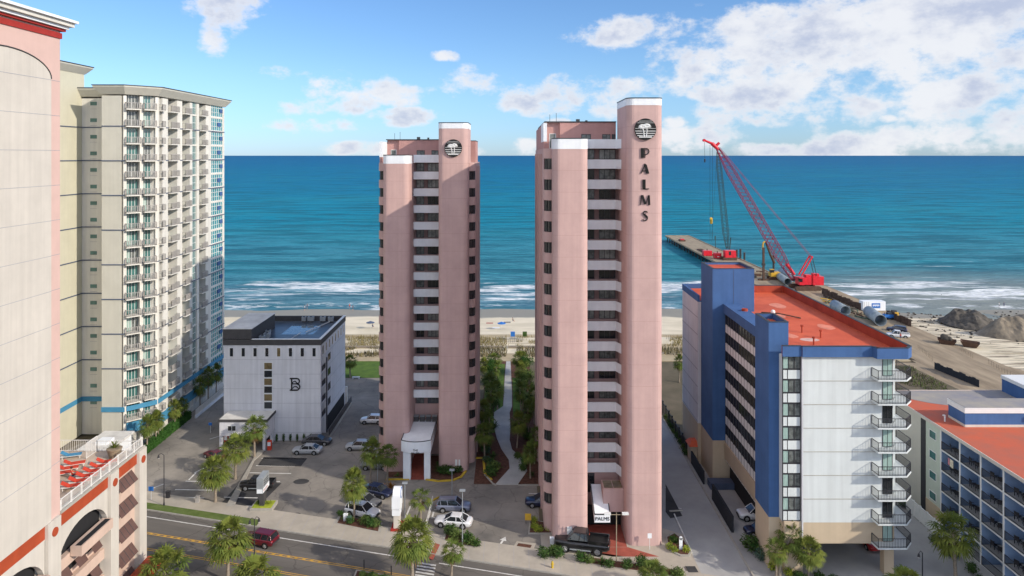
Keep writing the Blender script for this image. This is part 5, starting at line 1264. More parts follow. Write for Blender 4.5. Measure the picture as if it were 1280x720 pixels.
palm(462.7, 604, 4.5, pA, 'left palm of the pair in front of the left pink tower', GL, 5.1, .80)
palm(484, 604, 4.0, pB, 'right palm of the pair in front of the left pink tower', GL, 3.1, .78)
palm(526, 652, 2.9, pY, 'small young palm standing alone between pylon sign and grey wagon', GL, 1, 1.0)
GB = 'palms along the left hotel'
for i, (a, b_, hc, s, lb_) in enumerate(((188, 566, 4.4, .68, 'nearest palm in the hedge row along the left hotel'), (200, 556, 3.7, .6, 'second palm in the hedge row along the left hotel'), (206, 553, 3.9, .6, 'third palm in the hedge row along the left hotel'), (220, 537, 3.6, .62, 'fourth palm in the hedge row along the left hotel'), (234, 528, 3.2, .62, 'farthest palm of the hedge row, beside the white picket fence'))):
    x, y = g(a, b_); palm(a, b_, hc, [pB, pA][i % 2], lb_, GB, i * 1.3, s, xy=(-59.0 if i else -58.9, y))
for i, (y, hc) in enumerate(((131, 4.5), (134.5, 5.2), (138, 4.8))): palm(0, 0, hc, pB, ['palm behind the white picket fence, nearest the street', 'middle palm behind the white picket fence', 'farthest palm behind the white picket fence'][i], GB, i, .62, xy=(-58.7, y))
GH = 'palms of the blue hotel'
palm(970, 724, 3.2, pD, 'left palm at the foot of the blue stair tower', GH, .4, .66)
place(pL, USED, (*g(974, 722), 0), R(25), (.9, .9, .95), 'leaning palm growing to the right at the foot of the blue stair tower', GH)
palm(1011, 724, 3.3, pA, 'right palm below the white end wall of the blue hotel', GH, 4.4, .78)
palm(1195, 728, 5.2, pE, 'tall palm by the side drive in front of the motel', GH, 2.4, 1.05)
palm(0, 0, 3.0, pA, 'palm cut by the bottom edge under the corner balconies', GH, 3.3, .95, xy=(41.5, 73.2))
GG = 'garden palms'
palm(617, 468, 3.2, pB, 'left palm of the pair at the beach end of the garden path', GG, 0, .95); palm(650, 468, 3.4, pA, 'right palm of the pair at the beach end of the garden path', GG, 2, .95)
palm(438, 472, 3.4, pB, 'palm on the lawn between the inn and the left pink tower', GG, 3, .85); palm(849, 478, 4.2, pB, 'palm beside the far end of the blue hotel', GG, 1, .7)
ln = ['nearest', 'second nearest', 'third nearest', 'fourth nearest', 'fifth', 'sixth', 'seventh', 'farthest']
rnd = random.Random(11)
for side, xs_ in (('left', [(606, 575), (611, 556), (604, 540), (612, 522), (622, 512), (612, 500), (620, 488), (606, 478)]), ('right', [(663, 598), (668, 580), (646, 560), (661, 545), (668, 530), (651, 518), (660, 502), (650, 488)])):
    for i, (a, b_) in enumerate(xs_):
        palm(a, b_, rnd.uniform(3.6, 4.8), [pB, pY, pA, pD, pE][i % 5], '%s palm on the %s side of the winding garden path' % (ln[i], side), GG, rnd.random() * 6, rnd.uniform(.58, .8))
t1 = tree_model(21, 6.0, 2.6, 'leaf', 'leaflight'); t2 = tree_model(22, 5.0, 2.2, 'leafhedge', 'leaflight')
lbs = ['dark leafy tree nearest the left pink tower at mid garden', 'dark leafy tree behind it towards the dunes on the left of the path', 'dark leafy tree by the left lawn edge of the garden', 'broad dark tree right of the path near the beach gate', 'dark tree right of the path at mid garden', 'dark tree against the side of the right pink tower']
for i, (x, y, s_) in enumerate(((-4.6, 138, .8), (-4.4, 147, .9), (-3.4, 128, .62), (2.9, 150, .9), (3.0, 140, .8), (2.9, 130, .7))): place((t1, t2)[i % 2], USED, (x, y, 0), i * 1.1, s_, lbs[i], 'garden trees')
# shrubs
sG = shrub_model(31, 'leaf', 'leafhedge'); sL = shrub_model(32, 'leaflight', 'leaf'); sY = shrub_model(33, 'leafyellow', 'leaflight', n=360); sGr = shrub_model(34, 'leafgrey', 'leaf', lump=.08, n=700, size=.07); spG = spiky_model(35, 'leaflight'); spR = spiky_model(36, 'leafrust'); spD = spiky_model(37, 'leaf', 44, 1.1)
def shrub(a, b_, model, s, label, group, sz=None, z=.0):
    x, y = g(a, b_); return place(model, USED, (x, y, z), (a * 7.3) % 6.28, (s, s, sz or s), label, group)
W = ['first', 'second', 'third', 'fourth', 'fifth', 'sixth', 'seventh', 'eighth']
for i, (a, b_, s_) in enumerate(((432, 650, .8), (437, 655, .9), (456, 655, 1.1), (462, 659, 1.15), (470, 659, 1.0), (425, 645, .7))): shrub(a, b_, [sL, sG][i % 2], s_, 'green shrub in the low hedge between the white SUV and the sidewalk', 'shrubs beside the white SUV')
for i, (a, b_, s_) in enumerate(((562, 668, 1.2), (570, 673, 1.2), (584, 678, 1.2), (590, 681, 1.0), (596, 683, .8))): shrub(a, b_, [sG, sL][i % 2], s_, 'shrub in the kerbed bed in front of the white sedan', 'shrubs in front of the white sedan')
for i, (a, b_, s_, m_) in enumerate(((668, 661, .75, sY), (673, 665, .8, sY), (686, 663, .8, sY), (668, 653, .7, sY))): shrub(a, b_, m_, s_, 'bright yellow green shrub beside the black pickup truck', 'yellow shrubs beside the pickup')
for i, (a, b_, s_, m_) in enumerate(((681, 697, 1.15, sG), (696, 697, 1.25, sG), (691, 692, .9, sL))): shrub(a, b_, m_, s_, 'rounded shrub between the pickup truck and the yellow hydrant', 'shrubs behind the hydrant')
for i, (a, b_, s_, m_) in enumerate(((726, 702, 1.1, sG), (737, 704, .9, sL), (752, 706, 1.0, spD), (762, 709, .9, sG), (784, 711, 1.0, sG), (803, 710, 1.25, sG), (815, 712, .9, spG), (822, 717, 1.2, spG), (840, 719, 1.0, spG), (848, 722, 1.1, sL))): shrub(a, b_, m_, s_, 'low plant in the planting strip along the near sidewalk below the pink tower', 'plants in the near sidewalk strip')
for i, (a, b_, s_, m_) in enumerate(((837, 686, .75, sY), (843, 690, .7, sY), (858, 690, .7, sY), (845, 680, 1.0, spD), (842, 678, .8, sG))): shrub(a, b_, m_, s_, 'yellow and dark plant in the rounded corner bed by the driveway', 'plants in the driveway corner bed')
for i, (a, b_, s_, m_) in enumerate(((548, 590, 1.1, spD), (553, 592, 1.1, sG), (560, 593, 1.3, sG), (567, 592, 1.2, spD), (573, 590, 1.0, sG), (562, 586, 1.2, sG), (551, 585, 1.0, sG), (572, 584, .9, sG))): shrub(a, b_, m_, s_, 'dark shrub at the foot of the left pink tower, right of the canopy', 'dark shrubs by the canopy')
shrub(497, 596, spG, .8, 'small bright plant left of the canopy legs', None) ; shrub(489, 611, spR, 1.3, 'rust coloured spiky plant behind the palms pylon sign', 'rusty plants'); shrub(480, 612, spR, 1.1, 'rust coloured spiky plant beside the dark blue car', 'rusty plants')
for i, (a, b_, s_) in enumerate(((608, 567, 1.15), (608, 578, 1.0), (615, 583, .95), (622, 583, .7))): shrub(a, b_, sGr, s_, ['large clipped grey green ball shrub by the yellow kerb', 'clipped grey green ball shrub in front of the largest', 'smaller clipped ball shrub nearest the asphalt', 'smallest clipped ball shrub beside the garden path'][i], 'clipped ball shrubs')
rnd = random.Random(5)
for i in range(46):
    side = i % 2; t = (i // 2) / 23.0; y = 104 + 58 * t ** 1.1; x = rnd.uniform(-5.0, -2.2) if side == 0 else rnd.uniform(1.4, 3.6)
    if side == 0 and y < 112: x = rnd.uniform(-4.6, -2.6)
    if y > 108 and side == 1 and y < 118: x = rnd.uniform(.9, 3.6)
    place([sG, spD, sL, sG, sG][i % 5], USED, (x, y, .03), rnd.random() * 6, rnd.uniform(.8, 1.5), 'shrub in the bed on the %s of the garden path' % ('left' if side == 0 else 'right'), 'garden bed shrubs on the %s' % ('left' if side == 0 else 'right'))
for i in range(20):
    y = 98 + i * 2.2
    if y > 127: continue
    place([sG, sL, sG][i % 3], USED, (27.85 + (.25 if y > 112 else 0) - (0), y if y > 110 else y, 0), i, rnd.uniform(.7, 1.1), 'shrub in the narrow bed between the driveway kerb and the black fence', 'shrubs along the driveway') if y > 110 else None
for i, (x, y, s_, m_) in enumerate(((29.0, 84.5, 1.7, sG), (29.6, 82.6, 1.3, sGr), (30.3, 80.6, 1.0, sY), (31.6, 79.4, .9, sY), (33.2, 78.6, .9, spG), (34.6, 78.4, 1.0, sG), (32.4, 78.7, .9, sG), (36, 78, .9, sG))): place(m_, USED, (x, y, 0), i, s_, ['big grey green shrub between the driveway and the stair tower', 'grey shrub beside the big one by the stair tower', 'yellow green shrub at the foot of the stair tower', 'yellow shrub between the two hotel palms', 'spiky plant right of the leaning palm', 'shrub right of the leaning palm', 'small dark shrub at the foot of the leaning palm', 'shrub by the garage entrance of the blue hotel'][i], 'shrubs at the blue hotel')
for i in range(6): place(sG, USED, (-39.4 + i * 1.15, 116.5, 0), i, (.32, .32, 1.3), 'slim upright shrub against the front wall of the inn', 'upright shrubs by the inn wall')
for i, (a, b_) in enumerate(((327, 631), (331, 634), (324, 633), (337, 634))): place(sY if i != 2 else sL, USED, (*g(a, b_), .35), i, .5, 'yellow flowering plant around the base of the grey pylon sign', 'plants at the grey pylon sign')
for i in range(12): place([sL, spG, sG][i % 3], USED, (-17 + i * .5 if i < 8 else -6.8 + (i - 8) * 1.2, st(-17, 72.1)[1] if False else st(-17 + i * .5 if i < 8 else -6.8 + (i - 8) * 1.2, 72.1)[1], .15), i, .6, 'low plant in the kerbed road median', 'median plants')
for i, (x, y) in enumerate(((52.3, 86), (52.6, 83), (52.9, 80), (52.4, 77.5), (53.4, 95), (53.2, 98), (54, 74.5))): place(sG, USED, (x, y, 0), i, 1.0, 'dark shrub along the foot of the motel', 'shrubs at the motel')
# clipped hedge along the left hotel (one thing)
hd = MB(); rnd = random.Random(8)
for i in range(5200):
    y = rnd.uniform(111.5, 127); x = -59.6 + rnd.uniform(0, 1.1); z = rnd.uniform(.1, 1.35)
    f_ = rnd.randrange(3)
    if f_ == 0: x = -58.5 + rnd.gauss(0, .05)
    elif f_ == 1: z = 1.35 + rnd.gauss(0, .06) + .12 * noise.noise(Vector((y * .8, 0, 0)))
    p = Vector((x, y, z)); a = Vector((rnd.gauss(0, 1), rnd.gauss(0, 1), rnd.gauss(0, 1))).normalized(); b_ = a.orthogonal().normalized(); s_ = .13
    hd.add([p - a * s_, p + b_ * s_ * .5, p + a * s_, p - b_ * s_ * .5], [(0, 1, 2, 3)], 'leafhedge')
hd.box(-59.5, -58.6, 111.6, 126.9, 0, 1.2, 'leafhedge')
tag(hd.build('hedge', org=(-59, 119, 0)), 'long clipped green hedge along the foot of the left hotel', 'hedge')
# dune grass: nobody could count it
dg = MB(); dd_ = MB(); rnd = random.Random(9)
for i in range(15000):
    x = rnd.uniform(-45, 62); y = rnd.uniform(165, 183); 
    dens_ = noise.noise(Vector((x * .12, y * .25, 1)))
    inpath = -1.4 < x < 1.2
    if inpath or (172.2 < y < 174.2): continue
    tgt = dg if y > 173 else dd_
    if dens_ < -.25 + (0.1 if y > 173 else 0): continue
    hh_ = rnd.uniform(.5, 1.1) * (1.0 if y > 173 else 1.25); a = rnd.random() * 6.28; wd = .10; lx_, ly_ = rnd.gauss(0, .25), rnd.gauss(0, .25)
    tgt.add([(x - wd * math.cos(a), y - wd * math.sin(a), .1), (x + wd * math.cos(a), y + wd * math.sin(a), .1), (x + lx_, y + ly_, .1 + hh_)], [(0, 1, 2)], 'dunegrass' if (y > 173 or rnd.random() < .35) else 'dunedark')
o = dg.build('dune_grass'); o['kind'] = 'stuff'; o = dd_.build('dune_scrub'); o['kind'] = 'stuff'
sc_ = MB()
for i in range(9000):
    x = rnd.uniform(61, 91); y = rnd.uniform(125, 157)
    if noise.noise(Vector((x * .1, y * .1, 8))) < -.05 or x > 90 - (y - 125) * .0: continue
    hh_ = rnd.uniform(.25, .6); a = rnd.random() * 6.28; wd = .1
    sc_.add([(x - wd * math.cos(a), y - wd * math.sin(a), .28), (x + wd * math.cos(a), y + wd * math.sin(a), .28), (x + rnd.gauss(0, .2), y + rnd.gauss(0, .2), .28 + hh_)], [(0, 1, 2)], 'dunedark' if rnd.random() < .6 else 'leaflight')
o = sc_.build('scrub_grass'); o['kind'] = 'stuff'

# ================================================================== cars
wheelm = MB(); wheelm.tube((0, -.12, 0), (0, .12, 0), .34, m='tyre', n=20); WH = wheelm.mesh('wheel')
rimm = MB(); rimm.tube((0, -.125, 0), (0, -.121, 0), .22, m='rim', n=14); rimm.tube((0, .121, 0), (0, .125, 0), .22, m='rim', n=14)
for k in range(5):
    a = k * 1.2566
    for s_ in (-.135, .13): rimm.tube((0, s_, 0), (math.cos(a) * .2, s_, math.sin(a) * .2), .035, .03, 'rim', 4)
RM = rimm.mesh('rim')
def car(kind, pm, label, px=None, py=None, rot=0, xy=None, z=0, s=1.0, group=None, cat='car', name='parked_car', rack=False):
    """front along +x; lofted body, glasshouse, lamps, wheels"""
    S = dict(sedan=(4.75, .90, 1.45, .62, .92, [(-1.85, .98), (-1.05, 1.43), (.25, 1.45), (1.15, .97)]), suv=(4.75, .94, 1.72, .75, 1.06, [(-2.2, 1.12), (-1.95, 1.66), (.35, 1.72), (1.15, 1.1)]),
             wagon=(4.8, .92, 1.62, .70, 1.02, [(-2.2, 1.08), (-1.75, 1.57), (.3, 1.62), (1.15, 1.05)]), pickup=(5.7, .97, 1.85, .8, 1.15, [(-.65, 1.2), (-.5, 1.8), (.85, 1.85), (1.5, 1.2)]))[kind]
    L, hw, ht, _, zs, gh = S; root = thing(name, label, cat, (0, 0, 0), group); ORG[root.name] = (0, 0, 0)
    lift = .22 if kind == 'pickup' else (.06 if kind == 'suv' else 0)
    st_ = [(-1.0, .80, .55, .78), (-.985, .90, .5, .88), (-.93, .96, .30, .97), (-.8, 1.0, .26, 1.0), (-.45, 1.0, .22, 1.0), (0, 1.0, .22, 1.0), (.3, 1.0, .22, 1.0), (.42, 1.0, .22, .985), (.62, .98, .22, .95), (.82, .95, .26, .90), (.93, .88, .32, .84), (.985, .76, .42, .76), (1.0, .66, .5, .68)]
    b = MB(); rings = []
    for (t, wf, zb_, zf) in st_:
        x = t * L / 2; w_ = hw * wf; zz = zs * zf; zb_ += lift
        if kind == 'pickup' and t > .3: zz = zs * (1.0 if t < .9 else .95)
        if kind == 'pickup' and t <= -.9: zz = zs
        rings.append([(x, -w_ * .90, zb_), (x, -w_, zb_ + .18), (x, -w_, zz - .18), (x, -w_ * .95, zz - .03), (x, -w_ * .72, zz + .03), (x, 0, zz + .05), (x, w_ * .72, zz + .03), (x, w_ * .95, zz - .03), (x, w_, zz - .18), (x, w_, zb_ + .18), (x, w_ * .90, zb_)])
    m_ = len(rings[0]); v = [p for r_ in rings for p in r_]; f_ = []
    for j in range(len(rings) - 1):
        for i in range(m_ - 1): f_.append((j * m_ + i, (j + 1) * m_ + i, (j + 1) * m_ + i + 1, j * m_ + i + 1))
        f_.append((j * m_ + m_ - 1, (j + 1) * m_ + m_ - 1, (j + 1) * m_, j * m_))
    b.add(v, f_, pm, True); b.add(v, [tuple(range(m_)), tuple(range(len(v) - 1, len(v) - m_ - 1, -1))], pm, False)
    b.box(-L / 2 - .03, -L / 2 + .3, -hw * .8, hw * .8, .42 + lift, .62 + lift, 'coping' if kind in ('suv', 'pickup') else pm); b.box(L / 2 - .3, L / 2 + .02, -hw * .62, hw * .62, .36 + lift, .52 + lift, 'coping')
    b.box(L / 2 - .28, L / 2 + .012, -hw * .38, hw * .38, .56 + lift, .70 + lift, 'black')
    body = b.build('body', root)
    # glasshouse: four stations, tumblehome
    (x0, z0), (x1, z1), (x2, z2), (x3, z3) = [(x, z_ + (lift if kind == 'pickup' else 0)) for x, z_ in gh]
    wb, wr = hw * .90, hw * .70; zb_ = z0 - .06
    G = [(x0, -wb, zb_), (x0, wb, zb_), (x3, wb, z3 - .06), (x3, -wb, z3 - .06), (x1, -wr, z1 - .03), (x1, wr, z1 - .03), (x2, wr, z2 - .03), (x2, -wr, z2 - .03)]
    MB().add(G, [(0, 4, 5, 1), (1, 5, 6, 2), (2, 6, 7, 3), (3, 7, 4, 0)], 'glass').build('window', root)
    r_ = MB(); r_.add([(x1 - .05, -wr - .03, z1 - .05), (x1 - .05, wr + .03, z1 - .05), (x2 + .05, wr + .03, z2 - .05), (x2 + .05, -wr - .03, z2 - .05), (x1 + .1, -wr + .12, z1 + .02), (x1 + .1, wr - .12, z1 + .02), (x2 - .1, wr - .12, z2 + .02), (x2 - .1, -wr + .12, z2 + .02)], [(3, 2, 1, 0), (4, 7, 6, 5)[::-1], (0, 1, 5, 4), (1, 2, 6, 5), (2, 3, 7, 6), (3, 0, 4, 7)], pm, False)
    for s_ in (-1, 1):
        for (xa, za, xb_, zc) in ((x0, zb_, x1, z1), (x3, z3 - .06, x2, z2), ((x0 + x3) / 2 - .15, zb_, (x1 + x2) / 2 - .05, z2), (x0 + (x3 - x0) * .17, zb_, x1 + .15, z1)):
            r_.tube((xa, s_ * (wb + .0), za), (xb_, s_ * (wr + .01), zc - .03), .045, .04, pm, 5)
    r_.build('roof', root)
    if rack: 
        [MB().tube((x1 + .1, q_ * wr, z1 + .06), (x2 - .1, q_ * wr, z2 + .06), .03, m='coping').build('roof_rail', root) for q_ in (-1, 1)]; MB().box(x1 + .3, x2 - .3, -wr * .7, wr * .7, z2 + .05, z2 + .3, 'steel').build('roof_box', root) if rack == 2 else None
    for s_ in (-1, 1):
        MB().ball((L / 2 - .22, s_ * hw * .62, zs * .68 + lift), .16, 'lamp', 8, 6, (1.1, 1.0, .55)).build('headlight', root); MB().ball((-L / 2 + .13, s_ * hw * .76, zs * .80 + lift), .14, 'tail', 8, 6, (.8, 1.0, 1.0)).build('taillight', root)
        MB().ball(((x3 + x2) / 2 - .05 if kind != 'pickup' else x3 - .3, s_ * (hw + .12), z3 + .08), .12, pm, 8, 5, (.6, 1.0, .75)).build('wing_mirror', root)
        MB().box(-.25, -.05, s_ * (hw + .0) - .02, s_ * (hw + .0) + .02, zs - .26, zs - .22, 'coping').build('door_handle', root)
    wr_ = .34 * (1.32 if kind == 'pickup' else (1.08 if kind == 'suv' else 1.0))
    for xw in (-L * .29, L * .305):
        for s_ in (-1, 1): MB().tube((xw, s_ * (hw - .14), wr_ + .02), (xw, s_ * (hw + .004), wr_ + .02), wr_ + .07, m='black', n=20).build('wheel_arch', root)
        for s_ in (-1, 1):
            o = bpy.data.objects.new('wheel', WH); col.objects.link(o); o.parent = root; o.location = (xw, s_ * (hw - .09), wr_); o.scale = (wr_ / .34, 1, wr_ / .34)
            q_ = bpy.data.objects.new('rim', RM); col.objects.link(q_); q_.parent = o
    if kind == 'pickup':
        bd = MB(); xb0, xb1 = -L / 2 + .12, -.72; zz = zs + lift * 0
        bd.box(xb0, xb1, -hw * .80, hw * .80, zz + .052, zz + .07, 'black'); bd.box(xb0 - .06, xb1, -hw * .93, -hw * .82, zz - .05, zz + .22 + .1, pm); bd.box(xb0 - .06, xb1, hw * .82, hw * .93, zz - .05, zz + .22 + .1, pm); bd.box(xb0 - .08, xb0 + .04, -hw * .82, hw * .82, zz - .3, zz + .31, pm)
        bd.build('cargo_bed', root); MB().box(-L / 2 + .02, -L / 2 + .05, -hw * .5, hw * .5, .7, .8, 'steel').build('bumper', root)
        sp = MB(); sp.box(-1.0, 1.2, -hw - .12, -hw + .02, .45, .52, 'steel'); sp.box(-1.0, 1.2, hw - .02, hw + .12, .45, .52, 'steel'); sp.build('side_step', root)
    x, y = xy if xy else g(px, py); root.location = (x, y, z); root.rotation_euler.z = R(rot); root.scale = (s,) * 3
    return root
car('suv', P['maroon'], 'maroon SUV driving along the road past the big palm', xy=(-31.2, 86.0), rot=165.2, name='car', s=.98)
car('pickup', P['black'], 'black pickup parked behind the grey pylon sign in the left lot', xy=(-36.6, 100.2), rot=180, s=.86, cat='pickup')
car('sedan', P['silver'], 'silver sedan parked in front of the inn', xy=(-33.0, 112.2), rot=178, s=.98)
car('sedan', P['charcoal'], 'dark sedan parked tight against the inn wall behind the silver sedan', xy=(-32.6, 115.2) if False else (-32.4, 115.7), rot=0)
car('sedan', P['maroon'], 'dark maroon car half hidden behind the lot island palms', xy=(-47.0, 110.2), rot=150, s=.9)
car('suv', P['white'], 'white SUV parked behind the hedge by the sidewalk', xy=(-19.9, 92.7), rot=-22, rack=True)
car('sedan', P['grey'], 'dark grey sedan parked between the white SUV and the navy car', xy=(-20.2, 95.6), rot=-24)
car('sedan', P['navy'], 'navy blue car parked nearest the palm pair', xy=(-19.0, 98.4), rot=-24)
car('wagon', P['grey'], 'grey wagon parked at the left edge of the left pink tower', xy=(-20.9, 106.8), rot=180, s=.96)
car('suv', P['white'], 'white car in the alley, nose showing left of the left pink tower', xy=(-25.0, 124.8), rot=180, s=.9)
car('suv', P['silver'], 'pale car in the alley nearer the street, partly hidden by palms', xy=(-25.0, 113.6), rot=180, s=.9)
car('suv', P['slate'], 'slate grey SUV parked next to the white sedan by the yellow kerb', xy=(-7.9, 94.1), rot=-3, s=.98, rack=True)
car('sedan', P['white'], 'white sedan parked behind the kerbed shrub bed', xy=(-7.6, 90.3), rot=172, s=1.02)
car('sedan', P['navy'], 'dark blue car nosing out beside the right pink tower', xy=(4.2, 95.5), rot=180, s=1.0)
car('pickup', P['black'], 'lifted black pickup truck parked in front of the right pink tower', xy=(8.55, 84.7), rot=168, s=1.16, cat='pickup')
car('suv', P['white'], 'white SUV with roof box parked behind the black screen fence', xy=(32.2, 92.0), rot=180, rack=2)
car('sedan', P['navy'], 'dark blue car in front of the white SUV in the hotel lot', xy=(31.6, 88.2), rot=180, s=.9)
car('sedan', P['red'], 'red car in the garage under the blue hotel', xy=(43.8, 86), rot=95, s=.95)
car('sedan', P['maroon'], 'dark red car deep in the garage under the blue hotel', xy=(37.9, 90), rot=90, s=.95)
car('suv', P['charcoal'], 'black car half hidden under the left hotel behind the podium', xy=(-59.9, 113.5), rot=90, s=.9)
car('pickup', P['white'], 'white pickup on the works road beside the grey pipes', xy=(101.5, 183), rot=160, s=.95, cat='pickup')
car('suv', P['navy'], 'blue truck parked between the white pickup and the grey pipe', xy=(104.5, 189), rot=150, s=1.05, cat='truck')
# ================================================================== signs, lamps, street things
def lamp_double(x, y, h, label, rot=0, gap=.55, acorn=True, z0=.0):
    t = thing('street_lamp', label, 'street lamp', (x, y, z0), 'street lamps'); m_ = MB(); m_.tube((x, y, z0), (x, y, z0 + .5), .13, .10, 'rail', 8); m_.tube((x, y, z0 + .5), (x, y, z0 + h), .07, .05, 'rail', 8); c, s_ = math.cos(rot), math.sin(rot)
    for k in (-1,) if gap < 0 else (-1, 1):
        gg = abs(gap); m_.path([(x, y, z0 + h), (x + k * gg * .5 * c, y + k * gg * .5 * s_, z0 + h + .25), (x + k * gg * c, y + k * gg * s_, z0 + h + .05)], [.035, .03, .03], 'rail', 6)
    m_.build('pole', t)
    for k in (-1,) if gap < 0 else (-1, 1):
        gg = abs(gap); hx, hy = x + k * gg * c, y + k * gg * s_; q_ = MB(); q_.tube((hx, hy, z0 + h - .35), (hx, hy, z0 + h + .02), .17, .07, 'rail', 8); q_.tube((hx, hy, z0 + h - .45), (hx, hy, z0 + h - .352), .10, .15, 'lamp', 8); q_.build('lamp_head', t)
    return t
x, y = g(205, 633); lamp_double(x, y, 7.0, 'black street lamp on the sidewalk at the left lot entrance', .0, -.75)
lamp_double(*g(318, 718), 6.3, 'black street lamp between the two bottom left palms', .5, .5)
lamp_double(*g(1153, 735), 3.9, 'short black double lamp by the side drive of the motel', .3, -.5)
def floodpole(x, y, h, label, col_='steel', rot=0):
    t = thing('light_pole', label, 'light pole', (x, y, 0), 'lot light poles'); m_ = MB(); m_.tube((x, y, 0), (x, y, h), .07, .05, col_, 8); c, s_ = math.cos(rot), math.sin(rot); m_.tube((x - .9 * c, y - .9 * s_, h - .25), (x + .9 * c, y + .9 * s_, h - .25), .04, m=col_, n=6); m_.build('pole', t)
    for k in (-1, 1): q_ = MB(); q_.xf(lambda v: v); q_.lb(((x + k * 1.05 * c, y + k * 1.05 * s_), (c, s_), (s_, -c)), -.38, .38, -.2, .2, h - .22, h - .02, 'whiteframe'); q_.build('lamp_head', t)
    return t
floodpole(12.3, 82.0, 5.9, 'tall pole with two white floodlights in front of the palms canopy', 'timber')
def tpole(px, py, h, label):
    x, y = g(px, py); t = thing('light_pole', label, 'light pole', (x, y, 0), 'lot light poles'); m_ = MB(); m_.tube((x, y, 0), (x, y, h), .07, .05, 'steel', 8); m_.build('pole', t); m_ = MB(); m_.box(x - .35, x + .35, y - .2, y + .2, h, h + .16, 'steel'); m_.build('lamp_head', t)
tpole(565, 622, 3.8, 'slim pole lamp behind the slate SUV'); tpole(578, 683, 6.8, 'tall grey pole in front of the white sedan'); tpole(506, 652, 5.0, 'plain grey pole right of the palms pylon sign')
tpole(472, 604, 4.0, 'thin pole between the palm pair of the left tower')
# bollards and little poles by the crosswalk
for i, (a, b_, lb_) in enumerate(((455, 712, 'left black median post'), (489, 720, 'right black median post'))):
    x, y = g(a, b_); tag(MB().tube((x, y, .1), (x, y, 1.1), .06, m='rail').tube((x, y, 1.1), (x, y, 1.18), .09, .03, 'rail').build('bollard', org=(x, y, .1)), lb_ + ' in the kerbed planter', 'bollard', 'median posts')
# palms pylon sign
x, y = g(496, 664); t = thing('pylon_sign', 'white stepped pylon sign with a blue round emblem near the sidewalk', 'pylon sign', (x, y, 0))
m_ = MB(); m_.box(x - .75, x + .65, y - .3, y + 2.0, .1, .35, 'redband'); m_.build('base', t)
m_ = MB(); m_.box(x - .42, x + .32, y, y + 1.3, .35, 2.0, 'cream'); m_.build('post', t)
m_ = MB(); m_.box(x - .60, x + .42, y - .1, y + 1.5, 2.0, 2.75, 'white'); m_.build('reader_panel', t)
m_ = MB(); m_.box(x - .62, x + .45, y - .2, y + 1.7, 2.85, 4.4, 'white'); o = m_.build('panel', t)
m2 = MB(); m2.tube((x + .452, y + .75, 4.6), (x + .48, y + .75, 4.6), .68, m='signblue', n=24); m2.build('emblem', o); m2 = MB(); m2.tube((x + .482, y + .75, 4.6), (x + .495, y + .75, 4.6), .5, m='white', n=24); m2.build('emblem_centre', o)
m_ = MB(); n_ = 12
arcp = [(y + .75 + .95 * math.cos(math.pi * i / n_), 4.4 + .95 * math.sin(math.pi * i / n_)) for i in range(n_ + 1)]
v = [(x - .5, a, b_) for a, b_ in arcp] + [(x + .44, a, b_) for a, b_ in arcp]; m_.add(v, [(i, i + 1, n_ + 2 + i, n_ + 1 + i) for i in range(n_)] + [tuple(range(n_ + 1)), tuple(range(2 * n_ + 1, n_, -1))], 'white'); m_.build('arched_top', t)
# grey pylon sign of the inn
x, y = g(328, 636); t = thing('pylon_sign', 'grey pylon sign on a dark post in a yellow planter at the lot island', 'pylon sign', (x, y, 0))
m_ = MB(); m_.box(x - 1.4, x + 1.6, y - .9, y + 1.5, 0, .45, 'kerb'); m_.box(x - 1.2, x + 1.4, y - .7, y + 1.3, .45, .5, 'leafyellow'); m_.build('planter', t)
m_ = MB(); m_.box(x - .35, x + .25, y - .2, y + .8, .5, 2.3, 'darkgrey'); m_.build('post', t)
m_ = MB(); m_.box(x - .60, x + .25, y - .55, y + 1.9, 2.3, 4.35, 'steel'); o = m_.build('panel', t)
m2 = MB(); m2.box(x + .252, x + .28, y - .5, y + 1.85, 2.35, 2.95, 'white'); m2.box(x - .55, x + .2, y - .58, y - .552, 2.35, 2.9, 'white'); m2.build('reader_panel', o)
m2 = MB(); [m2.box(x + .252, x + .275, y - .2, y + 1.5, 3.2 + k * .3, 3.3 + k * .3, 'darkgrey') for k in range(3)]; [m2.box(x + .281, x + .29, y - .3 + k * .4, y - .1 + k * .4, 2.5, 2.75, 'redband') for k in range(4)]; m2.build('lettering', o)
# small signs
def signpost(px, py, h, w_, hh_, m1, label, rot=0):
    x, y = g(px, py); t = thing('sign', label, 'sign', (x, y, 0)); MB().tube((x, y, 0), (x, y, h), .035, m='whiteframe', n=6).build('post', t); MB().box(x - w_ / 2, x + w_ / 2, y - .06, y - .036, h - hh_, h, m1).build('panel', t)
signpost(189, 626, 2.0, .7, .6, 'signblue', 'small blue sign on a white post beside the left lot sidewalk'); signpost(812, 687, 2.0, .5, .6, 'white', 'small white sign on the sidewalk before the tall pink column'); signpost(263, 541, 1.8, .6, .5, 'signblue', 'blue parking sign near the inn portico')
m_ = MB(); x, y = g(851, 688); m_.box(x - .2, x + .2, y - .05, y + .05, 0, 1.5, 'white'); m_.tube((x, y - .05, 1.5), (x, y + .05, 1.5), .2, m='white', n=16); tag(m_.build('marker_sign', org=(x, y, 0)), 'white rounded marker sign in the driveway corner bed', 'sign')
m_ = MB(); x, y = g(662, 655); m_.box(x - .6, x + .2, y - .04, y + .04, .5, 1.35, 'machyellow'); m_.box(x - .5, x - .44, y - .03, y + .03, 0, .5, 'rail'); m_.box(x + .04, x + .1, y - .03, y + .03, 0, .5, 'rail'); tag(m_.build('notice_board', org=(x, y, 0)), 'yellow board at the corner bed beside the pickup truck', 'sign')
m_ = MB(); m_.box(6.75, 7.35, 85.36, 85.46, 1.5, 2.4, 'whiteframe'); m_.build('notice', tR)
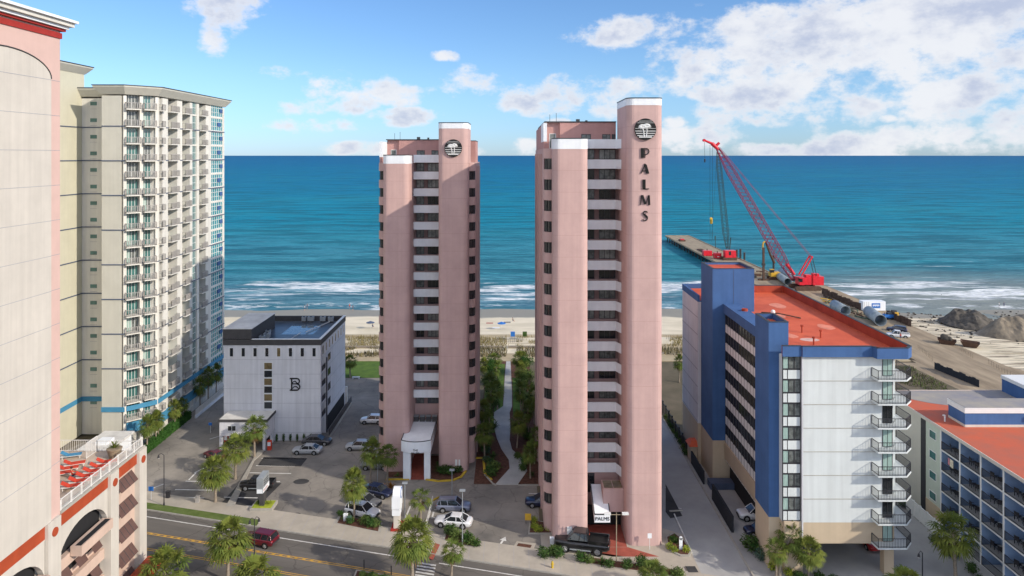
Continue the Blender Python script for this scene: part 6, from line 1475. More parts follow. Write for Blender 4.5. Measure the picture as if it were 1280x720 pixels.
m_ = MB(); m_.box(-8.6, -8.3, 105.38, 105.46, 1.0, 1.9, 'whiteframe'); m_.box(-8.1, -7.85, 105.38, 105.46, 1.0, 1.9, 'whiteframe'); m_.build('notice', tL)
# beds with kerbs
x, y = g(846, 690)
kb = MB(); pts = [(19.0, 85.3), (19.2, 84.2), (20.2, 83.2), (21.2, 83.1), (21.7, 84.0), (21.5, 86.5), (20.6, 88.5), (19.3, 87.5)]; kb.prism(pts, 0, .13, 'kerb'); kb.prism([((a - 20.4) * .86 + 20.4, (b_ - 85.6) * .86 + 85.6) for a, b_ in pts], .131, .16, 'mulch'); struct(kb.build('corner_bed'))
for nm, poly in (('shrub_bed', [(553, 676), (556, 666), (572, 668), (600, 677), (601, 686), (580, 683)]), ('shrub_bed', [(660, 668), (662, 650), (694, 656), (690, 668)]), ('shrub_bed', [(418, 655), (424, 644), (478, 655), (476, 667)])):
    pp = P_(*poly); c_ = (sum(p[0] for p in pp) / len(pp), sum(p[1] for p in pp) / len(pp)); kb = MB(); kb.prism(pp[::-1] if False else pp, 0, .14, 'kerb'); kb.prism([((a - c_[0]) * .88 + c_[0], (b_ - c_[1]) * .88 + c_[1]) for a, b_ in pp], .141, .17, 'mulch'); struct(kb.build(nm))
kb = MB(); kb.prism([(st(u, 82.62)) for u in (6, 21.5)] + [st(21.5, 83.9), st(6, 83.9)], 0, .02, 'pave')
kb.prism([st(9.4, 81.3), st(19.5, 81.3), st(19.5, 82.5), st(9.4, 82.5)], .1, .15, 'mulch'); struct(kb.build('planting_strip'))
# hydrant
x, y = g(690.5, 711); t = thing('fire_hydrant', 'yellow fire hydrant at the kerb below the black pickup', 'fire hydrant', (x, y, .12)); m_ = MB(); m_.tube((x, y, .12), (x, y, .75), .13, .12, 'yellow', 10); m_.ball((x, y, .77), .13, 'yellow', 10, 5); m_.tube((x - .2, y, .55), (x + .2, y, .55), .06, m='yellow', n=8); m_.tube((x, y - .2, .5), (x, y, .5), .07, m='yellow', n=8); m_.build('barrel', t); MB().tube((x, y, .88), (x, y, .95), .04, m='coping', n=6).build('cap', t)
# wheel stops
for i, (a, b_, r_) in enumerate(((845, 639, 5), (556, 634, 80))):
    x, y = g(a, b_); c, s_ = math.cos(R(r_)), math.sin(R(r_)); tag(MB().lb(((x, y), (c, s_), (s_, -c)), -.9, .9, -.1, .1, 0.01, .14, 'kerb').build('wheel_stop', org=(x, y, 0)), ['concrete wheel stop on the dark bay beside the tall pink column', 'concrete wheel stop in front of the slate SUV'][i], 'wheel stop')
# bins, white posts
for i, (a, b_, lb_, m1) in enumerate(((247, 629, 'grey utility box on the sidewalk left of the lot island', 'greyrail'), (210, 623, 'black bin beside the left street lamp', 'rail'), (690, 682, 'white post beside the drain pit', 'white'), (432, 652, 'white utility pedestal left of the green one by the hedge', 'white'), (437, 655, 'pale green utility cabinet in the hedge by the white SUV', 'leafgrey'))):
    x, y = g(a, b_); m_ = MB(); m_.box(x - .25, x + .25, y - .2, y + .2, 0.02, .95, m1); m_.box(x - .28, x + .28, y - .23, y + .23, .951, 1.02, m1); tag(m_.build('utility_box', org=(x, y, 0)), lb_, 'utility box')
m_ = MB(); railing(m_, [g(530, 640), g(545, 598 + 14)], 0, 1.0, 'whiterail', step=.9, bar=.05); 
# red sign and bin by the portico
x, y = g(337, 562); tag(MB().box(x - .3, x + .3, y - .25, y + .25, 0, 1.5, 'red').box(x - .25, x + .25, y - .27, y - .252, .7, 1.3, 'white').build('vending_box', org=(x, y, 0)), 'red box under the inn portico beside the silver sedan', 'vending box')
x, y = g(283, 556); tag(MB().box(x - .3, x + .3, y - .25, y + .25, 0, 1.7, 'red').box(x - .25, x + .25, y - .27, y - .252, .9, 1.5, 'white').build('vending_box', org=(x, y, 0)), 'red box under the left end of the inn portico', 'vending box')

# ================================================================== pool deck
def lounger(x, y, rot, label, cm):
    t = thing('sun_lounger', label, 'sun lounger', (x, y, 15.96), 'red loungers on the pool deck', 0); c, s_ = math.cos(R(rot)), math.sin(R(rot)); f_ = ((x, y), (c, s_), (s_, -c)); z = 15.96
    m_ = MB()
    for u in (-.85, .75):
        for w_ in (-.28, .24): m_.lb(f_, u, u + .05, w_, w_ + .05, z, z + .3, 'whiterail')
    m_.lb(f_, -.95, .95, -.32, .32, z + .301, z + .34, 'whiterail'); m_.build('frame', t)
    m_ = MB(); m_.lb(f_, -.95, .3, -.31, .31, z + .342, z + .42, cm); (ox, oy), (ux, uy), (wx, wy) = f_
    P3 = lambda u, w_, zz: (ox + u * ux + w_ * wx, oy + u * uy + w_ * wy, zz)
    m_.add([P3(.3, -.31, z + .35), P3(.3, .31, z + .35), P3(.95, .31, z + .75), P3(.95, -.31, z + .75), P3(.3, -.31, z + .42), P3(.3, .31, z + .42), P3(.92, .31, z + .82), P3(.92, -.31, z + .82)], [(3, 2, 1, 0), (4, 5, 6, 7), (0, 1, 5, 4), (1, 2, 6, 5), (2, 3, 7, 6), (3, 0, 4, 7)], cm); m_.build('cushion', t)
    return t
nmn = ['farthest', 'second farthest', 'third', 'fourth', 'fifth', 'nearest']
for i in range(6): lounger(-41.9 - .05 * i, 72.0 - i * 1.05, 200, nmn[i] + ' red lounger in the row along the deck railing', 'red')
for i in range(3): lounger(-45.0, 71.6 - i * 1.1, 205, ['farther', 'middle', 'nearer'][i] + ' red lounger in the inner row behind the railing row', 'red')
lounger(-46.6, 73.6, 200, 'blue lounger behind the red ones at the tower wall', 'brightblue')
x, y = -42.1, 73.7; t = thing('planter', 'large round beige planter with a small palm in the deck corner', 'planter', (x, y, 15.96)); m_ = MB(); m_.tube((x, y, 15.96), (x, y, 16.9), .5, .72, 'dirt', 16); m_.tube((x, y, 16.9), (x, y, 17.0), .76, m='dirt', n=16); m_.build('pot', t); place(spiky_model(44, 'frondyellow', 40, 1.0), USED, (x, y, 16.9), 0, 1.0, 'small palm growing in the round deck planter', None)

# ================================================================== people
def figure(kind, mats):
    """one continuous body grown on a skeleton; hair a separate piece"""
    J = dict(stand=[(0, 0, .95), (0, 0, 1.2), (0, 0, 1.42), (0, 0, 1.52), (0, 0, 1.66), (.18, 0, 1.40), (.24, .02, 1.12), (.25, -.06, .88), (-.18, 0, 1.40), (-.24, .02, 1.12), (-.25, -.06, .88), (.1, 0, .9), (.11, -.05, .5), (.12, .06, .08), (.12, -.08, .04), (-.1, 0, .9), (-.11, .06, .5), (-.12, .12, .08), (-.12, -.02, .04)],
             sit=[(0, 0, .40), (0, .05, .65), (0, .10, .88), (0, .10, .98), (0, .07, 1.11), (.18, .1, .86), (.24, -.1, .66), (.2, -.35, .6), (-.18, .1, .86), (-.24, -.1, .66), (-.2, -.35, .6), (.1, 0, .40), (.12, -.45, .46), (.12, -.5, .08), (.12, -.64, .05), (-.1, 0, .40), (-.12, -.45, .46), (-.12, -.5, .08), (-.12, -.64, .05)])[kind]
    E = [(0, 1), (1, 2), (2, 3), (3, 4), (2, 5), (5, 6), (6, 7), (2, 8), (8, 9), (9, 10), (0, 11), (11, 12), (12, 13), (13, 14), (0, 15), (15, 16), (16, 17), (17, 18)]
    rad = [.14, .13, .15, .06, .105, .06, .045, .035, .06, .045, .035, .10, .065, .045, .04, .10, .065, .045, .04]
    me = bpy.data.meshes.new('body'); me.from_pydata(J, E, []); o = bpy.data.objects.new('person', me); col.objects.link(o)
    sk = o.modifiers.new('s', 'SKIN'); o.modifiers.new('d', 'SUBSURF').levels = 1
    for i, r_ in enumerate(rad): me.skin_vertices[0].data[i].radius = (r_, r_ * .85)
    me.skin_vertices[0].data[0].use_root = True
    dg = bpy.context.evaluated_depsgraph_get(); dg.update(); nm = bpy.data.meshes.new_from_object(o.evaluated_get(dg)); bpy.data.objects.remove(o)
    nm.materials.clear()
    for k in mats: nm.materials.append(M[k] if isinstance(k, str) else k)
    hz = J[2][2]
    for p in nm.polygons:
        c_ = p.center; hip = J[0][2]; p.use_smooth = True
        p.material_index = 1 if (hip + .06 < c_.z < hz + .06 and abs(c_.x) < .23) else (2 if (J[12][2] - .02 < c_.z <= hip + .06 and abs(c_.x) < .23 and kind == 'stand') or (kind == 'sit' and c_.z < hip + .12 and c_.y > -.3) else 0)
    return nm, J[4]
hm = MB().ball((0, .02, .04), .115, 'hair', 10, 6, (1, 1.05, .9)).mesh('hair')
FIG = {}
def person(x, y, z, rot, label, kind='stand', shirt='white', trousers='navyline', group=None):
    key = (kind, shirt, trousers)
    if key not in FIG: FIG[key] = figure(kind, ['skin', shirt, trousers])
    me, hd_ = FIG[key]; o = bpy.data.objects.new('person', me); col.objects.link(o); o.location = (x, y, z); o.rotation_euler.z = rot; tag(o, label, 'person', group)
    h_ = bpy.data.objects.new('hair', hm); col.objects.link(h_); h_.parent = o; h_.location = (hd_[0], hd_[1], hd_[2] + .03)
    return o
def bz(a, b_):
    z = -1.5
    for _ in range(4): x, y = g(a, b_, z); z = beach_z(x, y)
    return x, y, z
person(-43.5, 68.9, 15.92, 2.2, 'dark haired person in red sitting among the red loungers', 'sit', 'red', 'navyline')
for i, (a, b_, lb_, sh, ro) in enumerate(((384, 386, 'person standing at the water edge left of the inn roof', 'navyline', .5), (381, 388, 'second person at the water edge left of the inn roof', 'white', 2), (437, 386, 'person at the water edge right of the inn', 'red', 1), (441, 388, 'second person at the water edge right of the inn', 'navyline', 4),
        (1249, 384, 'left person of the pair standing on the wet sand at far right', 'white', 1), (1255, 384, 'right person of the pair standing on the wet sand at far right', 'navyline', 3), (1177, 374, 'lone person at the water edge beyond the container', 'darkgrey', 2), (466, 410, 'person sitting on the sand left of the left pink tower', 'navyline', 3))):
    x, y, z = bz(a, b_); person(x, y, z - .02, ro, lb_, 'sit' if i == 7 else 'stand', sh)
x, y, z = bz(641, 402); person(x, y, z - .02, 1, 'person sitting on the beach between the towers', 'sit', 'darkgrey')
person(107.6, 233, .25, 1, 'site worker in a yellow vest standing before the red crane', 'stand', 'machyellow', 'navyline'); person(100.5, 180, .26, 2, 'person in red standing beside the white pickup on the works road', 'stand', 'red', 'navyline')
# beach things
def umbrella(a, b_, m1, label):
    x, y, z = bz(a, b_); t = thing('beach_umbrella', label, 'beach umbrella', (x, y, z), 'beach umbrellas'); MB().tube((x, y, z - .2), (x, y, z + 2.1), .03, m='whiterail', n=6).build('pole', t); m_ = MB(); n_ = 10; v = [(x, y, z + 2.2)] + [(x + 1.2 * math.cos(6.283 * i / n_), y + 1.2 * math.sin(6.283 * i / n_), z + 1.75) for i in range(n_)]; v += [(p[0], p[1], p[2] - .05) for p in v]; m_.add(v, [(0, 1 + i, 1 + (i + 1) % n_) for i in range(n_)] + [(n_ + 1, n_ + 2 + (i + 1) % n_, n_ + 2 + i) for i in range(n_)] + [(1 + i, n_ + 2 + i, n_ + 2 + (i + 1) % n_, 1 + (i + 1) % n_) for i in range(n_)], m1); m_.build('canopy', t)
umbrella(627, 412, 'signblue', 'small dark blue umbrella lying low on the beach between the towers'); umbrella(463, 411, 'navyline', 'dark umbrella on the sand just left of the left pink tower')
for i, (a, b_, m1, lb_) in enumerate(((620, 410, 'white', 'white towel on the sand between the towers'), (612, 404, 'redband', 'reddish towel on the sand between the towers'), (634, 403, 'darkgrey', 'dark towel beside the person on the beach'))):
    x, y, z = bz(a, b_); tag(MB().box(x - 1, x + 1, y - .5, y + .5, z - .02, z + .06, m1).build('beach_towel', org=(x, y, z)), lb_, 'towel')
for i, (a, m1, lb_) in enumerate(((641, 'signblue', 'blue lifeguard box on the sand between the towers'), (656, 'leaf', 'green wooden stand on the sand between the towers'))):
    x, y, z = bz(a, 425); t = thing('beach_stand', lb_, 'beach stand', (x, y, z)); m_ = MB()
    for dx in (-.5, .42):
        for dy in (-.4, .32): m_.box(x + dx, x + dx + .08, y + dy, y + dy + .08, z - .1, z + 1.0, 'timber')
    m_.build('leg', t); MB().box(x - .55, x + .55, y - .45, y + .45, z + 1.0, z + 2.1, m1).build('cabin', t)
def sandfence(a0, b0, a1, b1, label, zz=None, n_=None):
    if zz is None: (x0, y0, z0), (x1, y1, z1) = bz(a0, b0), bz(a1, b1)
    else: (x0, y0), (x1, y1) = g(a0, b0, zz), g(a1, b1, zz); z0 = z1 = zz
    L_ = math.hypot(x1 - x0, y1 - y0); n_ = n_ or int(L_ / (.5 if zz is None else 1.0)); m_ = MB(); rnd = random.Random(int(a0))
    for i in range(n_ + 1):
        t = i / n_; x, y, z = x0 + (x1 - x0) * t, y0 + (y1 - y0) * t, z0 + (z1 - z0) * t; m_.tube((x, y, z - .3), (x + rnd.gauss(0, .05), y + rnd.gauss(0, .05), z + rnd.uniform(.95, 1.15)), .05, m='fencewood', n=4)
    m_.tube((x0, y0, z0 + .35), (x1, y1, z1 + .35), .025, m='fencewood', n=4); m_.tube((x0, y0, z0 + .85), (x1, y1, z1 + .85), .025, m='fencewood', n=4)
    tag(m_.build('sand_fence', org=(x0, y0, z0)), label, 'sand fence', 'sand fences')
sandfence(603, 428, 623, 428.5, 'left curved sand fence beyond the garden palms'); sandfence(631, 428.5, 653, 427.5, 'right sand fence beyond the garden palms'); sandfence(429, 424, 447, 425, 'left sand fence beyond the dunes by the inn'); sandfence(456, 424.5, 472, 425, 'right sand fence beyond the dunes by the left tower'); sandfence(833, 424, 851, 424, 'sand fence beyond the dunes right of the tall pink tower')
sandfence(1148, 436, 1166, 451, 'sand fence on the left verge of the works road', .3); sandfence(1200, 437, 1216, 448, 'short sand fence beside the brown skips', .3); sandfence(1236, 455, 1270, 474, 'long sand fence on the right verge of the works road', .3); sandfence(1150, 402, 1165, 404, 'low sand fence on the sand beside the sheet piles')
# boardwalk / rail behind gardens
for x0, x1, lb_ in ((-45, -2.2, 'timber boardwalk rail behind the left gardens'), (-.9, 28, 'timber boardwalk rail behind the right gardens')):
    m_ = MB(); m_.box(x0, x1, 172.4, 174.2, .1, .35, 'timber'); railing(m_, [(x0, 172.5), (x1, 172.5)], .35, 1.0, 'timber', step=1.8, bar=.06, post=.12); tag(m_.build('boardwalk', org=((x0 + x1) / 2, 173, 0)), lb_, 'boardwalk')
x, y = g(445, 474); m_ = MB(); m_.box(x - .8, x + .8, y - .3, y + .3, .45, .5, 'white'); m_.box(x - .7, x - .6, y - .2, y + .2, .05, .45, 'white'); m_.box(x + .6, x + .7, y - .2, y + .2, .05, .45, 'white'); tag(m_.build('bench', org=(x, y, 0)), 'white bench on the lawn beside the lone palm', 'bench')
# pool with loungers behind the driveway fence
m_ = MB(); m_.box(22.0, 28.6, 138, 147, .06, .14, 'kerb'); m_.box(22.6, 28, 139, 146, .141, .15, mat('pool_water', (.10, .42, .50), .08, .1, .6, spec=.6)); tag(m_.build('pool', org=(25, 142, 0)), 'small pale turquoise pool with a light rim beyond the driveway', 'pool')

# ================================================================== pier, cranes, works
DK = .25
t = thing('pier', 'long timber and steel construction pier running out to sea', 'pier', (100, 330, SEA))
m_ = MB(); m_.box(91, 105, 262, 412, DK - .5, DK, 'timber'); m_.box(90.8, 91.2, 262, 412.5, DK - .55, DK + .25, 'dirt'); m_.box(104.8, 105.2, 262, 412.5, DK - .55, DK + .25, 'machyellow' if False else 'dirt'); m_.box(91, 105, 411.8, 412.6, DK - .4, DK + .3, 'dirt'); m_.build('deck', t)
for i in range(26):
    y = 266 + i * 5.8
    m_ = MB()
    for x in (91.8, 96, 100, 104.2): m_.tube((x, y, SEA - 3), (x, y, DK - .9), .32, m='piledark', n=8)
    m_.box(91.2, 104.8, y - .35, y + .35, DK - 1.0, DK - .52, 'piledark'); m_.build('pile_bent', t)
m_ = MB()
for i in range(9): m_.tube((93.5 + i * .32, 330, DK + .3), (93.5 + i * .32, 352, DK + .3), .15, m='rust', n=6)
tag(m_.build('beam_stack', org=(95, 340, DK)), 'stack of long rusty beams lying on the pier deck', 'beam stack')
m_ = MB(); m_.box(93, 96, 385, 389, DK, DK + .8, 'rust'); m_.box(93.5, 95.4, 385.5, 388, DK + .8, DK + 1.3, 'cranered'); tag(m_.build('equipment_skid', org=(94.5, 387, DK)), 'low red equipment skid near the sea end of the pier', 'equipment')
for i, (a, b_, h_) in enumerate(((921, 322, 4.5), (925.5, 324, 5.5), (930.5, 325, 4.2), (967, 336, 6.5))):
    x, y = g(a, b_, 0); tag(MB().tube((x, y, SEA - 2), (x, y, h_ - 1), .45, m='piledark', n=10).tube((x, y, h_ - 1), (x, y, h_ - .8), .5, m='rust', n=10).build('steel_pile', org=(x, y, SEA)), ['left', 'middle', 'right', 'lone'][i] + ' dark steel pile standing beside the pier' + (' by the excavator' if i == 3 else ' near the green crane'), 'steel pile', 'steel piles')
def lattice(mb, p0, p1, w0, w1, n_, m1, r_=.07, up=Vector((0, 1, 0)), pw=1.0):
    p0, p1 = Vector(p0), Vector(p1); d = (p1 - p0).normalized(); a = d.cross(up).normalized(); b_ = a.cross(d).normalized(); Pn = []
    for i in range(n_ + 1):
        t = i / n_; tap = min(1, t * 6, (1 - t) * 6); w_ = (w0 + (w1 - w0) * t) * (.35 + .65 * tap) / 2; c_ = p0.lerp(p1, t); Pn.append([c_ + a * w_ * s1 + b_ * w_ * s2 for s1, s2 in ((-1, -1), (1, -1), (1, 1), (-1, 1))])
    for i in range(n_):
        for k in range(4):
            mb.tube(Pn[i][k], Pn[i + 1][k], r_, m=m1, n=4, caps=False); mb.tube(Pn[i][k], Pn[i + 1][(k + 1) % 4] if i % 2 == 0 else Pn[i + 1][(k + 1) % 4], r_ * .6, m=m1, n=3, caps=False)
            mb.tube(Pn[i][(k + 1) % 4], Pn[i + 1][k], r_ * .45, m=m1, n=3, caps=False)
    return mb
# big red crane
CYr = 248.0; cs = CYr / F
def cp(a, b_, dy=0): Y = CYr + dy; return Vector(((a - CX) * Y / F, Y, H - (b_ - HY) * Y / F))
t = thing('crawler_crane', 'large red crawler crane with a long maroon lattice boom leaning left', 'crane', (105.5, CYr, .25))
m_ = MB(); b0 = cp(999, 345); 
m_.box(101.6, 109.8, CYr - 1.6, CYr + 1.8, 2.1, 4.6, 'cranered'); m_.box(106.5, 110.3, CYr - 1.9, CYr + 2.1, 2.0, 5.0, 'cranered'); m_.box(104.3, 106.2, CYr - 1.2, CYr + 1.2, 4.6, 5.5, 'cranered'); m_.box(107.0, 109.0, CYr - 1, CYr + 1, 5.0, 5.9, 'cranered'); m_.build('body', t)
m_ = MB(); m_.box(101.2, 103.0, CYr - 3.2, CYr - 1.62, 2.3, 4.9, 'cranered'); m_.box(101.15, 102.2, CYr - 3.25, CYr - 2.0, 3.4, 4.6, 'glass'); m_.build('cab', t)
for dy in (-3.2, 2.2):
    m_ = MB(); pr_ = rrect(99.8, 109.0, .27, 1.75, .7, corners=(1, 1, 1, 1)); m_.add([(a, CYr + dy, b_) for a, b_ in pr_] + [(a, CYr + dy + 1.1, b_) for a, b_ in pr_], [tuple(range(len(pr_))), tuple(range(2 * len(pr_) - 1, len(pr_) - 1, -1))] + [(i, (i + 1) % len(pr_), len(pr_) + (i + 1) % len(pr_), len(pr_) + i) for i in range(len(pr_))], 'rust'); m_.build('crawler_track', t)
MB().tube((104.6, CYr, .6), (104.6, CYr, 2.1), 1.3, m='rust', n=14).build('slew_ring', t)
foot = cp(992, 344.5); foot.z = 3.6; tip = cp(896.5, 185)
m_ = MB(); lattice(m_, foot, tip, 3.0, 2.4, 34, 'boomred', .12); m_.build('boom', t)
m_ = MB(); 
for s_ in (-1.2, 1.2):
    m_.tube(cp(1000, 344) + Vector((0, s_, 0)), cp(1013.5, 320.5) + Vector((0, s_, 0)), .28, m='cranered', n=6); m_.tube(cp(1019, 344) + Vector((0, s_, 0)), cp(1013.5, 320.5) + Vector((0, s_, 0)), .12, m='rail', n=5)
m_.tube(cp(1013.5, 320.5) + Vector((0, -1.3, 0)), cp(1013.5, 320.5) + Vector((0, 1.3, 0)), .3, m='cranered', n=8); m_.tube(cp(993, 343), cp(983, 330), .5, .6, 'cranered', 6); m_.build('gantry', t)
m_ = MB()
for s_ in (-1, 1): m_.tube(cp(1013.5, 320.5) + Vector((0, s_, 0)), cp(899, 184) + Vector((0, s_ * .6, 0)), .065, m='boomred', n=4)
m_.build('pendant_line', t)
m_ = MB(); m_.tube(cp(879.5, 175), cp(890, 179.5), .35, .5, 'cranered', 6); m_.tube(cp(890, 179.5), cp(898, 187), .75, .6, 'cranered', 6); m_.tube(cp(899, 178.5), cp(893, 184), .5, .5, 'cranered', 6); m_.tube(cp(880, 175) + Vector((0, -.6, -.1)), cp(880, 175) + Vector((0, .6, -.1)), .5, m='cranered', n=10); m_.build('boom_head', t)
m_ = MB(); m_.tube(cp(880.5, 176), cp(881, 199), .05, m='rail', n=4); m_.tube(cp(881, 199), cp(881, 203), .3, .2, 'rail', 6)
for dx in (887.5, 890.5): m_.tube(cp(dx, 181), cp(dx, 300, 40), .05, m='rail', n=4)
m_.tube(cp(889, 273, 28), cp(889, 279, 30), .55, .5, 'machyellow', 8); m_.build('hoist_rope', t)
# second crane on the pier, dark green lattice
CYg = 318.0
def cq(a, b_, dy=0): Y = CYg + dy; return Vector(((a - CX) * Y / F, Y, H - (b_ - HY) * Y / F))
t = thing('crawler_crane', 'crane with dark green lattice boom and red cab out on the pier', 'crane', (99.5, CYg, DK)); 
m_ = MB(); a = cq(906, 316); m_.box(97.0, 101.8, CYg - 1.6, CYg + 1.6, DK + 1.2, DK + 4.3, 'cranered'); m_.box(98.6, 99.6, CYg - 1.65, CYg - 1.601, DK + 2.3, DK + 4.0, 'glass'); m_.box(100.6, 101.9, CYg - 1.7, CYg + 1.7, DK + 1.1, DK + 3.2, 'cranered'); m_.build('body', t)
for dy in (-2.4, 1.3): m_ = MB(); m_.box(95.8, 102, CYg + dy, CYg + dy + 1.1, DK + .02, DK + 1.2, 'rust'); m_.build('crawler_track', t)
m_ = MB(); lattice(m_, cq(909, 311), cq(897, 190), 2.2, 1.8, 30, 'cranedark', .10); m_.build('boom', t)
m_ = MB(); [m_.tube(cq(913, 300), cq(899, 190), .04, m='cranedark', n=4), m_.tube(cq(896, 192), cq(889.5, 302), .045, m='cranedark', n=4), m_.tube(cq(912, 312), cq(913.5, 297), .25, m='cranedark', n=5), m_.tube(cq(894, 300), cq(894, 295), .3, m='cranedark', n=5), m_.tube(cq(894, 295), cq(894.5, 310), .15, m='cranedark', n=5)]; m_.build('hoist_rope', t)
# red power pack and winch
for i, (xx, yy, sz, lb_) in enumerate(((95.0, 322, 1.5, 'red power pack standing left of the green crane on the pier'), (92.5, 330, 2.0, 'red steel container farther left on the pier'))):
    m_ = MB(); m_.box(xx - sz, xx + sz, yy - 1.5, yy + 1.5, DK + .3, DK + 2.6, 'cranered'); m_.box(xx - sz + .1, xx + sz - .1, yy - 1.4, yy + 1.4, DK, DK + .3, 'rust'); m_.tube((xx, yy, DK + 2.6), (xx, yy, DK + 3.4), .2, m='rust'); m_.box(xx - .5, xx + .5, yy - 1.56, yy - 1.501, DK + .9, DK + 1.2, 'white') if i == 0 else None; tag(m_.build('power_pack', org=(xx, yy, DK)), lb_, 'power pack')
# excavator with pile mast
CYe = 268.0
def ce(a, b_, dy=0): Y = CYe + dy; return Vector(((a - CX) * Y / F, Y, H - (b_ - HY) * Y / F))
t = thing('excavator', 'yellow excavator with a raised dark arm on the works road end', 'excavator', (100, CYe, .25)); m_ = MB(); m_.box(99.3, 103.0, CYe - 1.5, CYe + 1.5, 1.4, 3.0, 'machyellow'); m_.box(99.0, 100.4, CYe - 1.5, CYe - .2, 3.0, 4.1, 'glass'); m_.box(98.95, 100.45, CYe - 1.55, CYe - .15, 4.1, 4.25, 'machyellow'); m_.build('body', t)
for dy in (-1.6, .8): MB().box(98.6, 103.2, CYe + dy, CYe + dy + .8, .27, 1.3, 'rust').build('crawler_track', t)
m_ = MB(); m_.path([ce(968, 329), ce(963, 318), ce(957, 302)], [.5, .45, .35], 'rust'); m_.path([ce(957, 302), ce(954, 303), ce(953, 312)], [.3, .3, .25], 'machyellow'); m_.build('arm', t)
x = ce(951, 333).x; tag(MB().box(x - .35, x + .35, CYe - 3.2, CYe - 2.5, .25, 12.8, 'rust').box(x - .6, x + .6, CYe - 3.3, CYe - 2.4, 6, 6.8, 'piledark').build('pile_leader', org=(x, CYe - 3, .25)), 'tall dark pile driving leader standing by the excavator', 'pile leader')
# pipes
def pipe(a, b_, a2, b2, r_, label):
    (x0, y0), (x1, y1) = g(a, b_, .25), g(a2, b2, .25); z = .26 + r_; A, B = Vector((x0, y0, z)), Vector((x1, y1, z)); q_ = (B - A).normalized().to_track_quat('Z', 'Y'); n_ = 22; v = []
    for c_, rr2 in ((A, r_), (B, r_), (B, r_ - .08), (A, r_ - .08)):
        for i in range(n_): th = 6.28318 * i / n_; v.append(c_ + q_ @ Vector((math.cos(th) * rr2, math.sin(th) * rr2, 0)))
    f_ = [];
    for k in range(4): f_ += [(k * n_ + i, k * n_ + (i + 1) % n_, ((k + 1) % 4) * n_ + (i + 1) % n_, ((k + 1) % 4) * n_ + i) for i in range(n_)]
    tag(MB().add(v, f_, 'pipegrey', True).build('steel_pipe', org=(x0, y0, .26)), label, 'steel pipe', 'large grey pipes')
pipe(968, 345, 985, 357, 1.35, 'long grey pipe lying left of the red crane'); pipe(976, 343, 994, 353, 1.2, 'grey pipe just behind the long one beside the crane'); pipe(1043, 387, 1057, 395, 1.5, 'short grey pipe with rusty open mouth on the works road'); pipe(1086, 396, 1101, 408, 1.6, 'large grey pipe in front of the white container')
# white site container
x0, y0 = g(1079, 389, .25); x1 = g(1107, 389, .25)[0]; t = thing('site_container', 'white site container with a blue sign beside the sheet pile wall', 'container', ((x0 + x1) / 2, y0, .25)); MB().box(x0, x1, y0, y0 + 2.6, .4, 3.2, 'white').box(x0 + .1, x1 - .1, y0 + .1, y0 + 2.5, .26, .4, 'rust').build('body', t); o = MB().box(x0 + 2.6, x0 + 5.2, y0 - .05, y0 - .001, 1.2, 2.7, 'signblue').build('sign_panel', t); m_ = MB(); [m_.box(x0 + 2.9 + k * .35, x0 + 3.15 + k * .35, y0 - .07, y0 - .051, 1.75 + .1 * (k % 2), 2.3, 'white') for k in range(6)]; m_.build('lettering', o)
m_ = MB(); [m_.box(x0 + .4 + i * .62, x0 + .46 + i * .62, y0 - .03, y0 - .002, .5, 3.1, 'greyrail') for i in range(3)]; m_.build('rib', t)
# sheet piles: corrugated wall sections
def sheetwall(a, b_, a2, b2, h_, label):
    (x0, y0), (x1, y1) = g(a, b_, .25), g(a2, b2, .25); L_ = math.hypot(x1 - x0, y1 - y0); ux, uy = (x1 - x0) / L_, (y1 - y0) / L_; m_ = MB(); n_ = int(L_ / .7); rnd = random.Random(int(a)); pts = []
    for i in range(n_ + 1): o_ = .25 if (i // 1) % 2 else -.25; pts.append((x0 + ux * i * .7 - uy * o_, y0 + uy * i * .7 + ux * o_))
    for i in range(n_):
        zt_ = h_ + rnd.uniform(-.25, .25); (a_, b1), (c_, d_) = pts[i], pts[i + 1]; m_.add([(a_, b1, -3), (c_, d_, -3), (c_, d_, zt_), (a_, b1, zt_), (a_ - uy * .1, b1 + ux * .1, -3), (c_ - uy * .1, d_ + ux * .1, -3), (c_ - uy * .1, d_ + ux * .1, zt_), (a_ - uy * .1, b1 + ux * .1, zt_)], [(0, 1, 2, 3), (5, 4, 7, 6), (3, 2, 6, 7), (0, 3, 7, 4), (1, 5, 6, 2)], 'sheet')
    tag(m_.build('sheet_pile_wall', org=(x0, y0, 0)), label, 'sheet pile wall')
sheetwall(1028, 367, 1076, 388, 2.2, 'rusty brown sheet pile wall from the red crane to the container'); sheetwall(1109, 396, 1139, 409, 2.2, 'rusty brown sheet pile wall right of the container'); sheetwall(1030, 371, 1060, 386, 1.0, 'lower inner row of sheet piles beside the crane')
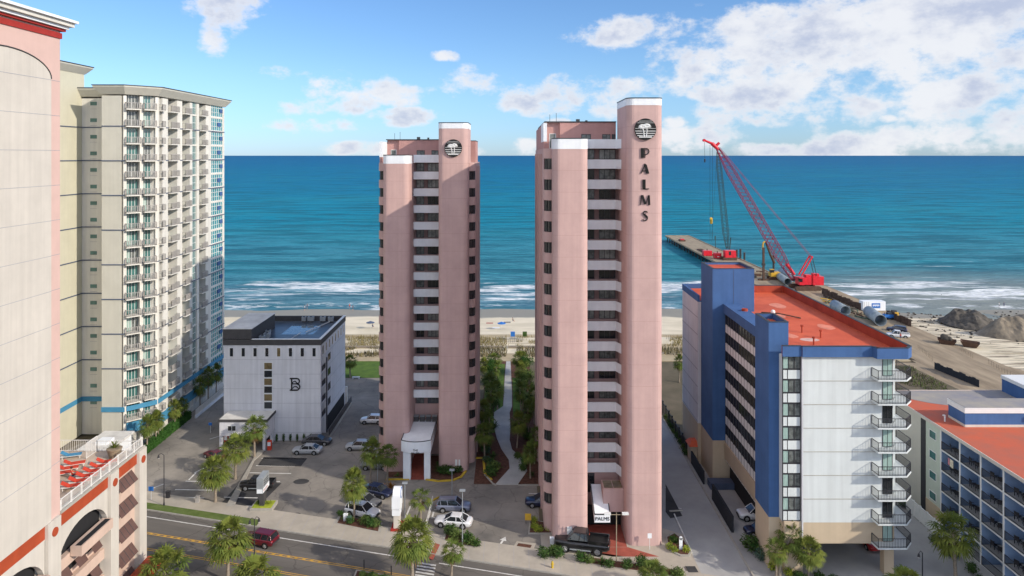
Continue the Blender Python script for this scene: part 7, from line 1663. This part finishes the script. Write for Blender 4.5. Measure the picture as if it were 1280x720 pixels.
# loose timber and steel at the wall foot
rnd = random.Random(17)
for i in range(34):
    a = rnd.uniform(1032, 1078); b_ = 374 + (a - 1035) * .45 + rnd.uniform(0, 5); x, y = g(a, b_, .25); an = rnd.uniform(0, 3.14); L_ = rnd.uniform(1, 2.5); tag(MB().tube((x - math.cos(an) * L_, y - math.sin(an) * L_, .45), (x + math.cos(an) * L_, y + math.sin(an) * L_, .5 + rnd.random() * .4), .16, m=rnd.choice(['machyellow', 'rust', 'timber', 'steel', 'leafgrey']), n=6).build('scrap_girder', org=(x, y, .26)), 'loose beam lying at the foot of the sheet pile wall', 'beam', 'loose beams by the sheet piles')
for i in range(18):
    a = rnd.uniform(940, 988); b_ = rnd.uniform(340, 352); x, y = g(a, b_, .25); L_ = rnd.uniform(1, 2.2); an = rnd.uniform(0, 3.14); tag(MB().box(x - L_, x + L_, y - .6, y + .6, .26, .26 + rnd.uniform(.4, 1.3), rnd.choice(['rust', 'rust', 'timber', 'piledark'])).build('material_stack', org=(x, y, .26)), 'stack of works material between the pier and the grey pipes', 'material stack', 'material stacks by the pier')
# skips, mounds
def skip(a, b_, rot, label, load):
    x, y = g(a, b_, 0); c, s_ = math.cos(rot), math.sin(rot); t = thing('skip', label, 'skip', (x, y, 0), 'rusty skips'); T = lambda u, w_, z: (x + u * c - w_ * s_, y + u * s_ + w_ * c, z)
    T0 = T; T = lambda u, w_, z: T0(u * .62, w_ * .9, z); lo = [T(-2.2, -1.1, .1), T(2.0, -1.1, .1), T(2.0, 1.1, .1), T(-2.2, 1.1, .1)]; hi = [T(-3.4, -1.5, 1.5), T(3.2, -1.5, 1.3), T(3.2, 1.5, 1.3), T(-3.4, 1.5, 1.5)]; li = [T(-3.2, -1.35, 1.42), T(3.0, -1.35, 1.22), T(3.0, 1.35, 1.22), T(-3.2, 1.35, 1.42)]; bi = [T(-2.1, -1.0, .5), T(1.9, -1.0, .5), T(1.9, 1.0, .5), T(-2.1, 1.0, .5)]
    v = lo + hi + li + bi; f_ = [(3, 2, 1, 0)]
    for k in range(3):
        for i in range(4): j = (i + 1) % 4; f_.append((4 * k + i, 4 * k + j, 4 * k + 4 + j, 4 * k + 4 + i))
    f_.append((12, 13, 14, 15)); MB().add(v, f_, 'rust').build('body', t)
    if load: q_ = MB(); [q_.ball(T(rnd.uniform(-2, 1), rnd.uniform(-.7, .7), 1.3 + rnd.random() * .6), rnd.uniform(.4, .8), 'rock', 7, 5) for _ in range(12)]; q_.build('rubble_load', t)
skip(1184, 431, -.55, 'left rusty skip heaped with dark rubble on the sand', True); skip(1213, 434, -.6, 'right rusty skip, nearly empty, on the sand', False)
def mound(a, b_, rx, ry, h_, m1, label, seed, jag=.4, cat='mound'):
    x, y = g(a, b_, 0); m_ = MB(); n_ = 46; nr = 22
    for j in range(nr + 1):
        for i in range(n_):
            r_ = j / nr; th = 6.2832 * i / n_; px, py = x + rx * r_ * math.cos(th), y + ry * r_ * math.sin(th); z = beach_z(px, py) * .0 - .6 + (h_ + .6) * (1 - r_ ** 1.6) * (1 + jag * noise.noise(Vector((px * .22, py * .22, seed)))) + jag * .9 * noise.noise(Vector((px * .9, py * .9, seed))) * (1 - r_ * .6); m_.v.append((px, py, z))
    mi = m_.m(m1)
    for j in range(nr):
        for i in range(n_): m_.f.append((j * n_ + i, (j + 1) * n_ + i, (j + 1) * n_ + (i + 1) % n_, j * n_ + (i + 1) % n_)); m_.mi.append(mi); m_.sm.append(jag < .5)
    tag(m_.build(cat.replace(' ', '_'), org=(x, y, -.6)), label, cat)
mound(1212, 402, 7.5, 9, 2.8, 'rock', 'dark jagged heap of rocks on the beach beyond the skips', 3, .9, 'rock heap'); mound(1264, 420, 8.5, 8, 4.4, 'sandpile', 'large brown sand mound with a steep face at the right edge', 7, .6, 'sand mound'); mound(1306, 408, 15, 10, 3.6, 'sandpile', 'long sand mound behind the large one at the right edge', 9, .45, 'sand mound')
m_ = MB(); (x0, y0), (x1, y1) = g(1168, 461, .3), g(1224, 484, .3); n_ = 14
for i in range(n_):
    a, b_ = i / n_, (i + 1) / n_; rnd2 = .15 * math.sin(i * 1.7); m_.hexa([(x0 + (x1 - x0) * a, y0 + (y1 - y0) * a), (x0 + (x1 - x0) * b_ - .02, y0 + (y1 - y0) * b_), (x0 + (x1 - x0) * b_ + .1, y0 + (y1 - y0) * b_ + .12), (x0 + (x1 - x0) * a + .1, y0 + (y1 - y0) * a + .12)], .25, 1.75 + rnd2, 'fabricblack')
tag(m_.build('silt_fence', org=(x0, y0, .25)), 'long black silt fence between the scrub and the works road', 'silt fence')
# second surface works: haul road branch to the right edge of the picture
struct(MB().prism([(93, 117.9), (124, 117.9), (120, 140), (111.9, 158), (93, 162)], -.5, .24, 'dirt').build('haul_road'))

# kerb arc and bay rail beside the slate SUV
kerbline('yellow_kerb', P_((541, 626), (548, 622.5), (560, 622), (568, 624)), 'yellow', .12)
m_ = MB(); railing(m_, [g(532.5, 662), g(541, 628)], 0, .9, 'whiterail', step=1.1, bar=.05, post=.09); tag(m_.build('bay_rail', org=(*g(537, 645), 0)), 'low white rail left of the white sedan and slate SUV', 'rail')

# rubble strewn over the works beach: nobody could count it
rb_ = MB(); rnd = random.Random(77)
for i in range(900):
    x = rnd.gauss(150, 26); y = rnd.uniform(175, 226)
    if x < 114: continue
    r_ = rnd.uniform(.12, .45); z = beach_z(x, y); rb_.ball((x, y, z + r_ * .3), r_, 'rock', 5, 3, (1, rnd.uniform(.6, 1.4), .6))
o = rb_.build('rubble'); o['kind'] = 'stuff'
for i, (a, b_, m1, lb_) in enumerate(((1116, 396, 'machyellow', 'small yellow plant machine among the vehicles on the works road'), (1110, 399, 'signblue', 'small blue compressor beside the parked works vehicles'))):
    x, y = g(a, b_, .25); m_ = MB(); m_.box(x - 1.3, x + 1.3, y - .8, y + .8, .7, 1.7, m1); m_.box(x - .3, x + .9, y - .6, y + .6, 1.7, 2.2, 'coping'); m_.tube((x - .8, y - .9, .6), (x - .8, y + .9, .6), .34, m='tyre', n=12); m_.tube((x + .8, y - .9, .6), (x + .8, y + .9, .6), .34, m='tyre', n=12); m_.tube((x - 1, y, 1.7), (x - 1, y, 2.3), .08, m='rust', n=6); tag(m_.build('site_machine', org=(x, y, .26)), lb_, 'machine')
